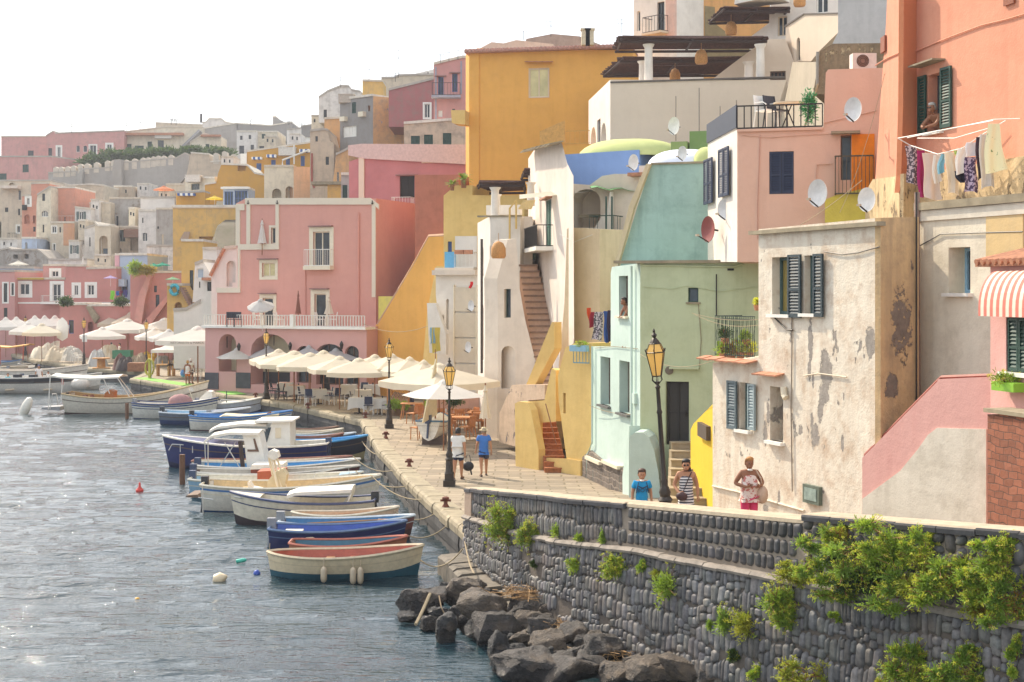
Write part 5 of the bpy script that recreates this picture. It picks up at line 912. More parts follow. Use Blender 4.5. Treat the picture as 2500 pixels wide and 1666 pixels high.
for i in range(11): x.box('step', 441+i*2.9, 702+i*5.4, 449+i*2.9, 708+i*5.4, -.8, .5, plain('#8d6a58'))
u, z = x.lz(428, 708); m = M(); m.tube([(u+.34*math.cos(a/10*2*math.pi), -.3, z+.42*math.sin(a/10*2*math.pi)) for a in range(11)], .15, 8); o = m.build('swim_ring', plain('#3fa9b8', .4, var=.3, scale=9), None, True, M_=x.FM); tag(o, 'turquoise inflatable swim ring hanging on the ochre parapet', 'swim ring')
FB('tall yellow house wall with a narrow blue door', 128, R4(443, 590, 497, 800), 'y', [('w', 463, 660, 472, 709, dict(fr=GREENS, n=1))], T=6, gr=.2)
x = FB('white house with a red tiled gable edge and a tall niche', 104, [(516, 860), (516, 674), (548, 609), (578, 606), (585, 860)], 'w', [('r', 553, 637, 575, 700, dict(rev=.4, arch=True)), ('w', 567, 690, 575, 700, dk)], T=4, gr=.1); x.path('roof_tiles', [(514, 674), (548, 608)], .14, TILE, .1)
x = FB('white stepped house with little hooded windows left of the restaurant', 106, [(424, 900), (424, 760), (455, 758), (490, 738), (470, 738), (476, 648), (497, 640), (520, 680), (532, 700), (532, 900)], 'w', [('w', 486, 688, 489, 703, dk), ('w', 506, 689, 519, 711, dk), ('w', 525, 688, 532, 702, dk), ('w', 480, 656, 497, 680, dict(fr=WHITEP, n=1, pane=plain('#aab6c2', .3)))], T=4, gr=.1); x.box('tiled_hood', 497, 678, 537, 685, 0, .7, TILE)
FB('white wall block behind the yellow front, beside the white stepped house', 112, R4(495, 610, 530, 720), 'w', T=4, gr=.1)
# foliage
def leafmat(name, a, b, yel=None):
    m, n, p = nodes(name); tc = N(n, 'ShaderNodeTexCoord').outputs['Object']; c = ramp(n, noise_n(n, tc, 3.5, 4), .3, .7, lin(a), lin(b))
    n.links.new(c, p.inputs['Base Color']); p.inputs['Roughness'].default_value = .6
    tr = N(n, 'ShaderNodeBsdfTranslucent'); n.links.new(c, tr.inputs[0]); ms = N(n, 'ShaderNodeMixShader'); ms.inputs[0].default_value = .4
    out = n.nodes['Material Output']; n.links.new(p.outputs[0], ms.inputs[1]); n.links.new(tr.outputs[0], ms.inputs[2]); n.links.new(ms.outputs[0], out.inputs[0]); return m
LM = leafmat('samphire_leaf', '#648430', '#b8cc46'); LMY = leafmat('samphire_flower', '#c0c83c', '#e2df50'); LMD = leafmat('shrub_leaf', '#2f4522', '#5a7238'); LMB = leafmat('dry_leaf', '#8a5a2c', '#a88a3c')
def clump(m, rx, ry, rz, n, size, seed, c=(0, 0, 0), hang=0, ragged=.35, shell=.35):
    r = random.Random(seed); sx = r.uniform(0, 50)
    for i in range(n):
        v = Vector((r.gauss(0, 1), r.gauss(0, 1), r.gauss(0, 1))).normalized(); rad = (shell+(1-shell)*r.random())*(1-ragged+ragged*2*abs(noise.noise(v*2.2+Vector((sx, 0, 0)))+.25))
        p = Vector((v.x*rx*rad+c[0], v.y*ry*rad+c[1], v.z*rz*rad+c[2])); d1 = (v*.7+Vector((r.gauss(0, .5), r.gauss(0, .5), r.gauss(.3, .5)))).normalized(); w_ = d1.cross(Vector((r.gauss(0, 1), r.gauss(0, 1), r.gauss(0, 1)))).normalized(); s_ = size*r.uniform(.6, 1.4)
        o = len(m.v); m.v += [tuple(p-w_*s_*.16), tuple(p+w_*s_*.16), tuple(p+d1*s_+w_*s_*.1), tuple(p+d1*s_-w_*s_*.1)]; m.f.append((o, o+1, o+2, o+3))
    return m
def shrub(name, label, pos, rx, ry, rz, n, size, mat, seed, cat='shrub', group=None, flowers=0, fm=None):
    root = empty(name, pos, 0, label, cat, group); clump(M(), rx, ry, rz, n, size, seed).build('foliage', mat, root, recalc=False)
    m = M(); r = random.Random(seed+5)
    for i in range(6): m.tube([(0, 0, -rz*.6), (r.uniform(-.4, .4)*rx, r.uniform(-.4, .4)*ry, 0), (r.uniform(-.7, .7)*rx, r.uniform(-.7, .7)*ry, rz*.6)], max(.008, rx*.02), 4)
    m.build('stem', WOOD, root)
    if flowers:
        m = M()
        for i in range(flowers):
            a = r.uniform(0, 6.28); e = r.uniform(-.2, 1.4); q = Vector((rx*math.cos(a)*math.cos(e), ry*math.sin(a)*math.cos(e), rz*math.sin(e)))*r.uniform(.85, 1.12); clump(m, size*.5, size*.5, size*.35, 14, size*.4, seed+i, q)
        m.build('flowers', fm or LMY, root, recalc=False)['kind'] = 'stuff'
    return root
for i, (px, py, rw, rh, lab) in enumerate(((225, 402, 34, 22, 'dark hedge bush behind the left castle merlons'), (268, 392, 36, 24, 'largest dark bush behind the castle merlons'), (325, 384, 34, 16, 'dark green bush below the laundry terrace on the ridge'), (470, 374, 34, 10, 'low green bush at the foot of the ridge stairs'), (530, 378, 44, 13, 'long green hedge behind the broken merlons'), (400, 376, 60, 10, 'thin hedge in front of the cream ridge house'))):
    d = 238; k_ = d/FL; shrub('bush', lab, P(px, py, d), rw*k_, 3, rh*k_*1.2, 2600, .6, LMD, 40+i, 'bush', 'bushes behind the castle wall')
shrub('shrub', 'bright green bush on the left of the pink terrace parapet', P(330, 655, 134), .75, .7, .8, 1500, .17, LM, 51); shrub('shrub', 'yellow green flowering bush along the pink terrace parapet', P(358, 660, 134), 1.1, .6, .55, 1800, .15, leafmat('autumn_leaf', '#8a8a32', '#c0a040'), 52)
for px, py, lab in ((160, 737, 'dark spiky agave on the pink terrace corner'), (295, 737, 'potted plants beside the green towel'),): shrub('shrub', lab, P(px, py, 139), .7, .7, .4, 700, .25, LMD, int(px))
# cycads
def cycad(pos, r, label, seed):
    root = empty('cycad', pos, 0, label, 'cycad', 'cycads on the yellow terrace'); rr = random.Random(seed); m = M()
    for i in range(30):
        a = rr.uniform(0, 6.28); e = rr.uniform(.1, 1.3); L = r*rr.uniform(.8, 1.1); prev = None
        for j in range(9):
            t = j/8; q = Vector((math.cos(a)*math.cos(e)*L*t, math.sin(a)*math.cos(e)*L*t, math.sin(e)*L*t-.5*L*t*t))
            if prev is not None:
                dr = (q-prev).normalized(); sd_ = dr.cross(Vector((0, 0, 1))).normalized(); w_ = L*.16*math.sin(math.pi*min(1, t*1.05))+.01
                for s_ in (-1, 1): o = len(m.v); m.v += [tuple(prev), tuple(q), tuple(q+sd_*s_*w_+dr*w_*.5-Vector((0, 0, w_*.2))), ]; m.f.append((o, o+1, o+2))
            prev = q
    m.build('fronds', leafmat('cycad_frond', '#55702a', '#a8b84a'), root, recalc=False); M().lathe([(r*.16, -r*.5), (r*.2, -.05), (r*.1, .05)], n=8).build('trunk', WOOD, root)
cycad(P(1132, 440, 77.3), .85, 'larger cycad on the yellow roof corner', 1); cycad(P(1104, 452, 77.3), .6, 'smaller cycad left on the yellow roof corner', 2)
# skyline antennas
def antenna(px, py0, py1, d, label, arms=((0, .5), (.12, .8))):
    a = P(px, py1, d); h = (py1-py0)*d/FL; root = empty('antenna', a, 0, label, 'antenna', 'rooftop television antennas'); M().tube([(0, 0, 0), (0, 0, h)], .028*d/150, 4).build('mast', IRON, root); m = M(); s_ = d/150
    for t, w_ in arms:
        z = h*(1-t); m.tube([(-w_*s_, 0, z), (w_*s_*.8, .2, z)], .015*s_, 4)
        for i in range(4): xx = (-.7+.45*i)*w_*s_; m.tube([(xx, 0, z-.22*s_), (xx, 0, z+.22*s_)], .011*s_, 4)
    m.build('aerial', IRON, root)
for i, (px, a, b, d, l) in enumerate(((175, 302, 325, 256, 'branched antenna above the long pink ridge house'), (308, 300, 320, 256, 'double antenna at the left of the cream ridge house'), (342, 292, 316, 256, 'single tall antenna on the cream ridge house'), (418, 290, 305, 280, 'antenna left of the chimney on the skyline'), (430, 292, 306, 280, 'second antenna left of the dark chimney'), (611, 292, 306, 258, 'small antenna on the grey flat roofs'), (705, 295, 305, 258, 'small antenna right of the wedge roof'), (735, 300, 312, 234, 'bent antenna on the grey house'), (832, 188, 214, 170, 'three armed antenna on the white ornate house'), (901, 158, 199, 160, 'slim antenna on the yellow cube'), (972, 121, 190, 170, 'tallest antenna on the skyline'), (965, 178, 200, 168, 'short antenna beside the tallest one'), (1075, 133, 154, 123, 'first thin mast on the pale pink house'), (1096, 128, 150, 123, 'middle thin mast on the pale pink house'), (1118, 122, 146, 123, 'right thin mast on the pale pink house'), (1278, 76, 98, 104, 'thin mast on the pinkish roof block'), (1345, 52, 90, 108, 'tall antenna behind the ochre house'), (1518, 47, 82, 96, 'antenna beside the white tower house'))):
    antenna(px, a, b, d, l, arms=((0, .5),) if 'mast' in l else ((0.02, .7), (.3, .5)))
o = M().tube([(0, 0, 0), (0, 0, 1.7)], .22, 8).build('chimney', IRON, None); o.location = P(491, 300, 270); tag(o, 'dark narrow chimney pipe on the skyline', 'chimney')
# haze
hz_ = M().box(-420, 260, -30, 470, -3.8, 62).build('haze', None, None); hz_['kind'] = 'stuff'
hm = bpy.data.materials.new('haze_air'); hm.use_nodes = True; nn = hm.node_tree; nn.nodes.remove(nn.nodes['Principled BSDF']); pv = nn.nodes.new('ShaderNodeVolumePrincipled')
pv.inputs['Color'].default_value = (.9, .92, 1, 1); pv.inputs['Density'].default_value = .0004; pv.inputs['Anisotropy'].default_value = .3; nn.links.new(pv.outputs[0], nn.nodes['Material Output'].inputs['Volume']); hz_.data.materials.append(hm)
# ================= street lamps =================
LI = plain('#3b332c', .45, .4, var=.2); AMB = bpy.data.materials.new('amber_glass'); AMB.use_nodes = True
_p = AMB.node_tree.nodes['Principled BSDF']; _p.inputs['Base Color'].default_value = (.85, .6, .22, 1); _p.inputs['Roughness'].default_value = .25
_t = AMB.node_tree.nodes.new('ShaderNodeBsdfTranslucent'); _t.inputs[0].default_value = (1, .78, .38, 1); _m = AMB.node_tree.nodes.new('ShaderNodeMixShader'); _m.inputs[0].default_value = .6
AMB.node_tree.links.new(_p.outputs[0], _m.inputs[1]); AMB.node_tree.links.new(_t.outputs[0], _m.inputs[2]); AMB.node_tree.links.new(_m.outputs[0], AMB.node_tree.nodes['Material Output'].inputs[0])
def make_lamp(label):
    r = empty('street_lamp', (0, 0, 0), 0, label, 'street lamp', 'old lantern street lamps along the quay')
    M().box(-.2, .2, -.2, .2, 0, .2).box(-.15, .15, -.15, .15, .2, .42).lathe([(.17, .42), (.13, .5), (.115, .85), (.15, .9), (.1, .97)], n=10).build('pedestal', LI, r, 30)
    M().lathe([(.095, .95), (.12, 1.05), (.085, 1.15), (.06, 1.2), (.075, 1.26), (.052, 1.32), (.045, 2.6), (.06, 2.64), (.042, 2.7), (.038, 3.1), (.06, 3.14), (.03, 3.18), (.05, 3.25)], n=12).build('pole', LI, r, True)
    g = M(); n = 6; pr = [(.095, 3.36), (.19, 3.83), (.115, 4.0)]
    for i in range(2):
        for k in range(n):
            a, b = 2*math.pi*k/n, 2*math.pi*(k+1)/n; (r0, z0), (r1, z1) = pr[i], pr[i+1]; o = len(g.v)
            g.v += [(r0*math.cos(a), r0*math.sin(a), z0), (r0*math.cos(b), r0*math.sin(b), z0), (r1*math.cos(b), r1*math.sin(b), z1), (r1*math.cos(a), r1*math.sin(a), z1)]; g.f.append((o, o+1, o+2, o+3))
    g.build('lantern_glass', AMB, r)
    f = M()
    for k in range(n):
        a = 2*math.pi*k/n; c, s = math.cos(a), math.sin(a); c2, s2 = math.cos(a+math.pi*2/n), math.sin(a+math.pi*2/n)
        f.tube([(q[0]*1.03*c, q[0]*1.03*s, q[1]) for q in pr], .011, 4)
        for q in pr: f.tube([(q[0]*1.03*c, q[0]*1.03*s, q[1]), (q[0]*1.03*c2, q[0]*1.03*s2, q[1])], .012, 4)
        f.tube([(.03*c, .03*s, 3.2), (.11*c, .11*s, 3.28), (.095*c, .095*s, 3.36)], .009, 4); f.tube([(.2*c, .2*s, 3.84), (.215*c, .215*s, 3.9)], .012, 4)
    f.lathe([(.12, 4.0), (.085, 4.06), (.05, 4.1), (.03, 4.12), (.06, 4.17), (.02, 4.22), (.03, 4.25), (.005, 4.3)], n=8); f.build('lantern_frame', LI, r, 30)
    return r
lp = make_lamp('lantern street lamp on the quay behind the two walking men'); lp.location = G(1097, 1187)
for px, py, g, lab, sc_, rz in ((950, 1046, 0, 'lantern street lamp left of the wooden chairs, by the mooring posts', 1, .2), (650, 976, 0, 'lantern street lamp in front of the pink restaurant terrace', 1, .4), (205, 896, 0, 'lantern street lamp among the net heaps with a paper on its pole', 1, .3), (357, 898, 0, 'lantern street lamp left of the white gazebo', .97, .1), (62, 868, 0, 'lantern street lamp furthest left, behind the orange awning boat', .95, 0)):
    copy_tree(lp, G(px, py, g), rz, lab, sc=sc_)
q = XD(1632, 28.4, 1.48); c = copy_tree(lp, q, .5, 'tall lantern street lamp leaning left beside the boy in blue', sc=(1, 1, 1)); c.rotation_euler = (0, math.radians(-4.2), .3); 
q = P(486, 800, 112); c = copy_tree(lp, (q.x, q.y, q.z-1.6), 0, 'lantern street lamp rising behind the lettered restaurant parasol', sc=.85)
q = P(333, 770, 140); c = copy_tree(lp, (q.x, q.y, q.z-3.1), 0, 'small lantern lamp above the far beige parasols', sc=.9)
# ================= boats =================
def gloss(h, var=.13): return plain(h, .42, var=var, scale=7, coat=.15)
ROPE = plain('#9c8c70', .9)
def boat(label, x0, x1, d, fb, beam, bow, top, bot, rail, inner, tr=.0, stripe=None, thw=3, name='rowing_boat', cat='boat', wl=.12, sheer=.45, fend=(), oars=0, deck=0, g='boats moored side by side along the quay'):
    """x0..x1 pixel extent, d distance of the near side, tr transom width factor (0 = double ended)"""
    L = (x1-x0)*d/FL; cx = ((x0+x1)/2-CX)*d/FL; sg = 1 if bow == 'r' else -1
    root = empty(name, (cx, d+beam/2, WZ), 0, label, cat, g); n = 18; ns = 8
    def st(t):
        b = beam/2*(max(0, 1-abs((t-.42)/.58)**2.6)**.75 if t > .42 else (tr+(1-tr)*max(0, 1-((.42-t)/.42)**2.4)**.7)); b = max(b, .02)
        zs = fb*(1+sheer*(.9*max(0, (t-.35)/.65)**2+.25*max(0, (.35-t)/.35)**2)); zk = -.22+.2*max(0, (t-.8)/.2)**2*1.0
        return b, zs, zk
    def pt(t, s, side, k=1.0):
        b, zs, zk = st(t); y = b*k*(s**.42 if t < .85 else s**(.42+2.5*(t-.85))); z = zk+(zs-zk)*s; x = (-.5+t)*L*.96+(.04*L*s if t > .5 else -.03*L*s*(1 if tr == 0 else .3))*abs(2*t-1)**3
        return (sg*x, side*y, z)
    def shell(s0, s1, rows, off=0):
        m = M()
        for side in (-1, 1): m.grid(lambda u, v: (lambda q: (q[0], q[1]+side*off, q[2]))(pt(u, s0+(s1-s0)*v, side)), n, rows)
        if tr > 0:
            o = len(m.v)
            for v in range(rows+1): a = pt(0, s0+(s1-s0)*v/rows, -1); b = pt(0, s0+(s1-s0)*v/rows, 1); m.v += [a, b]
            for v in range(rows): m.f.append((o+2*v, o+2*v+1, o+2*v+3, o+2*v+2))
        return m
    sw_ = (.22+wl)/(fb+.22); shell(sw_, 1, 6).build('hull', gloss(top), root, True); shell(0.001, sw_, 4).build('hull_bottom', gloss(bot), root, True)
    if stripe: shell(.86, .92, 1, .008).build('stripe', gloss(stripe), root, True)
    shell(.74, .775, 1, .012).build('rub_strake', gloss(rail if stripe or d < 60 else '#6a5a4c'), root, True)
    m = M(); fl = .03
    for side in (-1, 1):
        def ip(u, v, side=side):
            t = .02+.96*u; q_ = pt(t, 1-.56*v, side); return (q_[0]*.985, side*max(.004, abs(q_[1])-.035), q_[2]-.008)
        m.grid(ip, n, 4)
    fn = lambda u, v: (lambda q: (q[0], (2*v-1)*abs(q[1]), q[2]))(ip(u, 1))
    m.grid(fn, n, 2); m.build('inner_shell', gloss(inner, .15), root, True)
    m = M()
    for side in (-1, 1): m.tube([(lambda q: (q[0], q[1], q[2]+.01))(pt(i/24, 1, side)) for i in range(25)], .034+.008*beam, 5)
    if tr > 0: m.tube([pt(0, 1, -1), pt(0, 1, 1)], .04, 5)
    m.build('gunwale', gloss(rail), root, True)
    for i in range(thw):
        t = .22+.5*i/max(1, thw-1); b, zs, _ = st(t); x = pt(t, 1, 1)[0]; M().box(x-.11, x+.11, -b*.84, b*.84, zs-.2, zs-.165).build('thwart', gloss('#b0825c') if i % 2 else gloss(inner), root)
    if deck:
        m = M(); m.grid(lambda u, v: (lambda t: (pt(t, 1, 1)[0], (2*v-1)*max(.01, st(t)[0]-.02), st(t)[1]+.015+.04*(1-(2*v-1)**2)))(1-deck+deck*u*.985), 6, 4); m.build('fore_deck', gloss(top if deck < .6 else '#ddd8cc'), root, True)
    for fx, fz, ln, hor in fend:
        t = (fx-x0)/(x1-x0); t = t if sg > 0 else 1-t; b, zs, _ = st(t); x = pt(t, 1, 1)[0]; m = M(); r_ = .085; pr = [(.01, -ln), (r_*.7, -ln+.03), (r_, -ln+.1), (r_, -.08), (r_*.7, -.03), (.02, 0)]
        m.lathe(pr, (0, 0, 0), 8); m.tube([(0, 0, 0), (0, .04, .2)], .01, 4); f = m.build('fender', gloss('#b9a78c'), root, True); f.location = (x, -b*1.0-.1, fz+.02 if not hor else fz)
        if hor: f.rotation_euler = (0, math.radians(86), 0)
    if oars:
        m = M()
        for s_ in (-1, 1): m.tube([(-.3*L, s_*.25*beam, fb*.8), (.28*L, s_*.1*beam, fb*1.1)], .025, 5).box(.24*L, .34*L, s_*.1*beam-.06, s_*.1*beam+.06, fb*1.1-.01, fb*1.1+.015)
        m.build('oars', gloss('#a87a50'), root)
    rb = random.Random(int(x0*3+x1)); tq = .3+.3*rb.random(); b_, zs, _ = st(tq); xx = pt(tq, 1, 1)[0]; m = M()
    for j in range(3): m.tube([(xx+.13*math.cos(a), .13*math.sin(a), .16+.03*j) for a in np.linspace(0, 6.1, 12)], .022, 4)
    m.build('rope_coil', ROPE, root); tq = .62; xx = pt(tq, 1, 1)[0]; M().lathe([(.1, 0), (.13, .24), (.115, .25), (.09, .03)], (xx, .1, .14), 10).build('bucket', gloss(('#c9c2b4', '#3a6aa0', '#b8432f', '#3f7a5a')[int(x0) % 4]), root)
    M().box(xx-.5, xx+.4, -.03, .03, .2, .23).build('floor_board', WOOD, root)
    if tr >= .6: xs_ = -sg*.5*L*.97; M().box(xs_-.12, xs_+.12, -.1, .1, fb*.95, fb*.95+.35).tube([(xs_, 0, fb), (xs_-sg*.12, 0, -.1)], .05, 6).build('outboard_motor', plain(('#2b2c30', '#8a8c90', '#33415e')[int(x1) % 3], .4), root)
    return root
def bx(root, name, pts, d0, th, mat):
    """pixel outline at distance d0, thickness th, as a part of the boat"""
    l = root.location; m = M().prism([(P(px, py, d0).x-l.x, P(px, py, d0).z-l.z) for px, py in pts], d0-l.y, d0-l.y+th); return m.build(name, mat, root)
def bt(root, name, segs, r, mat):
    l = root.location
    for s_ in segs: o = M().tube([P(*q)-l for q in s_], r, 5).build(name, mat, root)
    return o
def canopy(root, name, pts, d0, dp, mat, sag=.06):
    l = root.location; m = M(); a = [P(px, py, d0)-l for px, py in pts]; n = len(a)
    for v in a: m.v += [tuple(v), (v.x, v.y+dp*.5, v.z+sag), (v.x, v.y+dp, v.z)]
    k = n*3
    for v in a: m.v += [(v.x, v.y, v.z-.1), (v.x, v.y+dp*.5, v.z+sag-.04), (v.x, v.y+dp, v.z-.1)]
    for i in range(n-1):
        for j in range(2): p = i*3+j; m.f.append((p, p+1, p+4, p+3)); m.f.append((k+p, k+p+3, k+p+4, k+p+1))
        m.f.append((i*3, i*3+3, k+i*3+3, k+i*3)); m.f.append((i*3+2, k+i*3+2, k+i*3+5, i*3+5))
    for e in (0, n-1):
        for j in range(2): p = e*3+j; m.f.append((p, p+1, k+p+1, k+p))
    return m.build(name, mat, root, 60)
CANV = plain('#ded8cc', .85, var=.08, bump=.3); SAILC = plain('#cdbf9e', .85, var=.1, bump=.3); STEEL = plain('#c9c6c0', .3, .6)
W_, NV, TL, LB = '#ddd8cc', '#232b4e', '#2c5364', '#3d8fc4'
b1 = boat('nearest rowing boat, cream hull over teal bottom with a red brown inside', 645, 1022, 37.0, .58, 1.5, 'r', '#d6c4a2', '#265563', '#c9b898', '#a5523a', wl=.16, fend=((790, .4, .42, 0), (864, .38, .45, 0), (882, .38, .45, 0)), thw=4)
boat('small teal boat with a red gunwale hidden behind the nearest rowing boat', 698, 985, 39.2, .5, 1.2, 'r', '#a86a4c', '#3a4a4a', '#b0624c', '#2f6378', tr=.5)
b3 = boat('navy blue rowing boat with three cream fenders', 648, 982, 41.1, .58, 1.4, 'r', '#222c5c', '#1b2240', '#5d7494', '#2d4fa0', tr=.75, wl=.05, fend=((770, .4, .36, 1), (870, .3, .45, 1), (654, .05, .38, 0)))
bx(b3, 'foam_box', [(695, 1308), (695, 1296), (738, 1296), (738, 1308)], 41.6, .3, CREAMF)
boat('light blue boat with a white rim between the navy and the pinkish boats', 672, 1003, 42.9, .5, 1.3, 'r', '#7a4a40', '#5a3a34', '#cfd6d8', '#2f6f9c', tr=.6, oars=1)
b5 = boat('pinkish cream boat with a small name painted at its bow', 708, 966, 44.3, .55, 1.0, 'r', '#d6bda2', '#8a6a5a', '#d8cdb6', '#c4a482', tr=0, oars=1)
text('TONIA', .16, NAVY, b5, (.8, -.47, .42), (math.radians(80), math.radians(-5), math.radians(14)), 'name_lettering')
b6 = boat('cream boat with a folded white sun canopy on steel poles', 557, 915, 45.6, .72, 1.6, 'l', '#d3c9b4', '#3a2f33', '#3a4668', '#cfc6b0', tr=.8, deck=.2, wl=.08)
canopy(b6, 'sun_canopy', [(700, 1210), (720, 1203), (780, 1200), (858, 1196), (856, 1206), (846, 1228)], 45.8, 1.3, CANV); bt(b6, 'canopy_pole', [[(703, 1215, 45.9), (815, 1312, 46.3)], [(858, 1205, 45.9), (770, 1312, 46.3)], [(845, 1232, 47), (800, 1290, 47)], [(570, 1212, 46.1), (700, 1240, 46), (712, 1250, 46)]], .022, STEEL)
b7 = boat('long cream boat with blue stripes and tied canopy poles', 478, 915, 48.2, .85, 2.1, 'r', '#dad5c8', '#2e5686', '#d8cfba', '#cbb07e', tr=.7, stripe='#4a78b0', wl=.03, thw=2)
bx(b7, 'canvas_cover', [(654, 1200), (652, 1178), (668, 1155), (690, 1145), (700, 1160), (692, 1202)], 49, .5, SAILC); bt(b7, 'tied_pole', [[(660, 1110, 49), (680, 1200, 48.8)], [(664, 1105, 49.1), (690, 1202, 49)], [(672, 1104, 49.2), (702, 1200, 49.1)], [(655, 1112, 49.1), (675, 1200, 49.3)]], .04, CREAMF); bx(b7, 'wrapped_top', [(652, 1116), (654, 1104), (664, 1099), (676, 1104), (680, 1118), (668, 1124)], 48.9, .5, CANV)
bx(b7, 'seat', [(606, 1196), (604, 1178), (608, 1176), (616, 1190), (638, 1194), (638, 1197)], 48.8, .4, CANV); bx(b7, 'swim_platform', [(452, 1214), (456, 1210), (482, 1208), (485, 1216)], 48.6, 1.2, plain('#6a5442', .7)); bt(b7, 'name_post', [[(494, 1186, 48), (496, 1268, 48)], [(484, 1215, 48), (520, 1220, 48)]], .02, STEEL)
b8 = boat('light blue and white boat with a cream deck behind the long cream one', 450, 872, 51.6, .62, 1.9, 'r', '#8fb4cc', '#2f5f9c', '#d5cfbe', '#cfc8b2', tr=.7, wl=.02, deck=.12)
bx(b8, 'red_box', [(628, 1180), (628, 1152), (692, 1148), (692, 1178)], 52.2, .9, plain('#a8502f')); bt(b8, 'bow_rail', [[(760, 1184, 52), (770, 1155, 52), (850, 1140, 52.2), (855, 1165, 52.4)]], .02, STEEL)
b9 = boat('dark maroon boat with a long white rail and a slatted engine box', 455, 866, 53.8, .62, 1.5, 'r', '#5a3234', '#3a2226', '#cfc8ba', '#b0a898', tr=.6)
bx(b9, 'engine_box', [(612, 1172), (612, 1146), (622, 1142), (690, 1142), (690, 1170)], 54.2, .9, plain('#7d3a2c')); bx(b9, 'slats', [(610, 1147), (614, 1136), (690, 1134), (692, 1144)], 54.1, 1.1, CANV)
b10 = boat('blue decked white boat with a white cabin and a long awning', 465, 866, 55.4, .66, 1.7, 'r', '#d8d4c8', '#2c2426', '#dcd6c8', '#3d8fc4', tr=.6, thw=2)
bx(b10, 'cabin', [(604, 1150), (596, 1078), (590, 1058), (632, 1056), (650, 1140), (650, 1150)], 55.7, 1.1, WHITEP); bx(b10, 'window_frame', [(604, 1103), (604, 1098), (624, 1098), (618, 1072), (622, 1071), (632, 1103)], 55.66, .03, plain('#6a5040')); bx(b10, 'dark_post', [(588, 1148), (581, 1078), (589, 1078), (597, 1148)], 55.6, .2, plain('#3a2822')); canopy(b10, 'awning', [(497, 1078), (515, 1064), (560, 1056), (632, 1057)], 55.5, 1.5, CANV); bt(b10, 'pole', [[(508, 1078, 55.6), (508, 1140, 55.6)], [(548, 1080, 55.6), (590, 1150, 55.6)], [(575, 1080, 55.6), (530, 1150, 55.8)], [(500, 1078, 57), (502, 1130, 57)]], .022, STEEL)
boat('white boat with a brown rail behind the blue decked boat', 458, 848, 57.8, .55, 1.5, 'r', '#dcd4c6', '#8c8074', '#8a5a48', '#cfc4b0', tr=.5)
b12 = boat('navy hulled boat with its pointed bow to the left and a tall white wheelhouse', 390, 800, 60.2, .95, 2.2, 'l', '#272f63', '#1c2244', '#ddd6c8', '#cfc8b8', tr=.7, deck=.45, wl=.02)
bx(b12, 'wheelhouse', [(634, 1120), (640, 1085), (662, 1036), (668, 1028), (708, 1028), (708, 1112), (700, 1118)], 61, 1.6, WHITEP); bx(b12, 'roof_rail', [(620, 1034), (622, 1028), (716, 1026), (716, 1030)], 60.8, 1.9, WHITEP); bx(b12, 'window', [(672, 1070), (672, 1045), (686, 1045), (686, 1070)], 60.97, .02, CREAMF); bx(b12, 'windscreen', [(640, 1078), (654, 1044), (662, 1044), (652, 1080)], 60.97, .02, GLB); canopy(b12, 'awning', [(510, 1052), (530, 1042), (590, 1035), (650, 1036)], 61, 1.6, CANV)
bt(b12, 'pulpit_rail', [[(412, 1100, 60.8), (420, 1085, 60.8), (520, 1090, 60.6), (600, 1096, 60.4)], [(440, 1104, 60.6), (440, 1087, 60.6)], [(470, 1106, 60.6), (470, 1088, 60.6)]], .022, STEEL)
boat('bright blue rimmed dark boat with a rope coil at its bow', 640, 888, 63.4, .75, 1.7, 'r', '#2a2c3a', '#b9a878', '#3d92c6', '#3d92c6', tr=.5)
boat('brown wooden boat with ropes behind the wheelhouse', 690, 832, 66.6, .6, 1.3, 'r', '#7a4634', '#4a2c24', '#8a5a48', '#6a4a3c', tr=.5)
boat('small blue boat between the brown boat and the cream one', 680, 862, 68.4, .5, 1.2, 'r', '#4a7cae', '#2c4a6c', '#c9d2d6', '#3d7cb0', tr=.5)
boat('plain cream boat moored near the quay corner', 690, 832, 70.4, .5, 1.2, 'r', '#cfc4ae', '#8a8270', '#d8d0bc', '#b8ac94', tr=.5)
boat('thin brown edged boat nearest the quay corner', 690, 822, 72.4, .45, 1.1, 'r', '#8a7258', '#5a4a3c', '#7d5c48', '#a8967c', tr=.4)
b18 = boat('blue and white boat covered by a beige tarpaulin', 455, 702, 76.6, .75, 1.9, 'r', '#e0dacd', '#5a2c30', '#3d7ab8', '#3d7ab8', tr=.7, stripe='#3d7ab8', wl=.05)
canopy(b18, 'tarpaulin', [(530, 1022), (545, 1014), (600, 1018), (680, 1012)], 76.8, 1.4, SAILC); bx(b18, 'flag', [(652, 1028), (652, 1008), (662, 1004), (662, 1026)], 77, .03, plain('#9a6a4a')); 
boat('blue boat with a grey tarpaulin beside the covered one', 383, 600, 79.6, .7, 1.8, 'r', '#6a7280', '#27406e', '#cfd3d6', '#8fb4cc', tr=.8, deck=.4, wl=.3)
boat('second low blue rimmed boat behind the tarpaulin boat', 500, 700, 79.9, .5, 1.5, 'r', '#5a8ab8', '#3a2c34', '#4f92c4', '#c9bfa4', tr=.6)
b20 = boat('white boat with a navy stripe and an open outboard at its stern', 315, 520, 84, .85, 2.0, 'r', '#dcd8cc', '#2c4a86', '#2c3c64', '#d3cdbf', tr=.7, deck=.4, stripe='#2c4a86', wl=.02)
b20n = M().ball((0, 0, 0), (.75, .5, .5), 8, 6).build('net_pile', plain('#a07a78', .95, bump=1), b20, True); b20n.location = (.4, -.3, .95)
b21 = boat('small white speedboat with a windscreen rail and a covered engine', 470, 634, 85.2, .8, 2.0, 'r', '#c9cbd0', '#2a3560', '#d8d5cc', '#cfcbc0', tr=.8, deck=.6, name='speedboat', wl=.2)
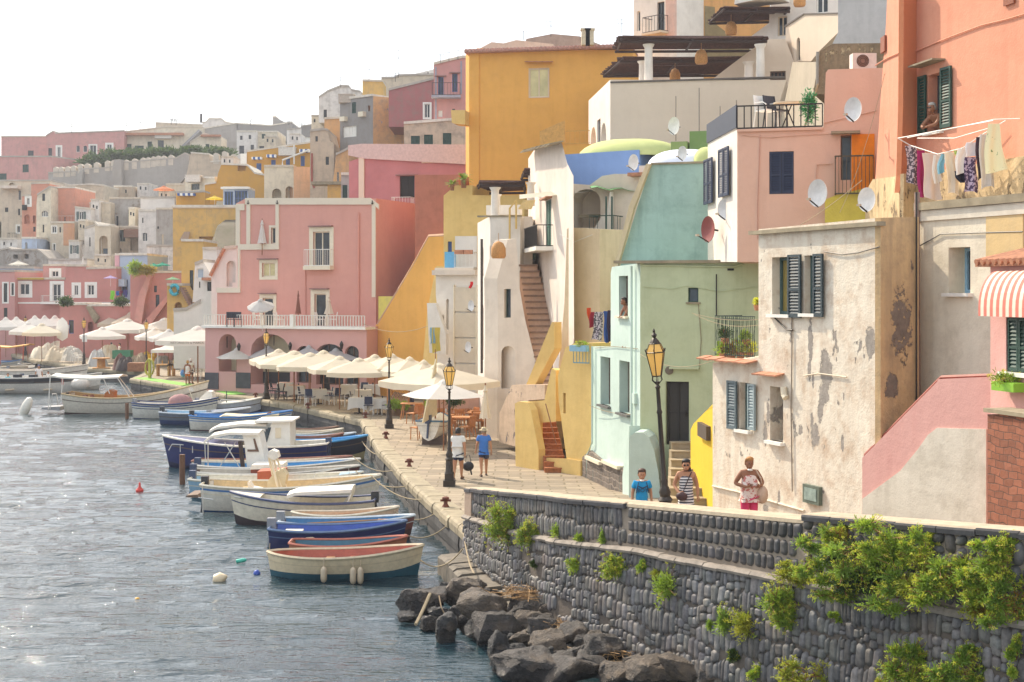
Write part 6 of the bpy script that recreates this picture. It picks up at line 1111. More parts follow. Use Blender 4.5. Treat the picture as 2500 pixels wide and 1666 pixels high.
bx(b21, 'engine_cover', [(482, 998), (488, 972), (506, 955), (516, 957), (522, 985), (518, 1000)], 85.4, .9, CANV); bt(b21, 'rail', [[(525, 990, 85.5), (540, 976, 85.5), (600, 978, 85.6), (622, 990, 85.8)]], .025, STEEL); bt(b21, 'mast', [[(553, 990, 85.8), (553, 955, 85.8)]], .03, GREENS)
b22 = boat('long cream boat with a flat white canopy and a wooden helm seat', 143, 492, 87, 1.0, 2.4, 'r', '#dcd3c2', '#4a2c28', '#c9b084', '#b8935c', tr=.8, sheer=1.1, wl=.05, thw=2, name='motor_boat')
canopy(b22, 'flat_canopy', [(125, 917), (150, 921), (220, 924), (290, 920)], 87.2, 2.0, CANV, .1); bt(b22, 'canopy_pole', [[(123, 918, 87.3), (118, 1000, 87.3)], [(153, 922, 87.3), (149, 980, 87.3)], [(253, 925, 87.3), (268, 962, 87.3)], [(286, 922, 87.3), (320, 976, 87.5)], [(290, 920, 89), (330, 972, 89)]], .035, IRONW); bx(b22, 'helm_seat', [(252, 981), (256, 960), (266, 952), (278, 956), (276, 982)], 87.8, .8, plain('#b06a30')); bx(b22, 'seat', [(202, 981), (202, 966), (208, 966), (212, 978), (222, 964), (230, 981)], 87.6, .5, plain('#8a4a2c')); bx(b22, 'rear_platform', [(100, 1000), (103, 995), (146, 993), (146, 1003)], 87.3, 1.4, plain('#8a8a8c')); bt(b22, 'stern_ladder', [[(122, 1000, 87.2), (128, 962, 87.2), (138, 962, 87.2), (142, 990, 87.2)]], .03, STEEL); bt(b22, 'bow_ladder', [[(440, 950, 87.6), (455, 992, 87.4)], [(460, 948, 87.6), (480, 1000, 87.4)]], .04, CREAMF); bx(b22, 'white_cover', [(440, 958), (444, 946), (468, 944), (474, 956)], 87.6, .8, CANV)
b23 = boat('black and white tour boat with fenders at the left edge', -60, 186, 104.6, 1.15, 2.6, 'r', '#262830', '#dcd6ca', '#d8d2c6', '#cfc8ba', tr=.8, wl=.75, name='tour_boat', deck=.25, sheer=.2, fend=((35, .35, .7, 1), (128, .35, .7, 1)))
bt(b23, 'red_pennant', [[(152, 940, 104), (152, 925, 104)]], .08, plain('#b5402c')); m = M().ball((0, 0, 0), (.75, .5, .45)).build('bow_fender', gloss('#cfc6b8'), b23, True); m.location = (3.8, -.8, .7)
boat('long white boat with black ended fenders behind the tour boat', -60, 200, 113, 1.2, 2.4, 'r', '#ddd5c8', '#a8a094', '#c9bba8', '#cfc4b2', tr=.8, fend=((25, .6, .7, 1), (60, .6, .7, 1)), wl=.2)
boat('second white boat with fenders tied behind the tour boat', 40, 236, 109, .9, 2.0, 'r', '#ddd8cc', '#b0a898', '#cfc8ba', '#5a86b0', tr=.7, wl=.1)
for x0, x1, d, col_, ri, lab in ((-10, 70, 131, '#d8d0c0', '#8a7a68', 'small cream boat tied at the far left quay'), (10, 88, 126, '#e0dace', '#4a4440', 'white boat beside the black one at the far left quay'), (40, 100, 135, '#3a3c44', '#c9c2b4', 'black small boat at the far left quay'), (90, 170, 118, '#7d3a34', '#cfa68a', 'dark red boat behind the fendered white boats'), (-20, 50, 140, '#d8d2c4', '#3a6a9c', 'blue rimmed white boat furthest back at the left edge'), (60, 130, 142, '#c9bfa8', '#d8d0c0', 'cream boat furthest back beside the net quay'), (120, 190, 124, '#ddd6c8', '#5a4a40', 'white boat with a brown rim behind the red one'), (-30, 40, 121, '#d4ccbc', '#c98a4a', 'cream boat under the orange awning')): boat(lab, x0, x1, d, .6, 1.8, 'r', col_, '#6a6258', ri, '#b8b0a0', tr=.6, thw=2)
bt(b23, 'outboard_engine', [[(80, 935, 105), (80, 915, 105)], [(42, 932, 105), (42, 914, 105)]], .35, plain('#23252c', .4))
o_ = empty('awning_boat', (XD(-5, 128).x, 128, WZ), 0, 'boat with an orange awning at the left edge', 'boat'); canopy(o_, 'orange_awning', [(-40, 845), (20, 848), (64, 842)], 128, 2.2, plain('#d9a24a')); bt(o_, 'pole', [[(0, 845, 128), (0, 890, 128)], [(58, 843, 128), (56, 880, 128)]], .06, plain('#a84a30')); 
M().grid(lambda u, v: (-3+6*u, -1+2*v, .6+.3*u-1.1*(1-abs(2*v-1)**2)*.6), 8, 4).build('hull', gloss('#c9c0ae'), o_)
# dinghy on the quay
q = G(1057, 1090); dg = boat('small white sailing dinghy parked on the quay with a furled sail', 1018, 1097, q.y, .55, 1.3, 'r', '#e0dbcf', '#e6e2d8', '#3d6c8c', '#dcd8cc', tr=.8, deck=.9, g=None, name='sailing_dinghy')
dg.location = (q.x, q.y+1.2, .42); dg.rotation_euler = (0, 0, math.radians(78)); dg.scale = (1.5, 1, 1)
m = M().tube([(.1, 0, .5), (.1, 0, 3.6)], [.035, .02], 6).build('mast', WOOD, dg); m = M().add([(.08, 0, 3.2), (.06, .05, .8), (-1.35, .0, .62), (.08, -.05, 3.2), (.06, -.1, .8), (-1.35, -.05, .62)], [(0, 1, 2), (3, 5, 4), (0, 2, 5, 3), (1, 4, 5, 2), (0, 3, 4, 1)]).build('sail', SAILC, dg)
cr = M().box(-.5, .5, -.7, .7, 0, .35).build('boat_cradle', plain('#5a4a42'), None); cr.location = (q.x, q.y+1.3, .0); tag(cr, 'brown wooden block stand under the quay dinghy', 'stand')
# buoys
def thing1(name, m, mat, loc, label, cat, group=None, smooth=True, rot=None):
    o = m.build(name, mat, None, smooth); o.location = loc
    if rot: o.rotation_euler = rot
    return tag(o, label, cat, group)
thing1('buoy', M().lathe([(.01, -.7), (.2, -.6), (.3, -.2), (.3, .2), (.2, .6), (.05, .7)], n=12), gloss('#dcd6c8'), G(63, 1012, WZ)+Vector((0, 0, .4)), 'big white sausage buoy tilted in the water at the left', 'buoy', rot=(0, math.radians(25), 0))
thing1('buoy', M().lathe([(.01, -.15), (.13, -.1), (.15, .05), (.05, .16), (.03, .32), (.005, .34)], n=12), gloss('#c8382c'), G(341, 1203, WZ)+Vector((0, 0, .05)), 'small red cone buoy floating alone', 'buoy')
thing1('buoy', M().lathe([(.01, -.2), (.15, -.12), (.16, .05), (.03, .2)], n=10), gloss('#d9c4a0'), G(537, 1416, WZ)+Vector((0, 0, .03)), 'dirty cream buoy lying on its side near the front boat', 'buoy', rot=(0, math.radians(70), 0))
thing1('plastic_bottle', M().lathe([(.01, -.14), (.06, -.12), (.06, .1), (.02, .16)], n=8), gloss('#3fae98'), G(588, 1372, WZ)+Vector((0, 0, .03)), 'floating turquoise plastic bottle', 'bottle', rot=(0, math.radians(80), 0))
thing1('float', M().ball((0, 0, 0), (.1, .1, .12)), gloss('#2448a0'), G(627, 1405, WZ)+Vector((0, 0, .03)), 'dark blue float beside the nearest rowing boat', 'float')
thing1('float', M().ball((0, 0, 0), (.07, .05, .03)), gloss('#d8a020'), G(335, 1462, WZ)+Vector((0, 0, .0)), 'tiny yellow float in the foreground water', 'float')
for px, y0, y1, d, lab in ((445, 1110, 1190, 56, 'rusty brown mooring post among the boats'), (350, 1125, 1180, 60, 'tmp'), (310, 985, 1020, 84.5, 'dark blue mooring post left of the white boat')):
    if lab == 'tmp': continue
    a = P(px, y1, d); b = P(px, y0, d); thing1('mooring_post', M().lathe([(.11, -1.2), (.11, b.z-a.z)], n=8), plain('#6a4a34', .8, var=.3), a, lab, 'post')
# ropes and bollards
def rope(a, b, sag, r, label, g='mooring ropes between boats and quay'):
    m = M(); pts = [a.lerp(b, t/10)-Vector((0, 0, sag*4*(t/10)*(1-t/10)))-a for t in range(11)]; o = m.tube(pts, r, 5).build('mooring_rope', ROPE, None, True); o.location = a; tag(o, label, 'rope', g)
for (px, py, d), (qx, qy), lab in (((1018, 1360, 38), (1130, 1340), 'rope from the nearest rowing boat to the foot of the quay'), ((980, 1300, 42), (1112, 1262), 'rope from the navy boat to the quay edge'), ((962, 1247, 44.6), (1085, 1235), 'rope from the pinkish boat to the quay edge'), ((905, 1160, 49), (1060, 1215), 'long slack rope from the long cream boat'), ((868, 1150, 52.5), (1022, 1178), 'rope from the light blue boat to the quay'), ((862, 1115, 56), (985, 1140), 'rope from the blue decked boat to the quay'), ((884, 1078, 64), (950, 1100), 'rope from the bright blue rimmed boat'), ((832, 1050, 71), (900, 1044), 'rope from the cream boat by the corner')):
    rope(P(px, py, d), G(qx, qy), .35, .02, lab)
for px, py, lab in ((1088, 1240, 'rusty bollard nearest the sea wall'), (999, 1142, 'rusty iron bollard beside the street lamp by the men'), (942, 1072, 'rusty iron bollard in front of the dinghy'), (892, 1022, 'rusty bollard at the quay corner'), (752, 998, 'small bollard before the restaurant chairs'), (624, 972, 'small bollard near the restaurant lamp')):
    o = M().lathe([(.12, 0), (.1, .04), (.06, .1), (.06, .2), (.11, .24), (.1, .3), (.02, .32)], n=8).tube([(-.16, 0, .2), (.16, 0, .2)], .035, 5).build('bollard', plain('#6a3a2a', .8, var=.4), None, True); o.location = G(px, py)+Vector((0, 0, .02)); tag(o, lab, 'bollard', 'rusty mooring bollards')
rope(G(1120, 1290)+Vector((.1, 0, .1)), P(1158, 1400, 33.4), .25, .02, 'frayed rope hanging down the end of the sea wall', None)
rope(P(1050, 1450, 31.5), P(1015, 1525, 30.5), .02, .04, 'rusty chain draped over the outermost boulder', None)
# driftwood
for pts_, r_, lab in (([(1370, 1578, 29.3), (1450, 1600, 28.8), (1530, 1640, 28.2), (1560, 1662, 28)], .03, 'bent grey driftwood branch on the boulders'), ([(1290, 1610, 28.4), (1400, 1610, 28.4), (1480, 1602, 28.8)], .022, 'straight pale driftwood pole on the front boulder'), ([(1437, 1557, 30), (1466, 1542, 30)], .02, 'short pale stick by the wall'), ([(1072, 1455, 31.3), (1078, 1485, 31), (1090, 1508, 31)], .015, 'yellow curved stick between the boulders')):
    a = P(*pts_[0]); o = M().tube([P(*q)-a for q in pts_], r_, 6).build('driftwood', plain('#9a8468', .9, var=.2), None, True); o.location = a; tag(o, lab, 'driftwood')
m = M(); rr = random.Random(4)
for cx, cy, d, n, w_ in ((1270, 1455, 31.6, 160, .55), (1570, 1600, 28.2, 260, .8), (1400, 1530, 30.2, 120, .5)):
    c = P(cx, cy, d)
    for i in range(n): q = c+Vector((rr.gauss(0, w_*.5), rr.gauss(0, w_*.4), rr.uniform(-.03, .14))); v = Vector((rr.gauss(0, 1), rr.gauss(0, .6), rr.gauss(0, .2))).normalized()*rr.uniform(.08, .22); m.tube([q-v, q+v], .006, 3)
tag(m.build('dry_reeds', plain('#a8865c', .9, var=.3), None), 'dry reed litter caught between boulders and wall', 'debris', kind='stuff')
# ---------------- plants on the sea wall ----------------
PL = [(1245, 1278, 46, 62, 'large bright samphire bush at the left end of the sea wall'), (1300, 1305, 36, 42, 'samphire bush spilling right of the large left one'), (1212, 1255, 16, 26, 'small samphire sprig above the large left bush'), (1358, 1300, 16, 18, 'small round samphire tuft on the ledge'), (1414, 1316, 12, 10, 'tiny samphire tuft on the ledge below the coping end'), (1474, 1315, 9, 22, 'thin hanging weed at the joint of the two upper walls'), (1314, 1380, 9, 11, 'tiny dark tuft in the middle of the lower wall'), (1413, 1381, 22, 24, 'round samphire ball left of the ledge middle'), (1515, 1385, 32, 38, 'samphire bush below the ledge middle'), (1577, 1382, 16, 20, 'small samphire tuft right of the ledge middle bush'), (1606, 1406, 12, 14, 'smaller tuft above the big round bush'), (1642, 1434, 43, 44, 'big round samphire bush in the middle of the sea wall'),
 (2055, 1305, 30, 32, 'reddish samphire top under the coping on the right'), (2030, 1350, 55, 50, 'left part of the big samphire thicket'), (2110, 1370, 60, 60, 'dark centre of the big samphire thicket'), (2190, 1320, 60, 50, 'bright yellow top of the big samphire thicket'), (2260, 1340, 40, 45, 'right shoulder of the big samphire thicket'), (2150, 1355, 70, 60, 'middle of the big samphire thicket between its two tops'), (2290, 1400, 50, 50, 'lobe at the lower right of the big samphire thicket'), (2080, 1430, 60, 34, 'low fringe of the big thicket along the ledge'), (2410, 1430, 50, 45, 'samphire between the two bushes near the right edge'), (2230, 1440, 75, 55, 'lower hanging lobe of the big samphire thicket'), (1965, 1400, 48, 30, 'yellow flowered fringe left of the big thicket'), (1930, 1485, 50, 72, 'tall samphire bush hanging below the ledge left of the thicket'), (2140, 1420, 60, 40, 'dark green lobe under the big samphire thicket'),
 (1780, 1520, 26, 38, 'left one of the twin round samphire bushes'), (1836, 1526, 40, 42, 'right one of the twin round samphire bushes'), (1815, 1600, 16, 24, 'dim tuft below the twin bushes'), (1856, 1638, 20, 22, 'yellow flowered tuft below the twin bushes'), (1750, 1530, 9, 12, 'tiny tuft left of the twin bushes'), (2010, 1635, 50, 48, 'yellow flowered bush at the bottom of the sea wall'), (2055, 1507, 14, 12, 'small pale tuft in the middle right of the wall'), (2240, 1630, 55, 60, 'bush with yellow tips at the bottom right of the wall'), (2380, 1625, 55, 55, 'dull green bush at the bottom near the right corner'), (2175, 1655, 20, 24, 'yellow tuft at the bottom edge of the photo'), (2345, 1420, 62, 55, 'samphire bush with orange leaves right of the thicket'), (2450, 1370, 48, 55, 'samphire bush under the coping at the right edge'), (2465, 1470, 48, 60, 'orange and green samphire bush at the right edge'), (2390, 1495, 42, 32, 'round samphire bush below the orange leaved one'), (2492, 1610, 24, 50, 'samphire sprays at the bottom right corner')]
for i, (px, py, rx, ry, lab) in enumerate(PL):
    s_, d = wpx(px); d = d-.12; k_ = d/FL; q = P(px, py, d); z = q.z; off = .02 if z < ledge(d) else -.05; RX, RZ = rx*k_*(1.1 if 'round' in lab else (1.5 if px > 1930 else 1.3) if rx > 25 else 1.15), ry*k_*1.1
    w0 = wpt(s_, z, off+RX*.25); root = empty('samphire_bush', Vector(w0), 0, lab, 'shrub', 'samphire growing on the sea wall'); rr = random.Random(300+i); m = M(); st_ = M(); fm_ = M()
    ns = 1 if rx < 13 or 'round' in lab else (5 if rx < 25 else 16)
    sp_ = 1 if px > 1930 else .62
    for j in range(ns):
        c = Vector((rr.uniform(-.9, .9)*RX*sp_, rr.uniform(-.5, .1)*RX*.5, rr.uniform(-.85, .7)*RZ*sp_)) if ns > 1 else Vector((0, 0, 0)); f = rr.uniform(.25, .5)/sp_**.5 if ns > 1 else 1
        clump(m, RX*f, RX*f*.75, RZ*f*.9, int((500+rx*ry*1.2)/ns**.8), .048, 999+i*13+j, c, ragged=.6, shell=.15); st_.tube([(0, .1, -RZ*.4), tuple(c*.5+Vector((0, 0, -.03))), tuple(c)], .006, 4)
        for q_ in range(7 if rx > 20 else 2):
            v = Vector((rr.gauss(0, 1), -abs(rr.gauss(0, .6)), rr.gauss(.4, .8))).normalized(); e = c+Vector((v.x*RX*f, v.y*RX*f, v.z*RZ*f))*rr.uniform(.95, 1.3); st_.tube([tuple(c), tuple(e)], .0045, 3)
            if rx > 14: clump(fm_, .035, .035, .022, 16, .022, q_+j*7+i, e)
            else: clump(m, .03, .03, .03, 12, .04, q_+j, e)
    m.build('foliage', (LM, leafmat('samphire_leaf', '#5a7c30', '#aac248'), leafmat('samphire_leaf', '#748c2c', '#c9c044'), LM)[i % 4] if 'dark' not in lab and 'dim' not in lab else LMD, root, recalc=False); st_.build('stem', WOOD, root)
    if fm_.v: fm_.build('flowers', LMY, root, recalc=False)['kind'] = 'stuff'
    if 'orange' in lab or 'reddish' in lab: clump(M(), RX*.7, RX*.5, RZ*.6, 160, .05, i, (RX*.2, -.1, 0)).build('dry_leaves', LMB, root, recalc=False)
# ================= parasols, furniture =================
def canvas(name, hexc, tl=.45):
    m, n, p = nodes(name); tc = N(n, 'ShaderNodeTexCoord').outputs['Object']; c = lin(hexc); cc = ramp(n, noise_n(n, tc, 2, 4), .3, .7, tuple(x*.9 for x in c), c); n.links.new(cc, p.inputs['Base Color']); p.inputs['Roughness'].default_value = .9
    bumpn(n, p, noise_n(n, tc, 5, 4), .3, .03); tr = N(n, 'ShaderNodeBsdfTranslucent'); n.links.new(cc, tr.inputs[0]); ms = N(n, 'ShaderNodeMixShader'); ms.inputs[0].default_value = tl; n.links.new(p.outputs[0], ms.inputs[1]); n.links.new(tr.outputs[0], ms.inputs[2]); n.links.new(ms.outputs[0], n.nodes['Material Output'].inputs[0]); return m
CVC, CVW, CVG = canvas('cream_canvas', '#eee5d0'), canvas('white_canvas', '#efebe4'), canvas('greyish_canvas', '#d2d0d0')
def make_parasol(label, mat, sides=4, name='parasol', val=.22, pole=WOOD, ribs=True):
    r = empty(name, (0, 0, 0), 0, label, 'parasol'); m = M(); ns = sides*4; nr = 6; rn = random.Random(3)
    def pt(k, q):
        a = 2*math.pi*k/ns+math.pi/4; f = (k % 4)/4; rad = 1.5/max(abs(math.cos(a)), abs(math.sin(a))) if sides == 4 else 1.5*(1-.03*math.sin(math.pi*f)); rr = rad*q
        z = 2.9-.62*q**.95-.05*math.sin(math.pi*f)*q; return (rr*math.cos(a), rr*math.sin(a), z)
    m.v.append((0, 0, 2.9))
    for j in range(1, nr+1):
        for k in range(ns): m.v.append(pt(k, j/nr))
    for k in range(ns): m.f.append((0, 1+k, 1+(k+1) % ns))
    for j in range(nr-1):
        for k in range(ns): a, b = 1+j*ns+k, 1+j*ns+(k+1) % ns; m.f.append((a, a+ns, b+ns, b))
    if val:
        o = len(m.v)
        for k in range(ns): x, y, z = pt(k, 1); m.v.append((x*.995, y*.995, z-val-(.04 if k % 2 else 0)))
        for k in range(ns): a, b = 1+(nr-1)*ns+k, 1+(nr-1)*ns+(k+1) % ns; m.f.append((a, o+k, o+(k+1) % ns, b))
    m.build('canopy', mat, r, 30, recalc=False); c = M().lathe([(.32, 2.78), (.2, 2.9), (.04, 2.98)], n=sides*2); c.build('canopy_cap', mat, r)
    M().tube([(0, 0, 0), (0, 0, 2.95)], .03, 8).build('pole', pole, r, True)
    if ribs:
        for k in range(4): a = math.pi/4+math.pi/2*k; q = 2.0 if sides == 4 else 1.4; M().tube([(0, 0, 2.84), (q*math.cos(a), q*math.sin(a), 2.24)], .014, 4).build('rib', pole, r)
    return r
PS = {'c': make_parasol('p', CVC), 'w': make_parasol('p', CVW, val=0), 'g': make_parasol('p', CVG, val=0), 'wv': make_parasol('p', CVW), }
used_proto = set()
def put(key, D, loc, rz, sc_, label, group=None):
    if key not in used_proto: used_proto.add(key); o = D[key]; o.location = loc; o.rotation_euler = (0, 0, rz); o.scale = sc_; o['label'] = label
    else: o = copy_tree(D[key], loc, rz, label, sc=sc_)
    if group: o['group'] = group
    return o
def umb(key, px, py, d, wpx, label, rz=0, g=0.0, grp='square parasols on the quay'):
    q = P(px, py, d); w_ = 1.34*wpx*d/FL/(3.1 if key != 'r' else 3.0)/(1 if abs(rz) < .01 else 1+.38*math.sin(min(abs(rz)*2, 1.57))); put(key, PS, (q.x, q.y, g), rz, (w_, w_, (q.z-g)/2.95), label, grp)
for a in (('w', 578, 850, 92.5, 82, 'white parasol left of the restaurant, before the small arch', .5), ('g', 655, 845, 92, 90, 'grey white parasol in front of the big restaurant arch', .3), ('c', 718, 857, 84, 160, 'cream parasol at the left end of the restaurant row', .25), ('c', 757, 862, 82, 150, 'cream parasol second from left in the restaurant row', .25), ('g', 754, 844, 90, 82, 'greyish parasol touching the restaurant doorway', .4), ('g', 820, 851, 89.5, 100, 'greyish parasol before the restaurant door on the right', .4),
 ('c', 829, 870, 79, 130, 'cream parasol with yellow lit valance in the middle of the row', .3), ('c', 876, 875, 76.5, 128, 'wide cream parasol in the middle front of the restaurant row', .1), ('c', 957, 864, 77, 130, 'cream parasol against the yellow buttress, left one', .5), ('c', 1000, 872, 75, 125, 'cream parasol against the yellow buttress, right one', .5), ('c', 1072, 888, 62.5, 225, 'widest cream parasol beside the street lamp and wooden chairs', .75), ('c', 680, 853, 87, 120, 'cream parasol behind the restaurant lamp', .3), ('c', 790, 856, 85, 120, 'cream parasol in the second row before the doorway', .2), ('c', 915, 866, 82, 120, 'cream parasol in the second row near the yellow wall', .3), ('c', 1035, 880, 68, 130, 'cream parasol behind the widest one', .6), ('w', 1083, 928, 58.5, 158, 'white parasol low beside the wooden chairs', .5),
 ('wv', 14, 775, 142, 60, 'white terrace parasol at the far left edge', .2), ('wv', 40, 774, 143, 60, 'second white terrace parasol from the left edge', .2), ('wv', 85, 771, 144, 60, 'white parasol behind the far left street lamp', .2), ('wv', 109, 771, 144, 56, 'white parasol right of the far left street lamp', .2), ('wv', 134, 771, 142, 66, 'white parasol at the right end of the far left terrace', .2), ('wv', 68, 787, 134, 80, 'lower white parasol beside the far left lamp', .3), ('c', 102, 790, 132, 84, 'cream parasol in front of the far left terrace', .3),
 ('c', 283, 764, 142, 90, 'beige parasol furthest back behind the nets', .4), ('c', 320, 762, 141, 100, 'beige parasol under the small lantern lamp', .4), ('c', 390, 764, 138, 90, 'beige parasol before the ochre stair block', .4), ('wv', 312, 779, 132, 118, 'white cantilever parasol in the middle of the harbour cafe', .3), ('wv', 402, 777, 131, 116, 'white cantilever parasol left of the white stepped house', .3), ('wv', 250, 799, 128, 96, 'white parasol standing over the net heaps', .4), ('wv', 378, 801, 125, 84, 'white parasol behind the gazebo on the left', .4), ('wv', 412, 804, 122, 84, 'white parasol peeping over the white gazebo', .4)): umb(*a[:6], rz=a[6])
umb('wv', 483, 797, 101, 130, 'large white parasol with restaurant lettering on its valance', 0)
text('RISTORANTE la MARCA', .135, plain('#7a7068'), [o for o in COL.objects if 'restaurant lettering' in str(o.get('label', ''))][0], (-.12, -1.53, 2.12), (math.radians(90), 0, 0), 'lettering', .003)
for key, px, py, d, w_, lab, z0, col in (('r', 524, 478, 160, 44, 'round yellow parasol on the terrace of the mustard house', -2.4, '#dcc02c'), ('r', 375, 643, 138, 38, 'green parasol, left of the pair above the pink terrace', -2.2, '#2f9c80'), ('r', 397, 641, 137, 38, 'green parasol, right of the pair above the pink terrace', -2.2, '#2a947a'), ('r', 45, 637, 166, 50, 'white parasol on the roof terrace above the pink house', -2.4, '#e4e0d4'), ('r', 270, 673, 146, 34, 'small lilac parasol beside the light blue house', -2.3, '#b0a0cc'), ('r', 422, 676, 124, 36, 'small pale green parasol over the ochre stair block', -2.3, '#8fb48c'), ('r', 400, 454, 186, 52, 'orange parasol under the castle wall', -2.3, '#d68a60'), ('r', 641, 728, 91, 66, 'tilted round white parasol on the pink house terrace', -2.2, '#d8d6d2')):
    q = P(px, py, d); p_ = make_parasol(lab, canvas('canvas_'+col[1:], col), 8, val=.08, pole=IRONW, ribs=False); s_ = w_*d/FL/3.0; p_.scale = (s_, s_, s_*(1.3 if 'tilted' in lab else .8)); p_.location = (q.x, q.y, q.z-2.95*p_.scale[2]); p_['group'] = 'round coloured terrace parasols'
    if 'tilted' in lab: p_.rotation_euler = (math.radians(22), 0, 0); p_.location.z += .1
def closed(px, y0, y1, d, wpx, mat, label):
    a = P(px, y1, d); h = (y1-y0)*d/FL; w_ = wpx*d/FL/2; r = empty('closed_parasol', a, 0, label, 'parasol', 'folded parasols'); m = M(); n = 16
    pr = [(.06, 1.0), (.32, .86), (.45, .8), (.3, .76), (.55, .5), (.8, .2), (1, .04)]; o = 0
    for q, z in pr:
        for k in range(n): a_ = 2*math.pi*k/n; f = 1+.22*(k % 2)*(1-z); m.v.append((w_*q*f*math.cos(a_)*.9, w_*q*f*math.sin(a_)*.9, h*z-(.03*h if k % 2 and z < .1 else 0)))
    for i in range(len(pr)-1):
        for k in range(n): m.f.append((i*n+k, i*n+(k+1) % n, (i+1)*n+(k+1) % n, (i+1)*n+k))
    m.build('canopy', mat, r); M().tube([(0, 0, -.75 if h > 1 else -.4), (0, 0, h*1.03)], .03, 6).build('pole', WOOD, r)
closed(1185, 938, 1024, 57, 30, CVC, 'folded cream parasol beside the wooden chairs'); closed(803, 728, 768, 92, 24, CVC, 'folded beige parasol on the restaurant terrace'); closed(728, 712, 768, 92, 14, canvas('brown_canvas', '#a06a58'), 'folded brown parasol on the restaurant terrace'); closed(640, 536, 596, 95, 22, CVW, 'folded white parasol on the upper balcony of the restaurant house')
closed(203, 625, 650, 165, 10, CVW, 'folded white parasol above the long pink house')
# gazebo
q = G(424, 925); gz_ = empty('gazebo', q, .12, 'white pop up gazebo with four thin legs near the hose coil', 'gazebo'); m = M(); n_ = 16; W2 = 62*q.y/FL
for j in range(9):
    t = j/8
    for k in range(n_): a = 2*math.pi*k/n_+math.pi/4; rad = min(1.4142, 1/max(abs(math.cos(a)), abs(math.sin(a)), .01)); m.v.append((W2*rad*t*math.cos(a)+1e-4*math.cos(a), W2*rad*t*math.sin(a)+1e-4*math.sin(a), 3.15-1.0*(1-(1-t)**1.7)))
for k in range(n_): a = 2*math.pi*k/n_+math.pi/4; rad = 1/max(abs(math.cos(a)), abs(math.sin(a))); m.v.append((W2*rad*math.cos(a), W2*rad*math.sin(a), 1.93))
for j in range(9):
    for k in range(n_): m.f.append((j*n_+k, (j+1)*n_+k, (j+1)*n_+(k+1) % n_, j*n_+(k+1) % n_))
m.build('canopy', CVW, gz_, 40, recalc=False)
for sx_ in (-1, 1):
    for sy_ in (-1, 1): M().tube([(sx_*W2*.97, sy_*W2*.97, 0), (sx_*W2*.97, sy_*W2*.97, 2.1)], .03, 6).build('leg', IRONW, gz_)
gz_.location = (q.x, q.y+W2, 0)
# tables, chairs
CLW = canvas('table_linen', '#dcd8d0', .2); CLP = canvas('pink_linen', '#e0b8a4', .2)
def cloth(over):
    r = empty('table', (0, 0, 0), 0, 't', 'table', 'restaurant tables with cloths'); m = M(); n = 24
    rings = [(0, .76), (.42, .76), (.425, .74), (.45, .5), (.47, .3)]
    for i, (rd, z) in enumerate(rings):
        for k in range(n):
            a = 2*math.pi*k/n; rad = rd/max(abs(math.cos(a)), abs(math.sin(a))); wv = (1+.05*math.sin(9*a+2)*(i > 2)); zz = z-(.18 if i == 4 else 0)*(rad/rd-1 if rd else 0)*1.6; m.v.append((rad*wv*math.cos(a), rad*wv*math.sin(a), zz))
    for i in range(4):
        for k in range(n): m.f.append((i*n+k, (i+1)*n+k, (i+1)*n+(k+1) % n, i*n+(k+1) % n))
    m.build('tablecloth', CLW, r, 50, recalc=False)
    if over:
        m = M(); pts = [(0, 0, .768)]; R_ = .44
        for k in range(8): a = math.pi/4*k+math.pi/4; pts.append((R_*math.cos(a)*(1.0 if k % 2 else .99), R_*math.sin(a), .768) if k % 2 else (R_*.98*math.cos(a), R_*.98*math.sin(a), .768))
        for k in range(4): a = math.pi/2*k; pts.append((.5*math.cos(a), .5*math.sin(a), .52))
        m.v = pts; m.f = [(0, 1+k, 1+(k+1) % 8) for k in range(8)]+[(8, 9, 1), (2, 10, 3), (4, 11, 5), (6, 12, 7)]; m.build('overlay', CLP, r, recalc=False)
    M().tube([(0, 0, 0), (0, 0, .74)], .04, 6).box(-.25, .25, -.03, .03, 0, .04).box(-.03, .03, -.25, .25, 0, .041).build('stand', IRON, r)
    M().lathe([(.03, .76), (.035, .85), (.01, .86)], (.1, .08, 0), 6).build('glass', GLB, r); return r
def chair(fm, sm, arms=True, wood=False):
    r = empty('chair', (0, 0, 0), 0, 'c', 'chair', 'restaurant chairs'); t = .018 if not wood else .022
    for sx_ in (-1, 1): M().tube([(sx_*.21, -.2, 0), (sx_*.21, -.18, .45)], t, 5).build('leg', fm, r); M().tube([(sx_*.22, .27, 0), (sx_*.21, .2, .45), (sx_*.2, .28, .88)], t, 5).build('leg', fm, r)
    M().box(-.23, .23, -.22, .22, .44, .475).build('seat', sm, r); m = M()
    if wood:
        m.box(-.2, .2, .26, .285, .82, .88)
        for i in range(5): m.box(-.18+.08*i, -.14+.08*i, .235, .26, .48, .83)
        m.box(-.2, .2, .235, .262, .48, .5)
    else: m.grid(lambda u, v: (-.2+.4*u, .21+.07*v+.03*math.sin(math.pi*u), .52+.36*v), 4, 3)
    m.build('backrest', sm, r)
    if arms:
        for sx_ in (-1, 1): M().tube([(sx_*.24, -.2, 0), (sx_*.25, -.22, .6), (sx_*.25, -.1, .66), (sx_*.24, .2, .66)], t, 5).build('armrest', fm, r)
    return r
WC = plain('#b87b48', .6, var=.2)
FU = {'tp': cloth(True), 'tw': cloth(False), 'ch': chair(plain('#d5d2cc', .4, .2), NAVY), 'dk': chair(plain('#24242a', .5), plain('#2a2c36', .7), False), 'wd': chair(WC, WC, False, True), 'pl': chair(WHITEP, WHITEP)}
m = M().box(-.55, .55, -.4, .4, .7, .74); wt_ = empty('wooden_table', (0, 0, 0), 0, 'w', 'table', 'wooden tables at the quay bar'); m.build('table_top', WC, wt_)
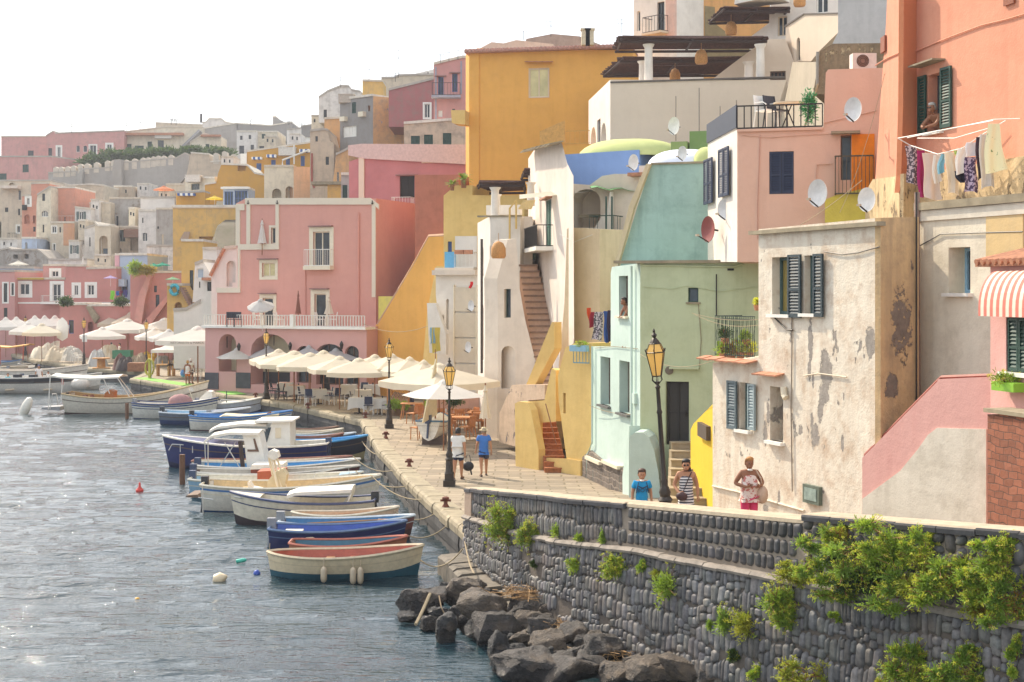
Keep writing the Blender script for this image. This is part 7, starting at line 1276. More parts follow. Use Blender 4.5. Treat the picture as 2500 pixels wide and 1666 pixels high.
for sx_ in (-1, 1):
    for sy_ in (-1, 1): M().tube([(sx_*.52, sy_*.36, 0), (sx_*.42, sy_*.28, .72)], .03, 5).build('leg', WC, wt_)
FU['wt'] = wt_
rn = random.Random(11)
def fur(key, px, py, label, rz=0, sc_=1.0, g=0.0): return put(key, FU, G(px, py, g)+Vector((0, 0, .012)), rz, (sc_,)*3, label)
for k_, px, py, lab in (('tp', 698, 968, 'pink overlaid table beside the row of dark chairs'), ('tp', 724, 976, 'front table with a pink diamond overlay on the left'), ('tw', 777, 987, 'white cloth table between two navy chairs, left front'), ('tp', 777, 953, 'pink topped table behind the left front white one'), ('tp', 806, 958, 'pink topped table by the middle parasol pole'), ('tw', 886, 989, 'long white cloth table under the widest middle parasol'), ('tw', 877, 1010, 'nearest white cloth table, left of the lattice'), ('tw', 928, 1012, 'white cloth table beside the lamp with the lattice'), ('tw', 852, 974, 'white cloth table right of the middle parasol pole'), ('tw', 906, 974, 'white cloth table in the second row on the right'), ('tp', 662, 938, 'pink topped table in the shade behind the restaurant lamp'), ('tw', 701, 937, 'white table in the shade by the restaurant arch'), ('tw', 608, 950, 'white table just left of the restaurant lamp'), ('tp', 879, 938, 'pink topped table in the shade near the doorway'), ('tw', 843, 937, 'white table in the shade near the doorway'), ('tw', 930, 953, 'white table in the shade near the lattice'), ('tw', 581, 946, 'white table under the leftmost restaurant parasol'), ('tp', 599, 953, 'small pink overlaid table at the restaurant corner')):
    fur(k_, px, py, lab, rn.uniform(-.2, .2), 1.12)
for px, py, rz, lab in ((741, 987, 1.4, 'navy chair at the left of the left front white table'), (757, 992, 3.0, 'navy chair with its back to the water, left front'), (800, 988, -1.2, 'navy chair right of the left front white table'), (818, 989, -2.4, 'navy armchair beside the middle parasol pole'), (852, 994, -1.5, 'navy chair just right of the middle parasol pole'), (900, 1014, 3.2, 'navy chair backing the water beside the nearest white table'), (912, 1012, 1.6, 'second navy chair at the nearest white table'), (943, 1013, -1.5, 'navy chair next to the lamp with the lattice'), (868, 962, .2, 'navy chair in the second row by the white table'), (906, 958, 0, 'navy chair behind the second row white table'), (927, 959, .1, 'navy chair in the second row near the lattice'), (790, 953, -.3, 'navy chair beside the pink topped table'), (850, 958, .3, 'navy chair in the shade behind the white table'), (868, 1000, 1.5, 'navy chair left of the nearest white table'), (890, 975, .1, 'navy chair between the second row tables')): fur('ch', px, py, lab, rz, 1.12)
for px, py, rz, lab in ((664, 975, 1.5, 'dark chair first in the row beside the restaurant lamp'), (672, 970, 1.5, 'dark chair second in the row beside the restaurant lamp'), (682, 977, -1.5, 'dark chair facing the pink overlaid table'), (691, 978, 1.6, 'dark chair at the front of the left row'), (755, 954, .2, 'dark chair with a high back beside the shaded tables'), (636, 953, .4, 'dark chair in the arch shade'), (645, 948, 0, 'dark chair deep under the big arch'), (799, 975, 3, 'dark chair behind the middle parasol pole'), (720, 946, .2, 'dark chair in the shade behind the front pink table'), (565, 946, 1.5, 'dark chair at the corner under the leftmost parasol'), (860, 945, 0, 'dark chair in the doorway shade'), (895, 945, .5, 'dark chair deep in the shade on the right')): fur('dk', px, py, lab, rz, 1.1)
for i, (px, py) in enumerate(((1009, 1036), (1021, 1074), (1039, 1039), (1052, 1046), (1066, 1041), (1079, 1052), (1091, 1038), (1101, 1057), (1113, 1040), (1126, 1052), (1139, 1036), (1150, 1048), (1163, 1056), (1176, 1042), (1090, 1069), (1141, 1072), (1070, 1029), (1105, 1026), (1134, 1024), (1160, 1029), (1184, 1056), (1046, 1026))):
    o = fur('wd', px, py, 'slatted orange wooden chair crowded behind the street lamp and dinghy' if i > 1 else ('slatted wooden chair alone at the left end of the wooden group', 'wooden chair with a rounded back just behind the dinghy')[i], rn.uniform(0, 6.28), 1.15); o['group'] = 'wooden chairs at the quay bar'
for px, py, lab in ((1008, 1024, 'small wooden table at the left end of the wooden group'), (1128, 1062, 'wooden table with splayed legs behind the walking men'), (1172, 1050, 'wooden table beside the folded parasol'), (1085, 1034, 'wooden table in the middle of the crowded chairs')): fur('wt', px, py, lab, rn.uniform(-.2, .2), 1.1)
for px, py, lab in ((182, 884, 'white plastic chair beside the net heaps'), (192, 888, 'second white plastic chair beside the lamp with a paper'), (477, 927, 'white plastic chair at the right leg of the gazebo')): fur('pl', px, py, lab, rn.uniform(0, 3), 1.15)['group'] = 'white plastic chairs'
def fz(key, px, py, d, label, rz): q = P(px, py, d); return put(key, FU, (q.x, q.y, q.z), rz, (1.1,)*3, label)
for px, rz, lab in ((681, 1.2, 'white chair on the restaurant terrace beside the round parasol'), (782, 1.4, 'white chair on the restaurant terrace left of the folded beige parasol'), (812, -1.4, 'white chair on the restaurant terrace right of the folded beige parasol'), (630, 1.5, 'white chair under the round terrace parasol'), (580, .2, 'striped blue deck chair on the restaurant terrace'), (563, .3, 'dark blue deck chair on the restaurant terrace')): fz('pl' if 'white' in lab else 'dk', px, 799, 92, lab, rz)
# lattice and planter
lt = B('wooden lattice screen with a planter by the street lamp', 946, 75, 998, 76, (932, 932, 990), None, T=.01, name='lattice_screen', cat='screen'); bpy.data.objects.remove(lt.wall)
m = M(); u1 = lt.lz(998, 990)[0]; h_ = lt.lz(946, 932)[1]
for i in range(-6, 9):
    for sg in (-1, 1):
        pts = []
        for t in np.linspace(0, 1, 2): pts.append((i*.17+(h_*t if sg > 0 else h_*(1-t)), 0, h_*t))
        a, b = pts
        def cl(a, b):
            ta, tb = 0., 1.
            for lo, hi in ((0, u1),):
                dx = b[0]-a[0]
                if dx > 0: ta, tb = max(ta, (lo-a[0])/dx), min(tb, (hi-a[0])/dx)
                else: ta, tb = max(ta, (hi-a[0])/dx), min(tb, (lo-a[0])/dx)
            return (ta, tb) if tb > ta+.05 else None
        c = cl(a, b)
        if c: A_, B_ = Vector(a), Vector(b); m.tube([A_.lerp(B_, c[0]), A_.lerp(B_, c[1])], .014, 4)
for q in ((0, 0), (u1, u1)): m.box(q[0]-.03, q[0]+.03, -.03, .03, -.6, h_)
m.box(0, u1, -.03, .03, h_-.03, h_+.02); m.build('lattice', WC, lt.root, M_=lt.MB); lt.box('planter', 948, 992, 1000, 1018, -.1, .5, plain('#7a6046', .8, var=.2))
for px, py, rx, d, lab in ((962, 988, 18, 74.3, 'leafy bush in the planter under the lattice'), (985, 992, 14, 74.2, 'small bush at the right of the lattice planter'), (1052, 985, 16, 69, 'white flowering bush behind the dinghy mast'), (1108, 978, 22, 67, 'dark shrub behind the low white parasol')): k_ = d/FL; shrub('shrub', lab, P(px, py, d), rx*k_, .35, rx*k_*.7, 700, .12, LMD if 'dark' in lab else LM, px)
gb = M().box(-1.2, 1.2, 0, .4, 0, .55).build('stone_planter', plaster('#c9a08c'), None); gb.location = XD(1112, 68.5, .9); tag(gb, 'low pinkish stone planter behind the wooden chairs', 'planter')
# ---------------- net heaps ----------------
def heap(px, py, wpx, hpx, col, label, seed):
    q = G(px, py); k_ = q.y/FL; W2 = wpx*k_/2; H = hpx*k_*.72; m = M()
    def f(u, v):
        a = 2*math.pi*u; r = v; nz = noise.noise(Vector((math.cos(a)*1.6*r+seed, math.sin(a)*1.6*r, seed*.7))); rid = abs(noise.noise(Vector((math.cos(a)*4*r+seed, math.sin(a)*4*r, 2)))); fold = .06*math.sin(a*13+seed)*r
        return (W2*r*math.cos(a)*(1+.2*nz), 1.3*r*math.sin(a)*(1+.2*nz), max(0, H*(1-r**3.2)*(1+.45*nz+fold*3)+.16*H*rid*(1-r**4)))
    m.grid(f, 40, 12); o = m.build('net_heap', plain(col, .95, var=.2, scale=1.6, bump=.8), None, True); o.location = q; o.location.y += .8; tag(o, label, 'net heap', 'covered fishing net heaps on the quay')
for i, a in enumerate(((100, 876, 66, 42, '#d2c6b0', 'large cream covered net heap right of the far left lamp'), (135, 880, 60, 40, '#c8bda8', 'cream net heap with folded cloth behind the blue bucket'), (172, 882, 60, 40, '#b9b4aa', 'grey beige net heap behind the white plastic chairs'), (150, 868, 90, 44, '#d6ccb6', 'long pale net heap at the back'), (70, 858, 60, 36, '#a89a90', 'mixed brown net heap beside the far left lamp'), (40, 852, 50, 30, '#9a8878', 'low dark net heap at the far left'), (10, 852, 44, 30, '#8a9058', 'greenish net heap at the left edge'), (232, 895, 52, 46, '#b5b4ae', 'grey blue striped net heap right of the papered lamp'), (262, 885, 60, 46, '#c9c0ae', 'pale net heap behind the cable reel'), (250, 868, 60, 36, '#8a4a3e', 'rust red net pile on top of the pale heap'), (300, 905, 44, 44, '#4a4240', 'dark tangled net pile in front of the green crate'), (330, 903, 44, 48, '#9a8a72', 'pile of beige ropes and nets left of the gazebo'), (285, 903, 30, 40, '#7a5a50', 'brown hanging net bundle left of the dark tangle'), (360, 888, 36, 34, '#d0a82c', 'yellow sack heap beside the gazebo'), (390, 895, 44, 30, '#8f8a80', 'grey covered heap behind the gazebo leg'), (205, 860, 60, 34, '#bfb8a8', 'rounded cream net heap under the white parasol'))): heap(*a, i*3.7)
thing1('crate', M().box(-.8, .8, -.5, .5, 0, .06).box(-.8, .8, -.5, -.44, 0, .75).box(-.8, .8, .44, .5, 0, .75).box(-.8, -.74, -.44, .44, 0, .74).box(.74, .8, -.44, .44, 0, .74), plain('#3a7a58'), G(300, 893)+Vector((0, 0, .6)), 'green plastic crate on top of the net piles', 'crate', smooth=False)
thing1('cable_reel', M().lathe([(.75, 0), (.75, .08), (.35, .1), (.32, .8), (.75, .82), (.75, .9)], n=16), plain('#b8874e', .8, var=.2), G(247, 900), 'wooden cable reel with a pale top on the quay', 'cable reel')
thing1('wooden_crate', M().box(-.75, .75, -.4, .4, 0, .7).box(-.78, .78, -.43, .43, .1, .16).box(-.78, .78, -.43, .43, .5, .56), plain('#9a6a4a', .8, var=.25), G(337, 907), 'brown wooden crate in front of the rope pile', 'crate', smooth=False)
m = M()
for i in range(6): m.tube([(.32*math.cos(a)+rn.uniform(-.03, .03), -.25+i*.06, .85+.62*math.sin(a)) for a in np.linspace(0, 6.28, 16)], .035, 5)
m.box(-.08, .08, -.2, .2, 0, 1.5); thing1('hose_coil', m, plain('#b9b04a', .6), G(366, 925), 'yellow green hose coil hanging at the gazebo', 'hose')
thing1('paper_notice', M().box(-.22, .22, -.08, -.07, 0, .6), WHITEP, G(207, 894)+Vector((0, 0, 2.1)), 'pale paper notice tied to the lamp pole', 'notice', smooth=False)
thing1('surfboard_sign', M().lathe([(.02, 0), (.5, .3), (.6, 1.1), (.45, 1.8), (.05, 2.2)], n=16, sy=.12), WHITEP, P(152, 833, 134), 'oval white board standing before the far left terrace', 'sign')
for px, py, c, lab in ((405, 918, '#b58a50', 'wooden bar counter under the gazebo, left part'), (432, 918, '#c9a468', 'wooden trestle table with bottles under the gazebo')): thing1('trestle_table', M().box(-.7, .7, -.4, .4, .82, .9).box(-.65, -.55, -.35, .35, 0, .82).box(.55, .65, -.35, .35, 0, .82).lathe([(.04, .9), (.04, 1.1), (.015, 1.2)], (.2, 0, 0), 6).lathe([(.04, .9), (.04, 1.12), (.015, 1.2)], (-.3, .1, 0), 6), plain(c, .8, var=.2), G(px, py), lab, 'table', smooth=False)
# green matting along the jetty
m = M(); a, b, c = G(320, 925), G(490, 951), G(551, 966); nr = (b-a).normalized().cross(Vector((0, 0, 1)))
for p_, q_ in ((a, b), (b+Vector((.4, 0, 0)), c)): nn_ = Vector((-(q_-p_).y, (q_-p_).x, 0)).normalized()*1.3; m.add([p_+Vector((.1, .15, .035)), q_+Vector((.1, .15, .035)), q_+nn_+Vector((0, 0, .035)), p_+nn_+Vector((0, 0, .035)), p_+Vector((.1, .15, .05)), q_+Vector((.1, .15, .05)), q_+nn_+Vector((0, 0, .05)), p_+nn_+Vector((0, 0, .05))], [(0, 3, 2, 1), (4, 5, 6, 7), (0, 1, 5, 4), (1, 2, 6, 5), (2, 3, 7, 6), (3, 0, 4, 7)])
tag(m.build('green_mat', plain('#7fb850', .9, var=.2, bump=.6), None), 'bright green matting along the quay edge by the gazebo', 'mat')
# ---------------- dishes, air conditioners, awning ----------------
DM = plain('#d5d3cf', .4, .1)
def dish(px, py, d, rpx, label, mat=DM, rz=-.9):
    k_ = rpx*d/FL; r = empty('satellite_dish', P(px, py, d), rz, label, 'satellite dish', 'satellite dishes'); m = M(); n = 20
    for j in range(5):
        for k in range(n): a = 2*math.pi*k/n; q = j/4; m.v.append((.88*k_*q*math.cos(a)+1e-4*math.cos(a), -.2*k_*q*q*1.0, k_*q*math.sin(a)+1e-4*math.sin(a)))
    for j in range(5):
        for k in range(n): a = 2*math.pi*k/n; q = 1-j/4; m.v.append((.88*k_*q*math.cos(a), -.2*k_*q*q+.04*k_, k_*q*math.sin(a)))
    for j in range(9):
        for k in range(n): m.f.append((j*n+k, j*n+(k+1) % n, (j+1)*n+(k+1) % n, (j+1)*n+k))
    m.build('reflector', mat, r, 50); M().tube([(0, -.1*k_, -k_), (0, -1.1*k_, -.5*k_)], .02, 5).build('arm', IRON, r); M().box(-.05, .05, -1.25*k_, -1.05*k_, -.56*k_, -.4*k_).build('receiver', plain('#b9a890'), r); M().tube([(0, .05, 0), (.1*k_, .7*k_, -.1*k_)], .03, 5).build('bracket', IRON, r)
for a in ((2086, 268, 37.5, 30, 'white satellite dish beside the coral tower, upper one'), (2000, 472, 39, 34, 'white satellite dish at the corner of the orange balcony'), (2119, 488, 34.5, 30, 'white satellite dish in front of the yellow wall'), (1772, 511, 42.5, 26, 'white satellite dish under the navy shutters'), (1549, 397, 60.5, 20, 'white satellite dish on the blue house'), (1648, 308, 70, 22, 'pale satellite dish against the cream terrace house'), (1668, 375, 57, 18, 'white satellite dish at the domed roof'), (1152, 747, 72, 14, 'small dish on the net panels, upper'), (1145, 848, 72, 14, 'small dish on the net panels, lower')): dish(*a)
dish(1733, 560, 43, 32, 'rust red satellite dish on the teal wall corner', plain('#8a4038', .5), -1.1)
def acu(px0, py0, px1, py1, d, label):
    a, b = P(px0, py1, d), P(px1, py0, d); r = empty('air_conditioner', a, 0, label, 'air conditioner'); w_, h_ = b.x-a.x, b.z-a.z; M().box(0, w_, 0, .4, 0, h_).build('casing', plain('#d9ccc0', .5), r); m = M(); c = (w_*.42, -.01, h_*.5)
    for q in (.38, .28, .18): m.tube([(c[0]+h_*q*math.cos(t), -.015, c[2]+h_*q*math.sin(t)) for t in np.linspace(0, 6.28, 20)], .008, 4)
    m.build('grille', IRON, r); m = M().lathe([(.01, 0), (h_*.4, .005)], n=18); o = m.build('fan', plain('#8a6a58'), r, M_=Matrix.Translation((c[0], -.003, c[2]))@Matrix.Rotation(math.radians(90), 4, 'X'))
acu(2082, 130, 2140, 168, 40.2, 'peach air conditioner on the roof of the peach house')
u0, z = pr.lz(2416, 775)[0], pr.lz(2450, 772)[1]; m = M(); zt = pr.lz(2450, 660)[1]
u0 += .34; m.grid(lambda u, v: (u0+(1.7)*u, -.02-.42*math.sin(v*math.pi/2), z+.16+(zt-z-.16)*math.cos(v*math.pi/2)), 12, 8); m.grid(lambda u, v: (u0+1.7*u, -.44, z+.16*v), 12, 1)
m.grid(lambda u, v: (u0, -.02-.42*u*math.sin(v*math.pi/2), z+.16+(zt-z-.16)*math.cos(v*math.pi/2)), 4, 8)
m.build('awning', striped(ca='#e0d0bc', cb='#cc7464', sc=5.2), pr.root, M_=pr.MB, recalc=False)
pr.box('flower_box', 2457, 933, 2512, 955, .05, .3, plain('#7fb02c', .5)); u, zz = pr.lz(2482, 925); w_ = pr.FM@Vector((u, -.2, zz)); shrub('flowers', 'yellow and red flowers in the green window box', w_, .34, .16, .14, 500, .05, LM, 77, 'flowers', flowers=18)
# balcony with plants on cream house
q0, q1 = P(1746, 868, 36.2), P(1842, 868, 35.0); m = M(); bal = empty('balcony_railing', q0, 0, 'dark wrought iron balcony railing full of flower pots', 'railing')
L_b = (q1-q0).length; RMb = Matrix.Rotation(math.atan2((q1-q0).y, (q1-q0).x), 4, 'Z'); h_ = 98*35.6/FL
for i in range(20): x = L_b*i/19; m.tube([(x, 0, 0), (x, 0, h_)], .01, 4, cap=False); 
for i in range(0, 19, 2): x = L_b*(i+1)/19; m.tube([(x+.04*math.sin(t*9), 0, h_*t) for t in np.linspace(.08, .9, 9)], .008, 4)
for z in (0.03, h_*.93, h_): m.box(0, L_b, -.015, .015, z-.012, z+.012)
for i in range(8): m.tube([(0, .12*i, 0), (0, .12*i, h_)], .01, 4)
m.box(-.015, .015, 0, .9, h_-.012, h_+.012); m.build('bars', plain('#2c3e34', .5), bal, M_=RMb)
for i, (px, py, s_, c) in enumerate(((1765, 850, .22, LM), (1785, 855, .2, LMB), (1808, 845, .26, LM), (1830, 848, .22, LMY), (1770, 815, .18, LMD), (1820, 820, .16, LM), (1850, 738, .12, LMY))):
    lab = ('yellow green plant at the left of the iron balcony', 'reddish plant in a pot on the iron balcony', 'biggest leafy plant on the iron balcony', 'flowering plant at the right of the iron balcony', 'dark plant high at the left of the iron balcony', 'small plant high at the right of the iron balcony', 'flower pot on the little pillar above the iron balcony')[i]
    q = P(px, py, 36.0); o = shrub('potted_plant', lab, q, s_, s_*.7, s_, 260, .07, c, 600+i, 'plant', 'pots on the iron balcony'); M().lathe([(.08, -s_*1.1-.08), (.11, -s_*.6)], n=10).build('pot', TILE, o)
rope(P(1690, 765, 37), P(1893, 775, 33), .12, .007, 'pale clothesline across the green wall, upper', 'thin clotheslines'); rope(P(1695, 768, 36.8), P(1900, 782, 33), .22, .007, 'pale clothesline across the green wall, sagging one', 'thin clotheslines'); rope(P(1563, 865, 43.8), P(1740, 882, 35.2), .25, .008, 'pale cable behind the leaning lamp', 'thin clotheslines'); rope(P(2105, 440, 34), P(1880, 590, 33.8), .1, .008, 'thin cable from the rock base to the big shutters', 'thin clotheslines'); rope(P(2160, 180, 36), P(2050, 520, 34.5), .3, .007, 'slack wire from the coral tower to the dishes', 'thin clotheslines'); rope(P(1440, 990, 49), P(1540, 1012, 45), .08, .01, 'pale cable across the mint facade', 'thin clotheslines')
rope(P(885, 790, 88), P(1060, 790, 80), .5, .015, 'cable across the yellow buttress', 'thin clotheslines')
# small balcony with flowers on yellow stair house
fb = B('blue and yellow flower box railing on the yellow stair house', 1402, 50.4, 1440, 50, (850, 850, 888), None, T=.01, name='balcony_railing', cat='railing'); bpy.data.objects.remove(fb.wall); fb.railing(1402, 850, 1440, 888, .05, plain('#6f95a0'), .12, 'bars'); fb.box('flower_box', 1400, 843, 1440, 858, .06, .25, plain('#8fb6c9')); shrub('flowers', 'yellow flowers above the blue flower box', P(1420, 840, 50), .28, .15, .12, 260, .06, LM, 90, 'flowers', flowers=10)
# ---------------- laundry ----------------
def garment(px, y0, y1, d, wpx, col, label, seed, taper=1.0, spots=False):
    k_ = d/FL; q = P(px, y0, d); h_ = (y1-y0)*k_; w_ = wpx*k_; rn_ = random.Random(seed); ph = rn_.uniform(0, 6); m = M(); fl = rn_.uniform(-.06, .06)
    def f(u, v, o=0): wv = .035*math.sin(u*9+ph+v*2)*(.2+v); return ((u-.5)*w_*(1+(taper-1)*v)+fl*v*2+.02*math.sin(v*6+ph), wv+o-.06*v*v, -h_*v*(1+.05*math.sin(u*3+ph)))
    m.grid(f, 10, 10); m.grid(lambda u, v: f(1-u, v, .008), 10, 10)
    o = m.build('laundry', canvas('laundry_'+col[1:], col, .3) if not spots else spots, None, True, recalc=False); o.location = q; tag(o, label, 'laundry', 'laundry hanging on lines'); return o
def pattern(name, a, b, sc_, th):
    m, n, p = nodes(name); tc = N(n, 'ShaderNodeTexCoord').outputs['Object']; n.links.new(ramp(n, noise_n(n, tc, sc_, 2), th, th+.03, lin(a), lin(b)), p.inputs['Base Color']); p.inputs['Roughness'].default_value = .9; return m
PT1, PT2, PT3 = pattern('grey_flower_print', '#5a5058', '#c9b9bc', 16, .5), pattern('dotted_yellow_cloth', '#e0d9b0', '#6f8a5a', 14, .66), pattern('violet_print', '#4a3a5a', '#b8a8c0', 14, .5)
for i, a in enumerate(((2225, 356, 450, 24, '#7d7478', 'grey flowered dress at the left end of the coral tower laundry', 1.3, PT1), (2246, 368, 478, 16, '#b02a6c', 'magenta top second on the coral tower laundry line', 1.2, False), (2267, 374, 484, 26, '#e4d6cc', 'long pinkish white cloth on the coral tower laundry line', 1.4, False), (2286, 378, 446, 16, '#ece4da', 'white vest left of the light blue towel', 1.1, False), (2304, 376, 424, 14, '#8fc2d2', 'light blue towel on the laundry line', 1, False), (2320, 372, 476, 22, '#ece2d2', 'long cream trousers right of the light blue towel', 1.1, False), (2337, 368, 418, 12, '#b9d07c', 'small lime green cloth on the laundry line', 1, False), (2351, 362, 426, 24, '#efebe4', 'white shirt right of the lime cloth', .9, False), (2340, 418, 446, 20, '#23263a', 'small dark shorts hanging low in the laundry', 1, False), (2374, 348, 384, 26, '#e8e4e4', 'white pleated cloth near the right of the laundry', 1.1, False), (2370, 384, 472, 24, '#8a7a9a', 'violet printed dress low in the laundry', 1.3, PT3), (2391, 335, 440, 14, '#4a3a46', 'dark narrow cloth near the right end of the laundry', 1.1, False), (2404, 328, 462, 20, '#d0ccca', 'pale grey long cloth near the right end of the laundry', 1.5, False), (2424, 302, 420, 24, '#e4dcb4', 'pale yellow dotted cloth at the right end of the laundry', 2.0, PT2))):
    garment(a[0], a[1], a[2], 34.2-.015*(a[0]-2225), a[3]*1.15, a[4], a[5], i, a[6], a[7])
CL_ = IRONW; lr = empty('drying_rack', P(2192, 338, 33.5), 0, 'white drying rack arms below the coral tower window', 'rack'); 
for sg in ([(2192, 338, 34.2), (2425, 295, 31.3)], [(2215, 337, 34.5), (2425, 293, 31.8)], [(2192, 338, 34.3), (2224, 356, 34.2), (2290, 377, 33.2), (2350, 362, 32.3), (2400, 328, 31.6), (2455, 295, 31.1)], [(2425, 292, 31.4), (2490, 290, 30.9)], [(2240, 338, 34), (2330, 338, 32.8), (2420, 312, 31.5)]): bt(lr, 'arm', [sg], .012, CL_)
for i, a in enumerate(((1437, 752, 792, 10, '#d4572c', 'orange red cloth at the mint house balcony', False), (1450, 762, 800, 16, '#9c2a3a', 'dark red top at the mint house balcony', False), (1464, 762, 832, 22, '#8a7a80', 'grey printed towel at the mint house balcony', PT1), (1478, 760, 834, 10, '#3a5a9c', 'blue striped towel at the mint house balcony', False), (1487, 758, 836, 9, '#3a2c44', 'dark towel at the right of the mint house balcony', False))): garment(a[0], a[1], a[2], 49.6-.4*i, a[3], a[4], a[5], 40+i, 1.1, a[6])
for i, a in enumerate(((1064, 800, 860, 20, '#c9b85a', 'yellow and white towel beside the yellow buttress'), (1056, 800, 840, 12, '#8fb0c0', 'pale blue cloth beside the yellow buttress'), (1152, 688, 704, 7, '#d0242c', 'small red rag above the net panels'))): garment(a[0], a[1], a[2], 72, a[3], a[4], a[5], 60+i)
for i, a in enumerate(((275, 710, 731, 10, '#8fd04a', 'lime green towel hanging below the lilac parasol'), (287, 711, 722, 8, '#3a6ab0', 'blue cloth beside the lime green towel'), (296, 710, 722, 6, '#7a2a4a', 'dark red cloth beside the lime green towel'), (306, 708, 726, 10, '#4a4a8a', 'violet blue cloth on the light blue house balcony'))): garment(a[0], a[1], a[2], 141, a[3], a[4], a[5], 70+i)
# green awning roof and terrace items
ga = P(1455, 480, 60); o = M().grid(lambda u, v: (3.1*u-.2, 1.6*v, .25*v-.15*u+.35+.06*math.sin(u*20)), 12, 3).build('canopy', plain('#4f8a4a', .7, var=.4, scale=3), None); o.location = ga; tag(o, 'green ribbed plastic canopy over the small balcony', 'canopy')
o = M().grid(lambda u, v: (-3.2+3.4*u, 1.8*v, .0+.35*u+.3*v), 10, 3).build('awning', canvas('old_awning', '#d9d4c4'), None); o.location = P(1452, 486, 61); tag(o, 'long cream cloth awning beside the green canopy', 'awning')
for px in (1480, 1494): thing1('canopy_post', M().tube([(0, 0, 0), (0, 0, 110*59.2/FL)], .04, 5), GREENS, P(px, 590, 59.2), 'thin dark green post under the green canopy, %s' % ('left one' if px == 1480 else 'right one'), 'post')
tt = empty('terrace_table', P(1925, 314, 42.5), 0, 'small stone topped table on the peach house terrace', 'table'); M().lathe([(.45, .72), (.45, .76)], n=16).build('table_top', BEIGE, tt); M().tube([(-.2, 0, 0), (.1, 0, .72)], .02).tube([(.2, 0, 0), (-.1, 0, .72)], .02).build('stand', IRON, tt)
for px, lab in ((1872, 'pale plastic chair folded on the peach house terrace'), (1895, 'blue chair at the stone topped terrace table')): q = P(px, 314, 42.8); put('pl' if 'pale' in lab else 'dk', FU, (q.x, q.y, q.z), .6, (1.15,)*3, lab)
gn = clump(M(), .26, .2, .6, 700, .09, 8).build('green_net', plain('#3f9058', .8), None, recalc=False); gn.location = P(1975, 260, 41.4); tag(gn, 'bunched green fishing net hanging at the terrace wall', 'net')
rope(P(1996, 205, 41.5), P(1962, 318, 41.5), .02, .03, 'brown stick leaning against the terrace wall', None)
for px, d, h_, lab in ((1707, 72, 130, 'second thin mast in front of the cream terrace house'), (1650, 71, 110, 'first thin mast in front of the cream terrace house'), (1758, 70, 85, 'short thin mast before the cream terrace house'), (1798, 70, 100, 'thin mast at the navy railing')): a = P(px, 345, d); thing1('mast', M().tube([(0, 0, 0), (0, 0, h_*d/FL)], .03, 5), plain('#8d8074'), a, lab, 'mast')
# ================= people =================
def skin_mesh(name, joints, edges, mat, parent, extra=None, sub=1):
    me = bpy.data.meshes.new(name); names = list(joints); me.from_pydata([joints[k][:3] for k in names], [(names.index(a), names.index(b)) for a, b in edges], [])
    o = bpy.data.objects.new(name, me); COL.objects.link(o); sk = o.modifiers.new('s', 'SKIN'); sk.use_smooth_shade = True
    for i, k in enumerate(names): r = joints[k][3]; me.skin_vertices[0].data[i].radius = (r, joints[k][4] if len(joints[k]) > 4 else r)
    me.skin_vertices[0].data[0].use_root = True
    sb = o.modifiers.new('b', 'SUBSURF'); sb.levels = sb.render_levels = sub
    dg_ = bpy.context.evaluated_depsgraph_get(); m2 = bpy.data.meshes.new_from_object(o.evaluated_get(dg_)); bpy.data.objects.remove(o)
    if extra: 
        b = bmesh.new(); b.from_mesh(m2); t = bpy.data.meshes.new('t'); t.from_pydata(extra.v, [], extra.f); b.from_mesh(t); b.to_mesh(m2); b.free()
    m2.polygons.foreach_set('use_smooth', [True]*len(m2.polygons)); m2.materials.clear(); m2.materials.append(mat); m2.name = name
    n = bpy.data.objects.new(name, m2); COL.objects.link(n); n.parent = parent; return n
SKN = plain('#b5805e', .6, var=.08); SKD = plain('#8f5f42', .6, var=.08)
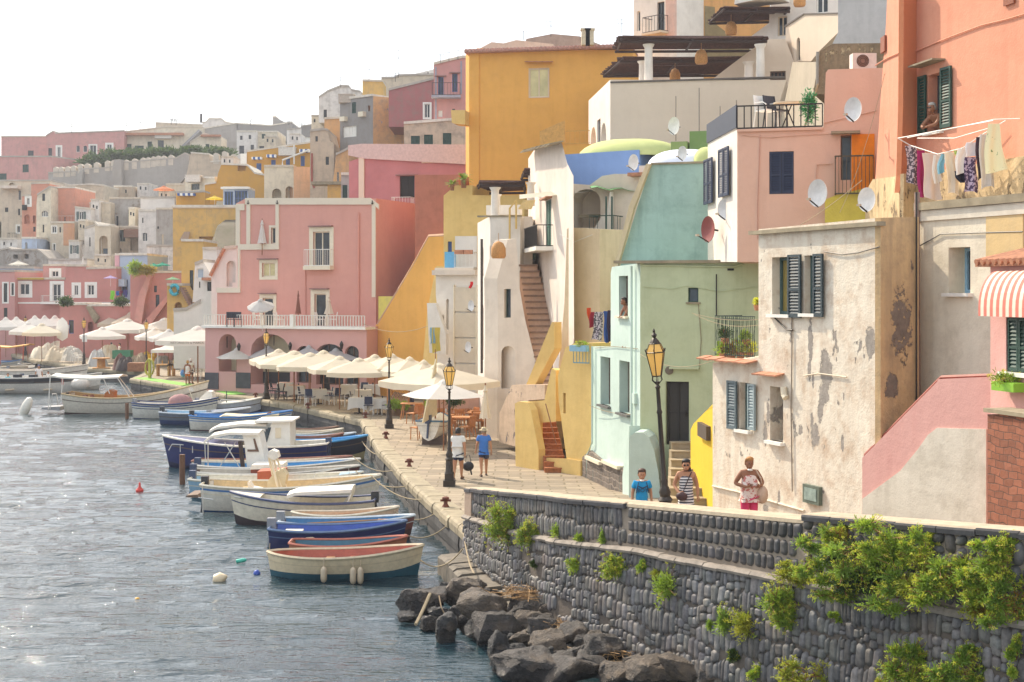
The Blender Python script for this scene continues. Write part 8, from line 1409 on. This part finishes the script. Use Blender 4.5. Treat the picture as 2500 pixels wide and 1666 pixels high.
def person(label, loc, H, rz, skin=SKN, hair='#2a1c16', shirt='#ffffff', legs=('shorts', '#25304a'), pose={}, sleeve=1, fat=1.0, hat=None, glasses=False, longhair=0, mask=False, shirtmat=None, legmat=None, half=False, child=False, group=None):
    s = H/1.75; root = empty('person', loc, rz, label, 'person', group)
    J = dict(pel=(0, 0, .95, .15*fat, .115*fat), sp=(0, 0, 1.12, .135*fat, .11*fat), ch=(0, .0, 1.32, .16*fat, .115*fat), nk=(0, .0, 1.47, .055, .055), hd=(0, -.01, 1.53, .055, .055))
    for sd_, x in (('L', -1), ('R', 1)):
        J['sh'+sd_] = (x*.175, 0, 1.41, .062*fat); J['el'+sd_] = (x*.235, .03, 1.14, .046*fat); J['wr'+sd_] = (x*.25, -.03, .9, .03); J['hn'+sd_] = (x*.255, -.05, .83, .036, .02)
        J['hp'+sd_] = (x*.09, 0, .88, .1*fat); J['kn'+sd_] = (x*.1, -.02, .49, .062*fat); J['an'+sd_] = (x*.1, .03, .1, .038); J['to'+sd_] = (x*.12, -.12, .035, .032)
    for k, v in pose.items(): J[k] = tuple(v)+J[k][3:] if len(v) == 3 else tuple(v)
    E = [('pel', 'sp'), ('sp', 'ch'), ('ch', 'nk'), ('nk', 'hd')]
    for q in 'LR': E += [('ch', 'sh'+q), ('sh'+q, 'el'+q), ('el'+q, 'wr'+q), ('wr'+q, 'hn'+q)]+([] if half else [('pel', 'hp'+q), ('hp'+q, 'kn'+q), ('kn'+q, 'an'+q), ('an'+q, 'to'+q)])
    hs = 1.2 if child else 1.1; hx, hy, hz0 = J['hd'][0], J['hd'][1], J['hd'][2]+.07*hs
    ex = M().ball((hx, hy, hz0), (.076*hs, .094*hs, .115*hs), 16, 12); ex.ball((hx, hy-.07*hs, hz0-.055*hs), (.045*hs, .035*hs, .045*hs), 8, 6)
    ex.add([(hx-.014, hy-.085*hs, hz0-.02), (hx+.014, hy-.085*hs, hz0-.02), (hx, hy-.12*hs, hz0-.025), (hx, hy-.09*hs, hz0+.02)], [(0, 1, 2), (0, 2, 3), (1, 3, 2)])
    for x in (-1, 1): ex.ball((hx+x*.078*hs, hy+.005, hz0-.01), (.012, .022, .032), 6, 5)
    for q in 'LR':
        w_, h_ = Vector(J['wr'+q][:3]), Vector(J['hn'+q][:3]); dr = (h_-w_).normalized(); sdv = Vector((1, 0, 0)) if abs(dr.x) < .8 else Vector((0, 0, 1)); sdv = (sdv-dr*sdv.dot(dr)).normalized(); up = dr.cross(sdv)
        for i, L_f in enumerate((.062, .075, .07, .055)):
            b0 = h_+sdv*(.027-.018*i); ex.tube([b0, b0+dr*L_f*.55+up*.006, b0+dr*L_f+up*.024], [.0095, .0085, .006], 5)
        ex.tube([w_.lerp(h_, .5)+sdv*.03, w_.lerp(h_, .9)+sdv*.055+up*.015, h_+sdv*.05+dr*.025+up*.03], [.011, .01, .007], 5)
    skin_mesh('body', J, E, skin, root, ex, 2)
    hm_ = plain(hair, .6, var=.3, scale=30, bump=.3); m = M()
    if not hat or hair: 
        n = 14
        m.grid(lambda u, v: (hx+.087*hs*math.cos(2*math.pi*u)*math.sin(math.pi*.62*v+.02)*(1.03), hy+.012+.104*hs*math.sin(2*math.pi*u)*math.sin(math.pi*.62*v+.02)*(1 if math.sin(2*math.pi*u) > 0 else .93), hz0+.01+.13*hs*math.cos((math.pi*.62*v)*(1 if math.sin(2*math.pi*u) > -.25 else .58)+.02)), 20, 8)
        if longhair: m.tube([(hx+.05, hy+.04, hz0-.02), (hx+.09, hy+.03, hz0-.14), (hx+.1, hy-.02, hz0-.22-longhair*.5), (hx+.085, hy-.05, hz0-.2-longhair)], [.045, .038, .028, .012], 8)
        m.build('hair', hm_, root, True)
    F = M()
    if glasses: 
        for x in (-1, 1): F.ball((hx+x*.034, hy-.088*hs, hz0+.012), (.028, .012, .022), 10, 6)
        F.tube([(hx-.078, hy, hz0+.015), (hx-.05, hy-.085, hz0+.018), (hx+.05, hy-.085, hz0+.018), (hx+.078, hy, hz0+.015)], .004, 4); F.build('sunglasses', DARK, root, True)
    else:
        for x in (-1, 1): F.ball((hx+x*.03, hy-.088*hs, hz0+.01), (.011, .007, .007), 8, 5)
        F.build('eyes', DARK, root)
    M().ball((hx, hy-.098*hs, hz0-.055*hs), (.022, .008, .007), 8, 5).build('mouth', plain('#8d4a3e'), root)
    if mask: M().ball((hx, hy-.055*hs, hz0-.12*hs), (.06, .06, .03), 10, 6).build('face_mask', WHITEP, root, True)
    if hat: M().lathe([(.165, .045), (.16, .055), (.09, .06), (.088, .12), (.06, .15), (.01, .145)], (hx, hy, hz0), 18).build('hat', plain(hat, .8), root, 40); 
    if shirt:
        g = .022; T = {k: J[k] for k in ('pel', 'sp', 'ch', 'shL', 'shR')}; T['pel'] = (J['pel'][0], J['pel'][1], J['pel'][2]+.0, J['pel'][3]+g*1.1, J['pel'][4]+g*1.1); T['sp'] = J['sp'][:3]+(J['sp'][3]+g, J['sp'][4]+g); T['ch'] = J['ch'][:3]+(J['ch'][3]+g, J['ch'][4]+g)
        T['top'] = (J['nk'][0], J['nk'][1], J['nk'][2]-.045, .075, .07); ee = [('pel', 'sp'), ('sp', 'ch'), ('ch', 'top'), ('ch', 'shL'), ('ch', 'shR')]
        for q in 'LR':
            T['sh'+q] = J['sh'+q][:3]+(J['sh'+q][3]+g*.8,)
            if sleeve: a, b = Vector(J['sh'+q][:3]), Vector(J['el'+q][:3]); c = a.lerp(b, .62*sleeve); T['sl'+q] = tuple(c)+(.058*fat+g*.9,); ee.append(('sh'+q, 'sl'+q))
        if not sleeve: 
            for q in 'LR': v = J['sh'+q]; T['sh'+q] = (v[0]*.7, v[1], v[2]-.01, .085*fat)
        T['hem'] = (J['pel'][0], J['pel'][1], J['pel'][2]-.09, .17*fat, .135*fat); ee.append(('pel', 'hem')); skin_mesh('shirt', T, ee, shirtmat or plain(shirt, .85, var=.08, bump=.3), root, None, 2)
    if legs and not half:
        kind, lc = legs; lm = legmat or plain(lc, .85, var=.1, bump=.3)
        if kind == 'skirt': px_, py_ = J['pel'][0], J['pel'][1]; M().lathe([(.15, 1.05), (.17, .9), (.2, .6), (.25, .2), (.26, .12)], (px_, py_, 0), 18).build('skirt', lm, root, True)
        else:
            f = {'shorts': .72, 'trousers': .93}[kind]; T = {'pel': (J['pel'][0], J['pel'][1], 1.0, .148*fat, .118*fat)}; ee = []
            for q in 'LR':
                T['hp'+q] = J['hp'+q][:2]+(.82, .105*fat); ee.append(('pel', 'hp'+q)); h, k_, a = (Vector(J[x+q][:3]) for x in ('hp', 'kn', 'an'))
                if kind == 'shorts': c = h.lerp(k_, f); T['e'+q] = tuple(c)+(.098*fat,); ee.append(('hp'+q, 'e'+q))
                else: T['kn'+q] = tuple(k_)+(.074*fat,); c = k_.lerp(a, f); T['e'+q] = tuple(c)+(.055,); ee += [('hp'+q, 'kn'+q), ('kn'+q, 'e'+q)]
            skin_mesh(kind, T, ee, lm, root, None, 2)
    if not half:
        m = M()
        for q in 'LR': a, t = Vector(J['an'+q][:3]), Vector(J['to'+q][:3]); m.tube([Vector((a.x, a.y+.03, t.z-.005)), Vector((t.x, t.y-.07, t.z-.005))], [.04, .042], 8)
        m.v = [(x, y, max(0, z)) for x, y, z in m.v]; m.build('shoes', plain('#5a4034'), root, True)
    root.scale = (s, s, s); return root
walkL = dict(knL=(-.1, -.1, .5), anL=(-.1, -.12, .1), toL=(-.12, -.28, .05), knR=(.1, .04, .5), anR=(.1, .22, .15), toR=(.12, .1, .05), elL=(-.24, .08, 1.14), wrL=(-.26, .1, .9), hnL=(-.262, .1, .82), elR=(.24, -.02, 1.14), wrR=(.26, -.12, .92), hnR=(.262, -.15, .84))
gp1 = G(1118, 1172); person('man in a white t-shirt and navy shorts walking away with a black bag', gp1, 1.8, math.pi-.15, shirt='#dfdad2', legs=('shorts', '#232a45'), hair='#1c1614', pose={**walkL}, fat=1.18)
gp2 = G(1181, 1163); person('man in a blue shirt, grey shorts and a straw hat walking away', gp2, 1.72, math.pi+.12, shirt='#3f74bd', legs=('shorts', '#3a3d52'), hair='#8a7a6a', hat='#d8c69c', pose={**walkL}, fat=1.08)
bag = M().ball((0, 0, 0), (.2, .13, .17), 12, 8); bag.tube([(-.1, 0, .12), (-.05, 0, .38), (.05, 0, .38), (.1, 0, .12)], .012, 5).tube([(.08, 0, -.1), (.12, .02, -.3)], .03, 5); thing1('bag', bag, plain('#1f2128', .6), G(1143, 1168)+Vector((0, 0, .42)), 'black hand bag carried between the two walking men', 'bag')
by = XD(1567, 30, gz(30)); b_ = person('boy in a bright blue t-shirt with black lettering facing the camera', by, 1.42, .05, shirt='#1f93c4', legs=('trousers', '#2a9ac8'), hair='#4a3020', child=True, mask=True, pose=dict(knL=(-.1, -.1, .5), anL=(-.1, -.05, .1)))
text('BOY', .14, NAVY, b_, (0, -.152, 1.18), (math.radians(86), 0, 0)); m = M(); 
for x in (-1, 1): m.add([(0, 0, 0), (x*.13, 0, .05), (x*.11, 0, .015), (x*.08, 0, .0), (0, 0, -.04)], [(0, 1, 2, 3, 4)])
o = m.build('winged_emblem', NAVY, b_, recalc=False); o.location = (0, -.158, 1.3)
m = M()
for x in (-1, 1): M().tube([(x*.1, -.11, 1.43), (x*.13, -.145, 1.32), (x*.16, -.1, 1.15)], .012, 4).build('backpack_strap', NAVY, b_)
STW = pattern('striped_white_dress', '#e2dcd6', '#4a4650', 1, .5)
nt_ = STW.node_tree; [nt_.nodes.remove(x) for x in list(nt_.nodes) if x.type in ('TEX_NOISE',)]; wv = nt_.nodes.new('ShaderNodeTexWave'); wv.bands_direction = 'Z'; wv.inputs['Scale'].default_value = 5; wv.inputs['Distortion'].default_value = 1.5; wv.inputs['Detail'].default_value = 3
nt_.links.new([x for x in nt_.nodes if x.type == 'TEX_COORD'][0].outputs['Object'], wv.inputs[0]); nt_.links.new(wv.outputs['Fac'], [x for x in nt_.nodes if x.type == 'VALTORGB'][0].inputs[0])
wy = XD(1675, 30.2, gz(30.2)); w1 = person('woman with a dark braid and sunglasses in a striped white dress', wy, 1.63, -.1, hair='#17110f', glasses=True, longhair=.22, sleeve=0, shirt='#ddd', shirtmat=STW, legs=('skirt', '#ddd'), legmat=STW, pose=dict(elL=(-.27, .02, 1.15), wrL=(-.16, -.16, 1.0), hnL=(-.08, -.2, .99), elR=(.25, .04, 1.14), wrR=(.26, 0, .92), hnR=(.262, -.01, .84)))
M().ball((-.1, -.22, .93), (.13, .07, .1), 10, 8).build('shoulder_bag', plain('#4a2f2c', .6), w1, True); M().tube([(.12, -.06, 1.46), (.02, -.16, 1.25), (-.08, -.2, 1.0)], .012, 5).build('bag_strap', plain('#3a2624'), w1)
FLW = pattern('floral_blouse', '#e0cfc4', '#c0756c', 13, .52)
py_ = XD(1829, 30, gz(30)); w2_ = person('woman in pink trousers and a flowered top with a beige bag', py_, 1.68, .12, hair='#a8743c', shirt='#ddd', shirtmat=FLW, sleeve=0, fat=1.15, legs=('trousers', '#d63a68'), mask=True, skin=SKD, pose=dict(elL=(-.31, .03, 1.17), wrL=(-.12, -.2, 1.12), hnL=(-.04, -.23, 1.15), elR=(.31, .03, 1.17), wrR=(.2, -.18, 1.14), hnR=(.13, -.23, 1.13)))
M().ball((.27, -.06, .93), (.14, .12, .2), 12, 8).build('shoulder_bag', plain('#c4a890', .7), w2_, True); M().tube([(.14, -.05, 1.46), (.22, -.13, 1.3), (.28, -.08, 1.08)], .02, 5).build('bag_strap', plain('#c4a890', .7), w2_)
# window people
wp_ = ctr.W(2278, 318, -.12); man = person('grey haired bare chested man with dark glasses leaning from the green shuttered window', wp_+Vector((0, 0, -.98)), 1.72, math.radians(-62), hair='#a8a49c', shirt=None, legs=None, half=True, glasses=True, skin=SKD, fat=1.15, pose=dict(pel=(0, .2, .95), sp=(0, .12, 1.1), ch=(0, -.05, 1.25), nk=(0, -.14, 1.38), hd=(0, -.18, 1.45), shL=(-.19, -.08, 1.32), shR=(.19, -.08, 1.32), elL=(-.24, -.28, 1.1), wrL=(-.06, -.42, 1.05), hnL=(.02, -.46, 1.04), elR=(.24, -.28, 1.1), wrR=(.1, -.44, 1.05), hnR=(.03, -.48, 1.03)))
wq = gh.W(1524, 770, -.1); person('dark haired bare shouldered woman leaning out of the mint house window', wq+Vector((0, 0, -1.05)), 1.65, math.radians(-70), hair='#2a1812', shirt=None, legs=None, half=True, skin=SKD, pose=dict(pel=(0, .12, .95), sp=(0, .08, 1.12), ch=(0, -.02, 1.3), nk=(0, -.08, 1.43), hd=(0, -.12, 1.5), elL=(-.2, -.12, 1.2), wrL=(-.15, -.18, 1.08), hnL=(-.13, -.24, 1.05), elR=(.2, -.12, 1.2), wrR=(.15, -.18, 1.08), hnR=(.13, -.24, 1.05)))
# far people
person('waiter in a white shirt and dark apron behind the lattice', G(1005, 1000), 1.75, 2.2, shirt='#dcd6cf', legs=('trousers', '#2c3044'), hair='#20242a', fat=1.05)
person('woman in orange shorts and a white top with a blue bag near the gazebo', G(458, 940), 1.7, math.pi, shirt='#dcd8d0', sleeve=0, legs=('shorts', '#d9721c'), hair='#b08a4c', skin=SKD)
person('man with a white cap beside the woman in orange shorts', G(466, 937), 1.8, math.pi-.2, shirt='#d6d2c8', legs=('shorts', '#3a3432'), hair='#e0ddd8', skin=SKD)
thing1('bag', M().ball((0, 0, 0), (.2, .15, .28)), plain('#5a86c0'), G(447, 938)+Vector((0, 0, .75)), 'light blue bag held by the woman in orange shorts', 'bag')
for px, py, lab, c, rz, hr in ((95, 935, 'man in a long white shirt standing on the tour boat', '#e0dcd6', .5, '#3a4a78'), (118, 935, 'child in a white top and yellow shorts on the tour boat', '#dcd8d0', -.4, '#1c1614')):
    q = XD(px, 105.5, WZ+.35); person(lab, q, 1.75 if 'man' in lab else 1.3, rz, shirt=c, legs=('shorts', '#d8d4cc' if 'man' in lab else '#d9b93c'), hair=hr)
q = XD(19, 105.6, WZ-.1); person('man in a turquoise shirt sitting low in the tour boat', q, 1.6, 1.0, shirt='#3fb0bc', legs=('shorts', '#444'), hair='#3a2a20')
for i, (px, py, c, lab) in enumerate(((50, 858, '#b04a3c', 'person in a red top on the far left cafe terrace'), (82, 857, '#3a7a4a', 'person in a dark green top on the far left cafe terrace'), (178, 862, '#c4486a', 'person in a pink dress beside the pink terrace house'), (272, 880, '#2c3a5c', 'person in navy sitting under the white harbour parasol'), (292, 882, '#dcd8d0', 'person in white under the white harbour parasol'), (790, 938, '#8a8e98', 'person in grey standing in the shade of the restaurant'))): person(lab, G(px, py), 1.68, i*1.3, shirt=c, legs=('trousers', '#33343c'), hair='#2a1c16')
# extra far-left windows and small details: roof tanks, awnings, more dishes
for px, py, d, w_, h_, c, lab in ((700, 372, 189, 2.2, 1.0, '#c9c4bc', 'white water tank above the yellow row'), (470, 438, 181, 1.8, .8, '#d8d2c8', 'white box on the small cream house roof'), (845, 243, 149, 1.6, .8, '#b5a898', 'low brick chimney on the weathered grey house'), (1430, 95, 87, .5, .9, '#c9b99a', 'twin chimney pots on the ochre roof, left'), (1440, 95, 87, .5, .9, '#c9b99a', 'twin chimney pots on the ochre roof, right'), (398, 333, 259, 3, .9, '#c9c2b6', 'small plastered block on the cream ridge house')):
    o = M().box(-w_/2, w_/2, 0, w_, 0, h_).box(-w_/2-.06, w_/2+.06, -.06, w_+.06, h_, h_+.1).build('roof_box', plain(c, .9, var=.2), None); o.location = P(px, py, d)-Vector((0, 0, h_*.4)); tag(o, lab, 'roof box')
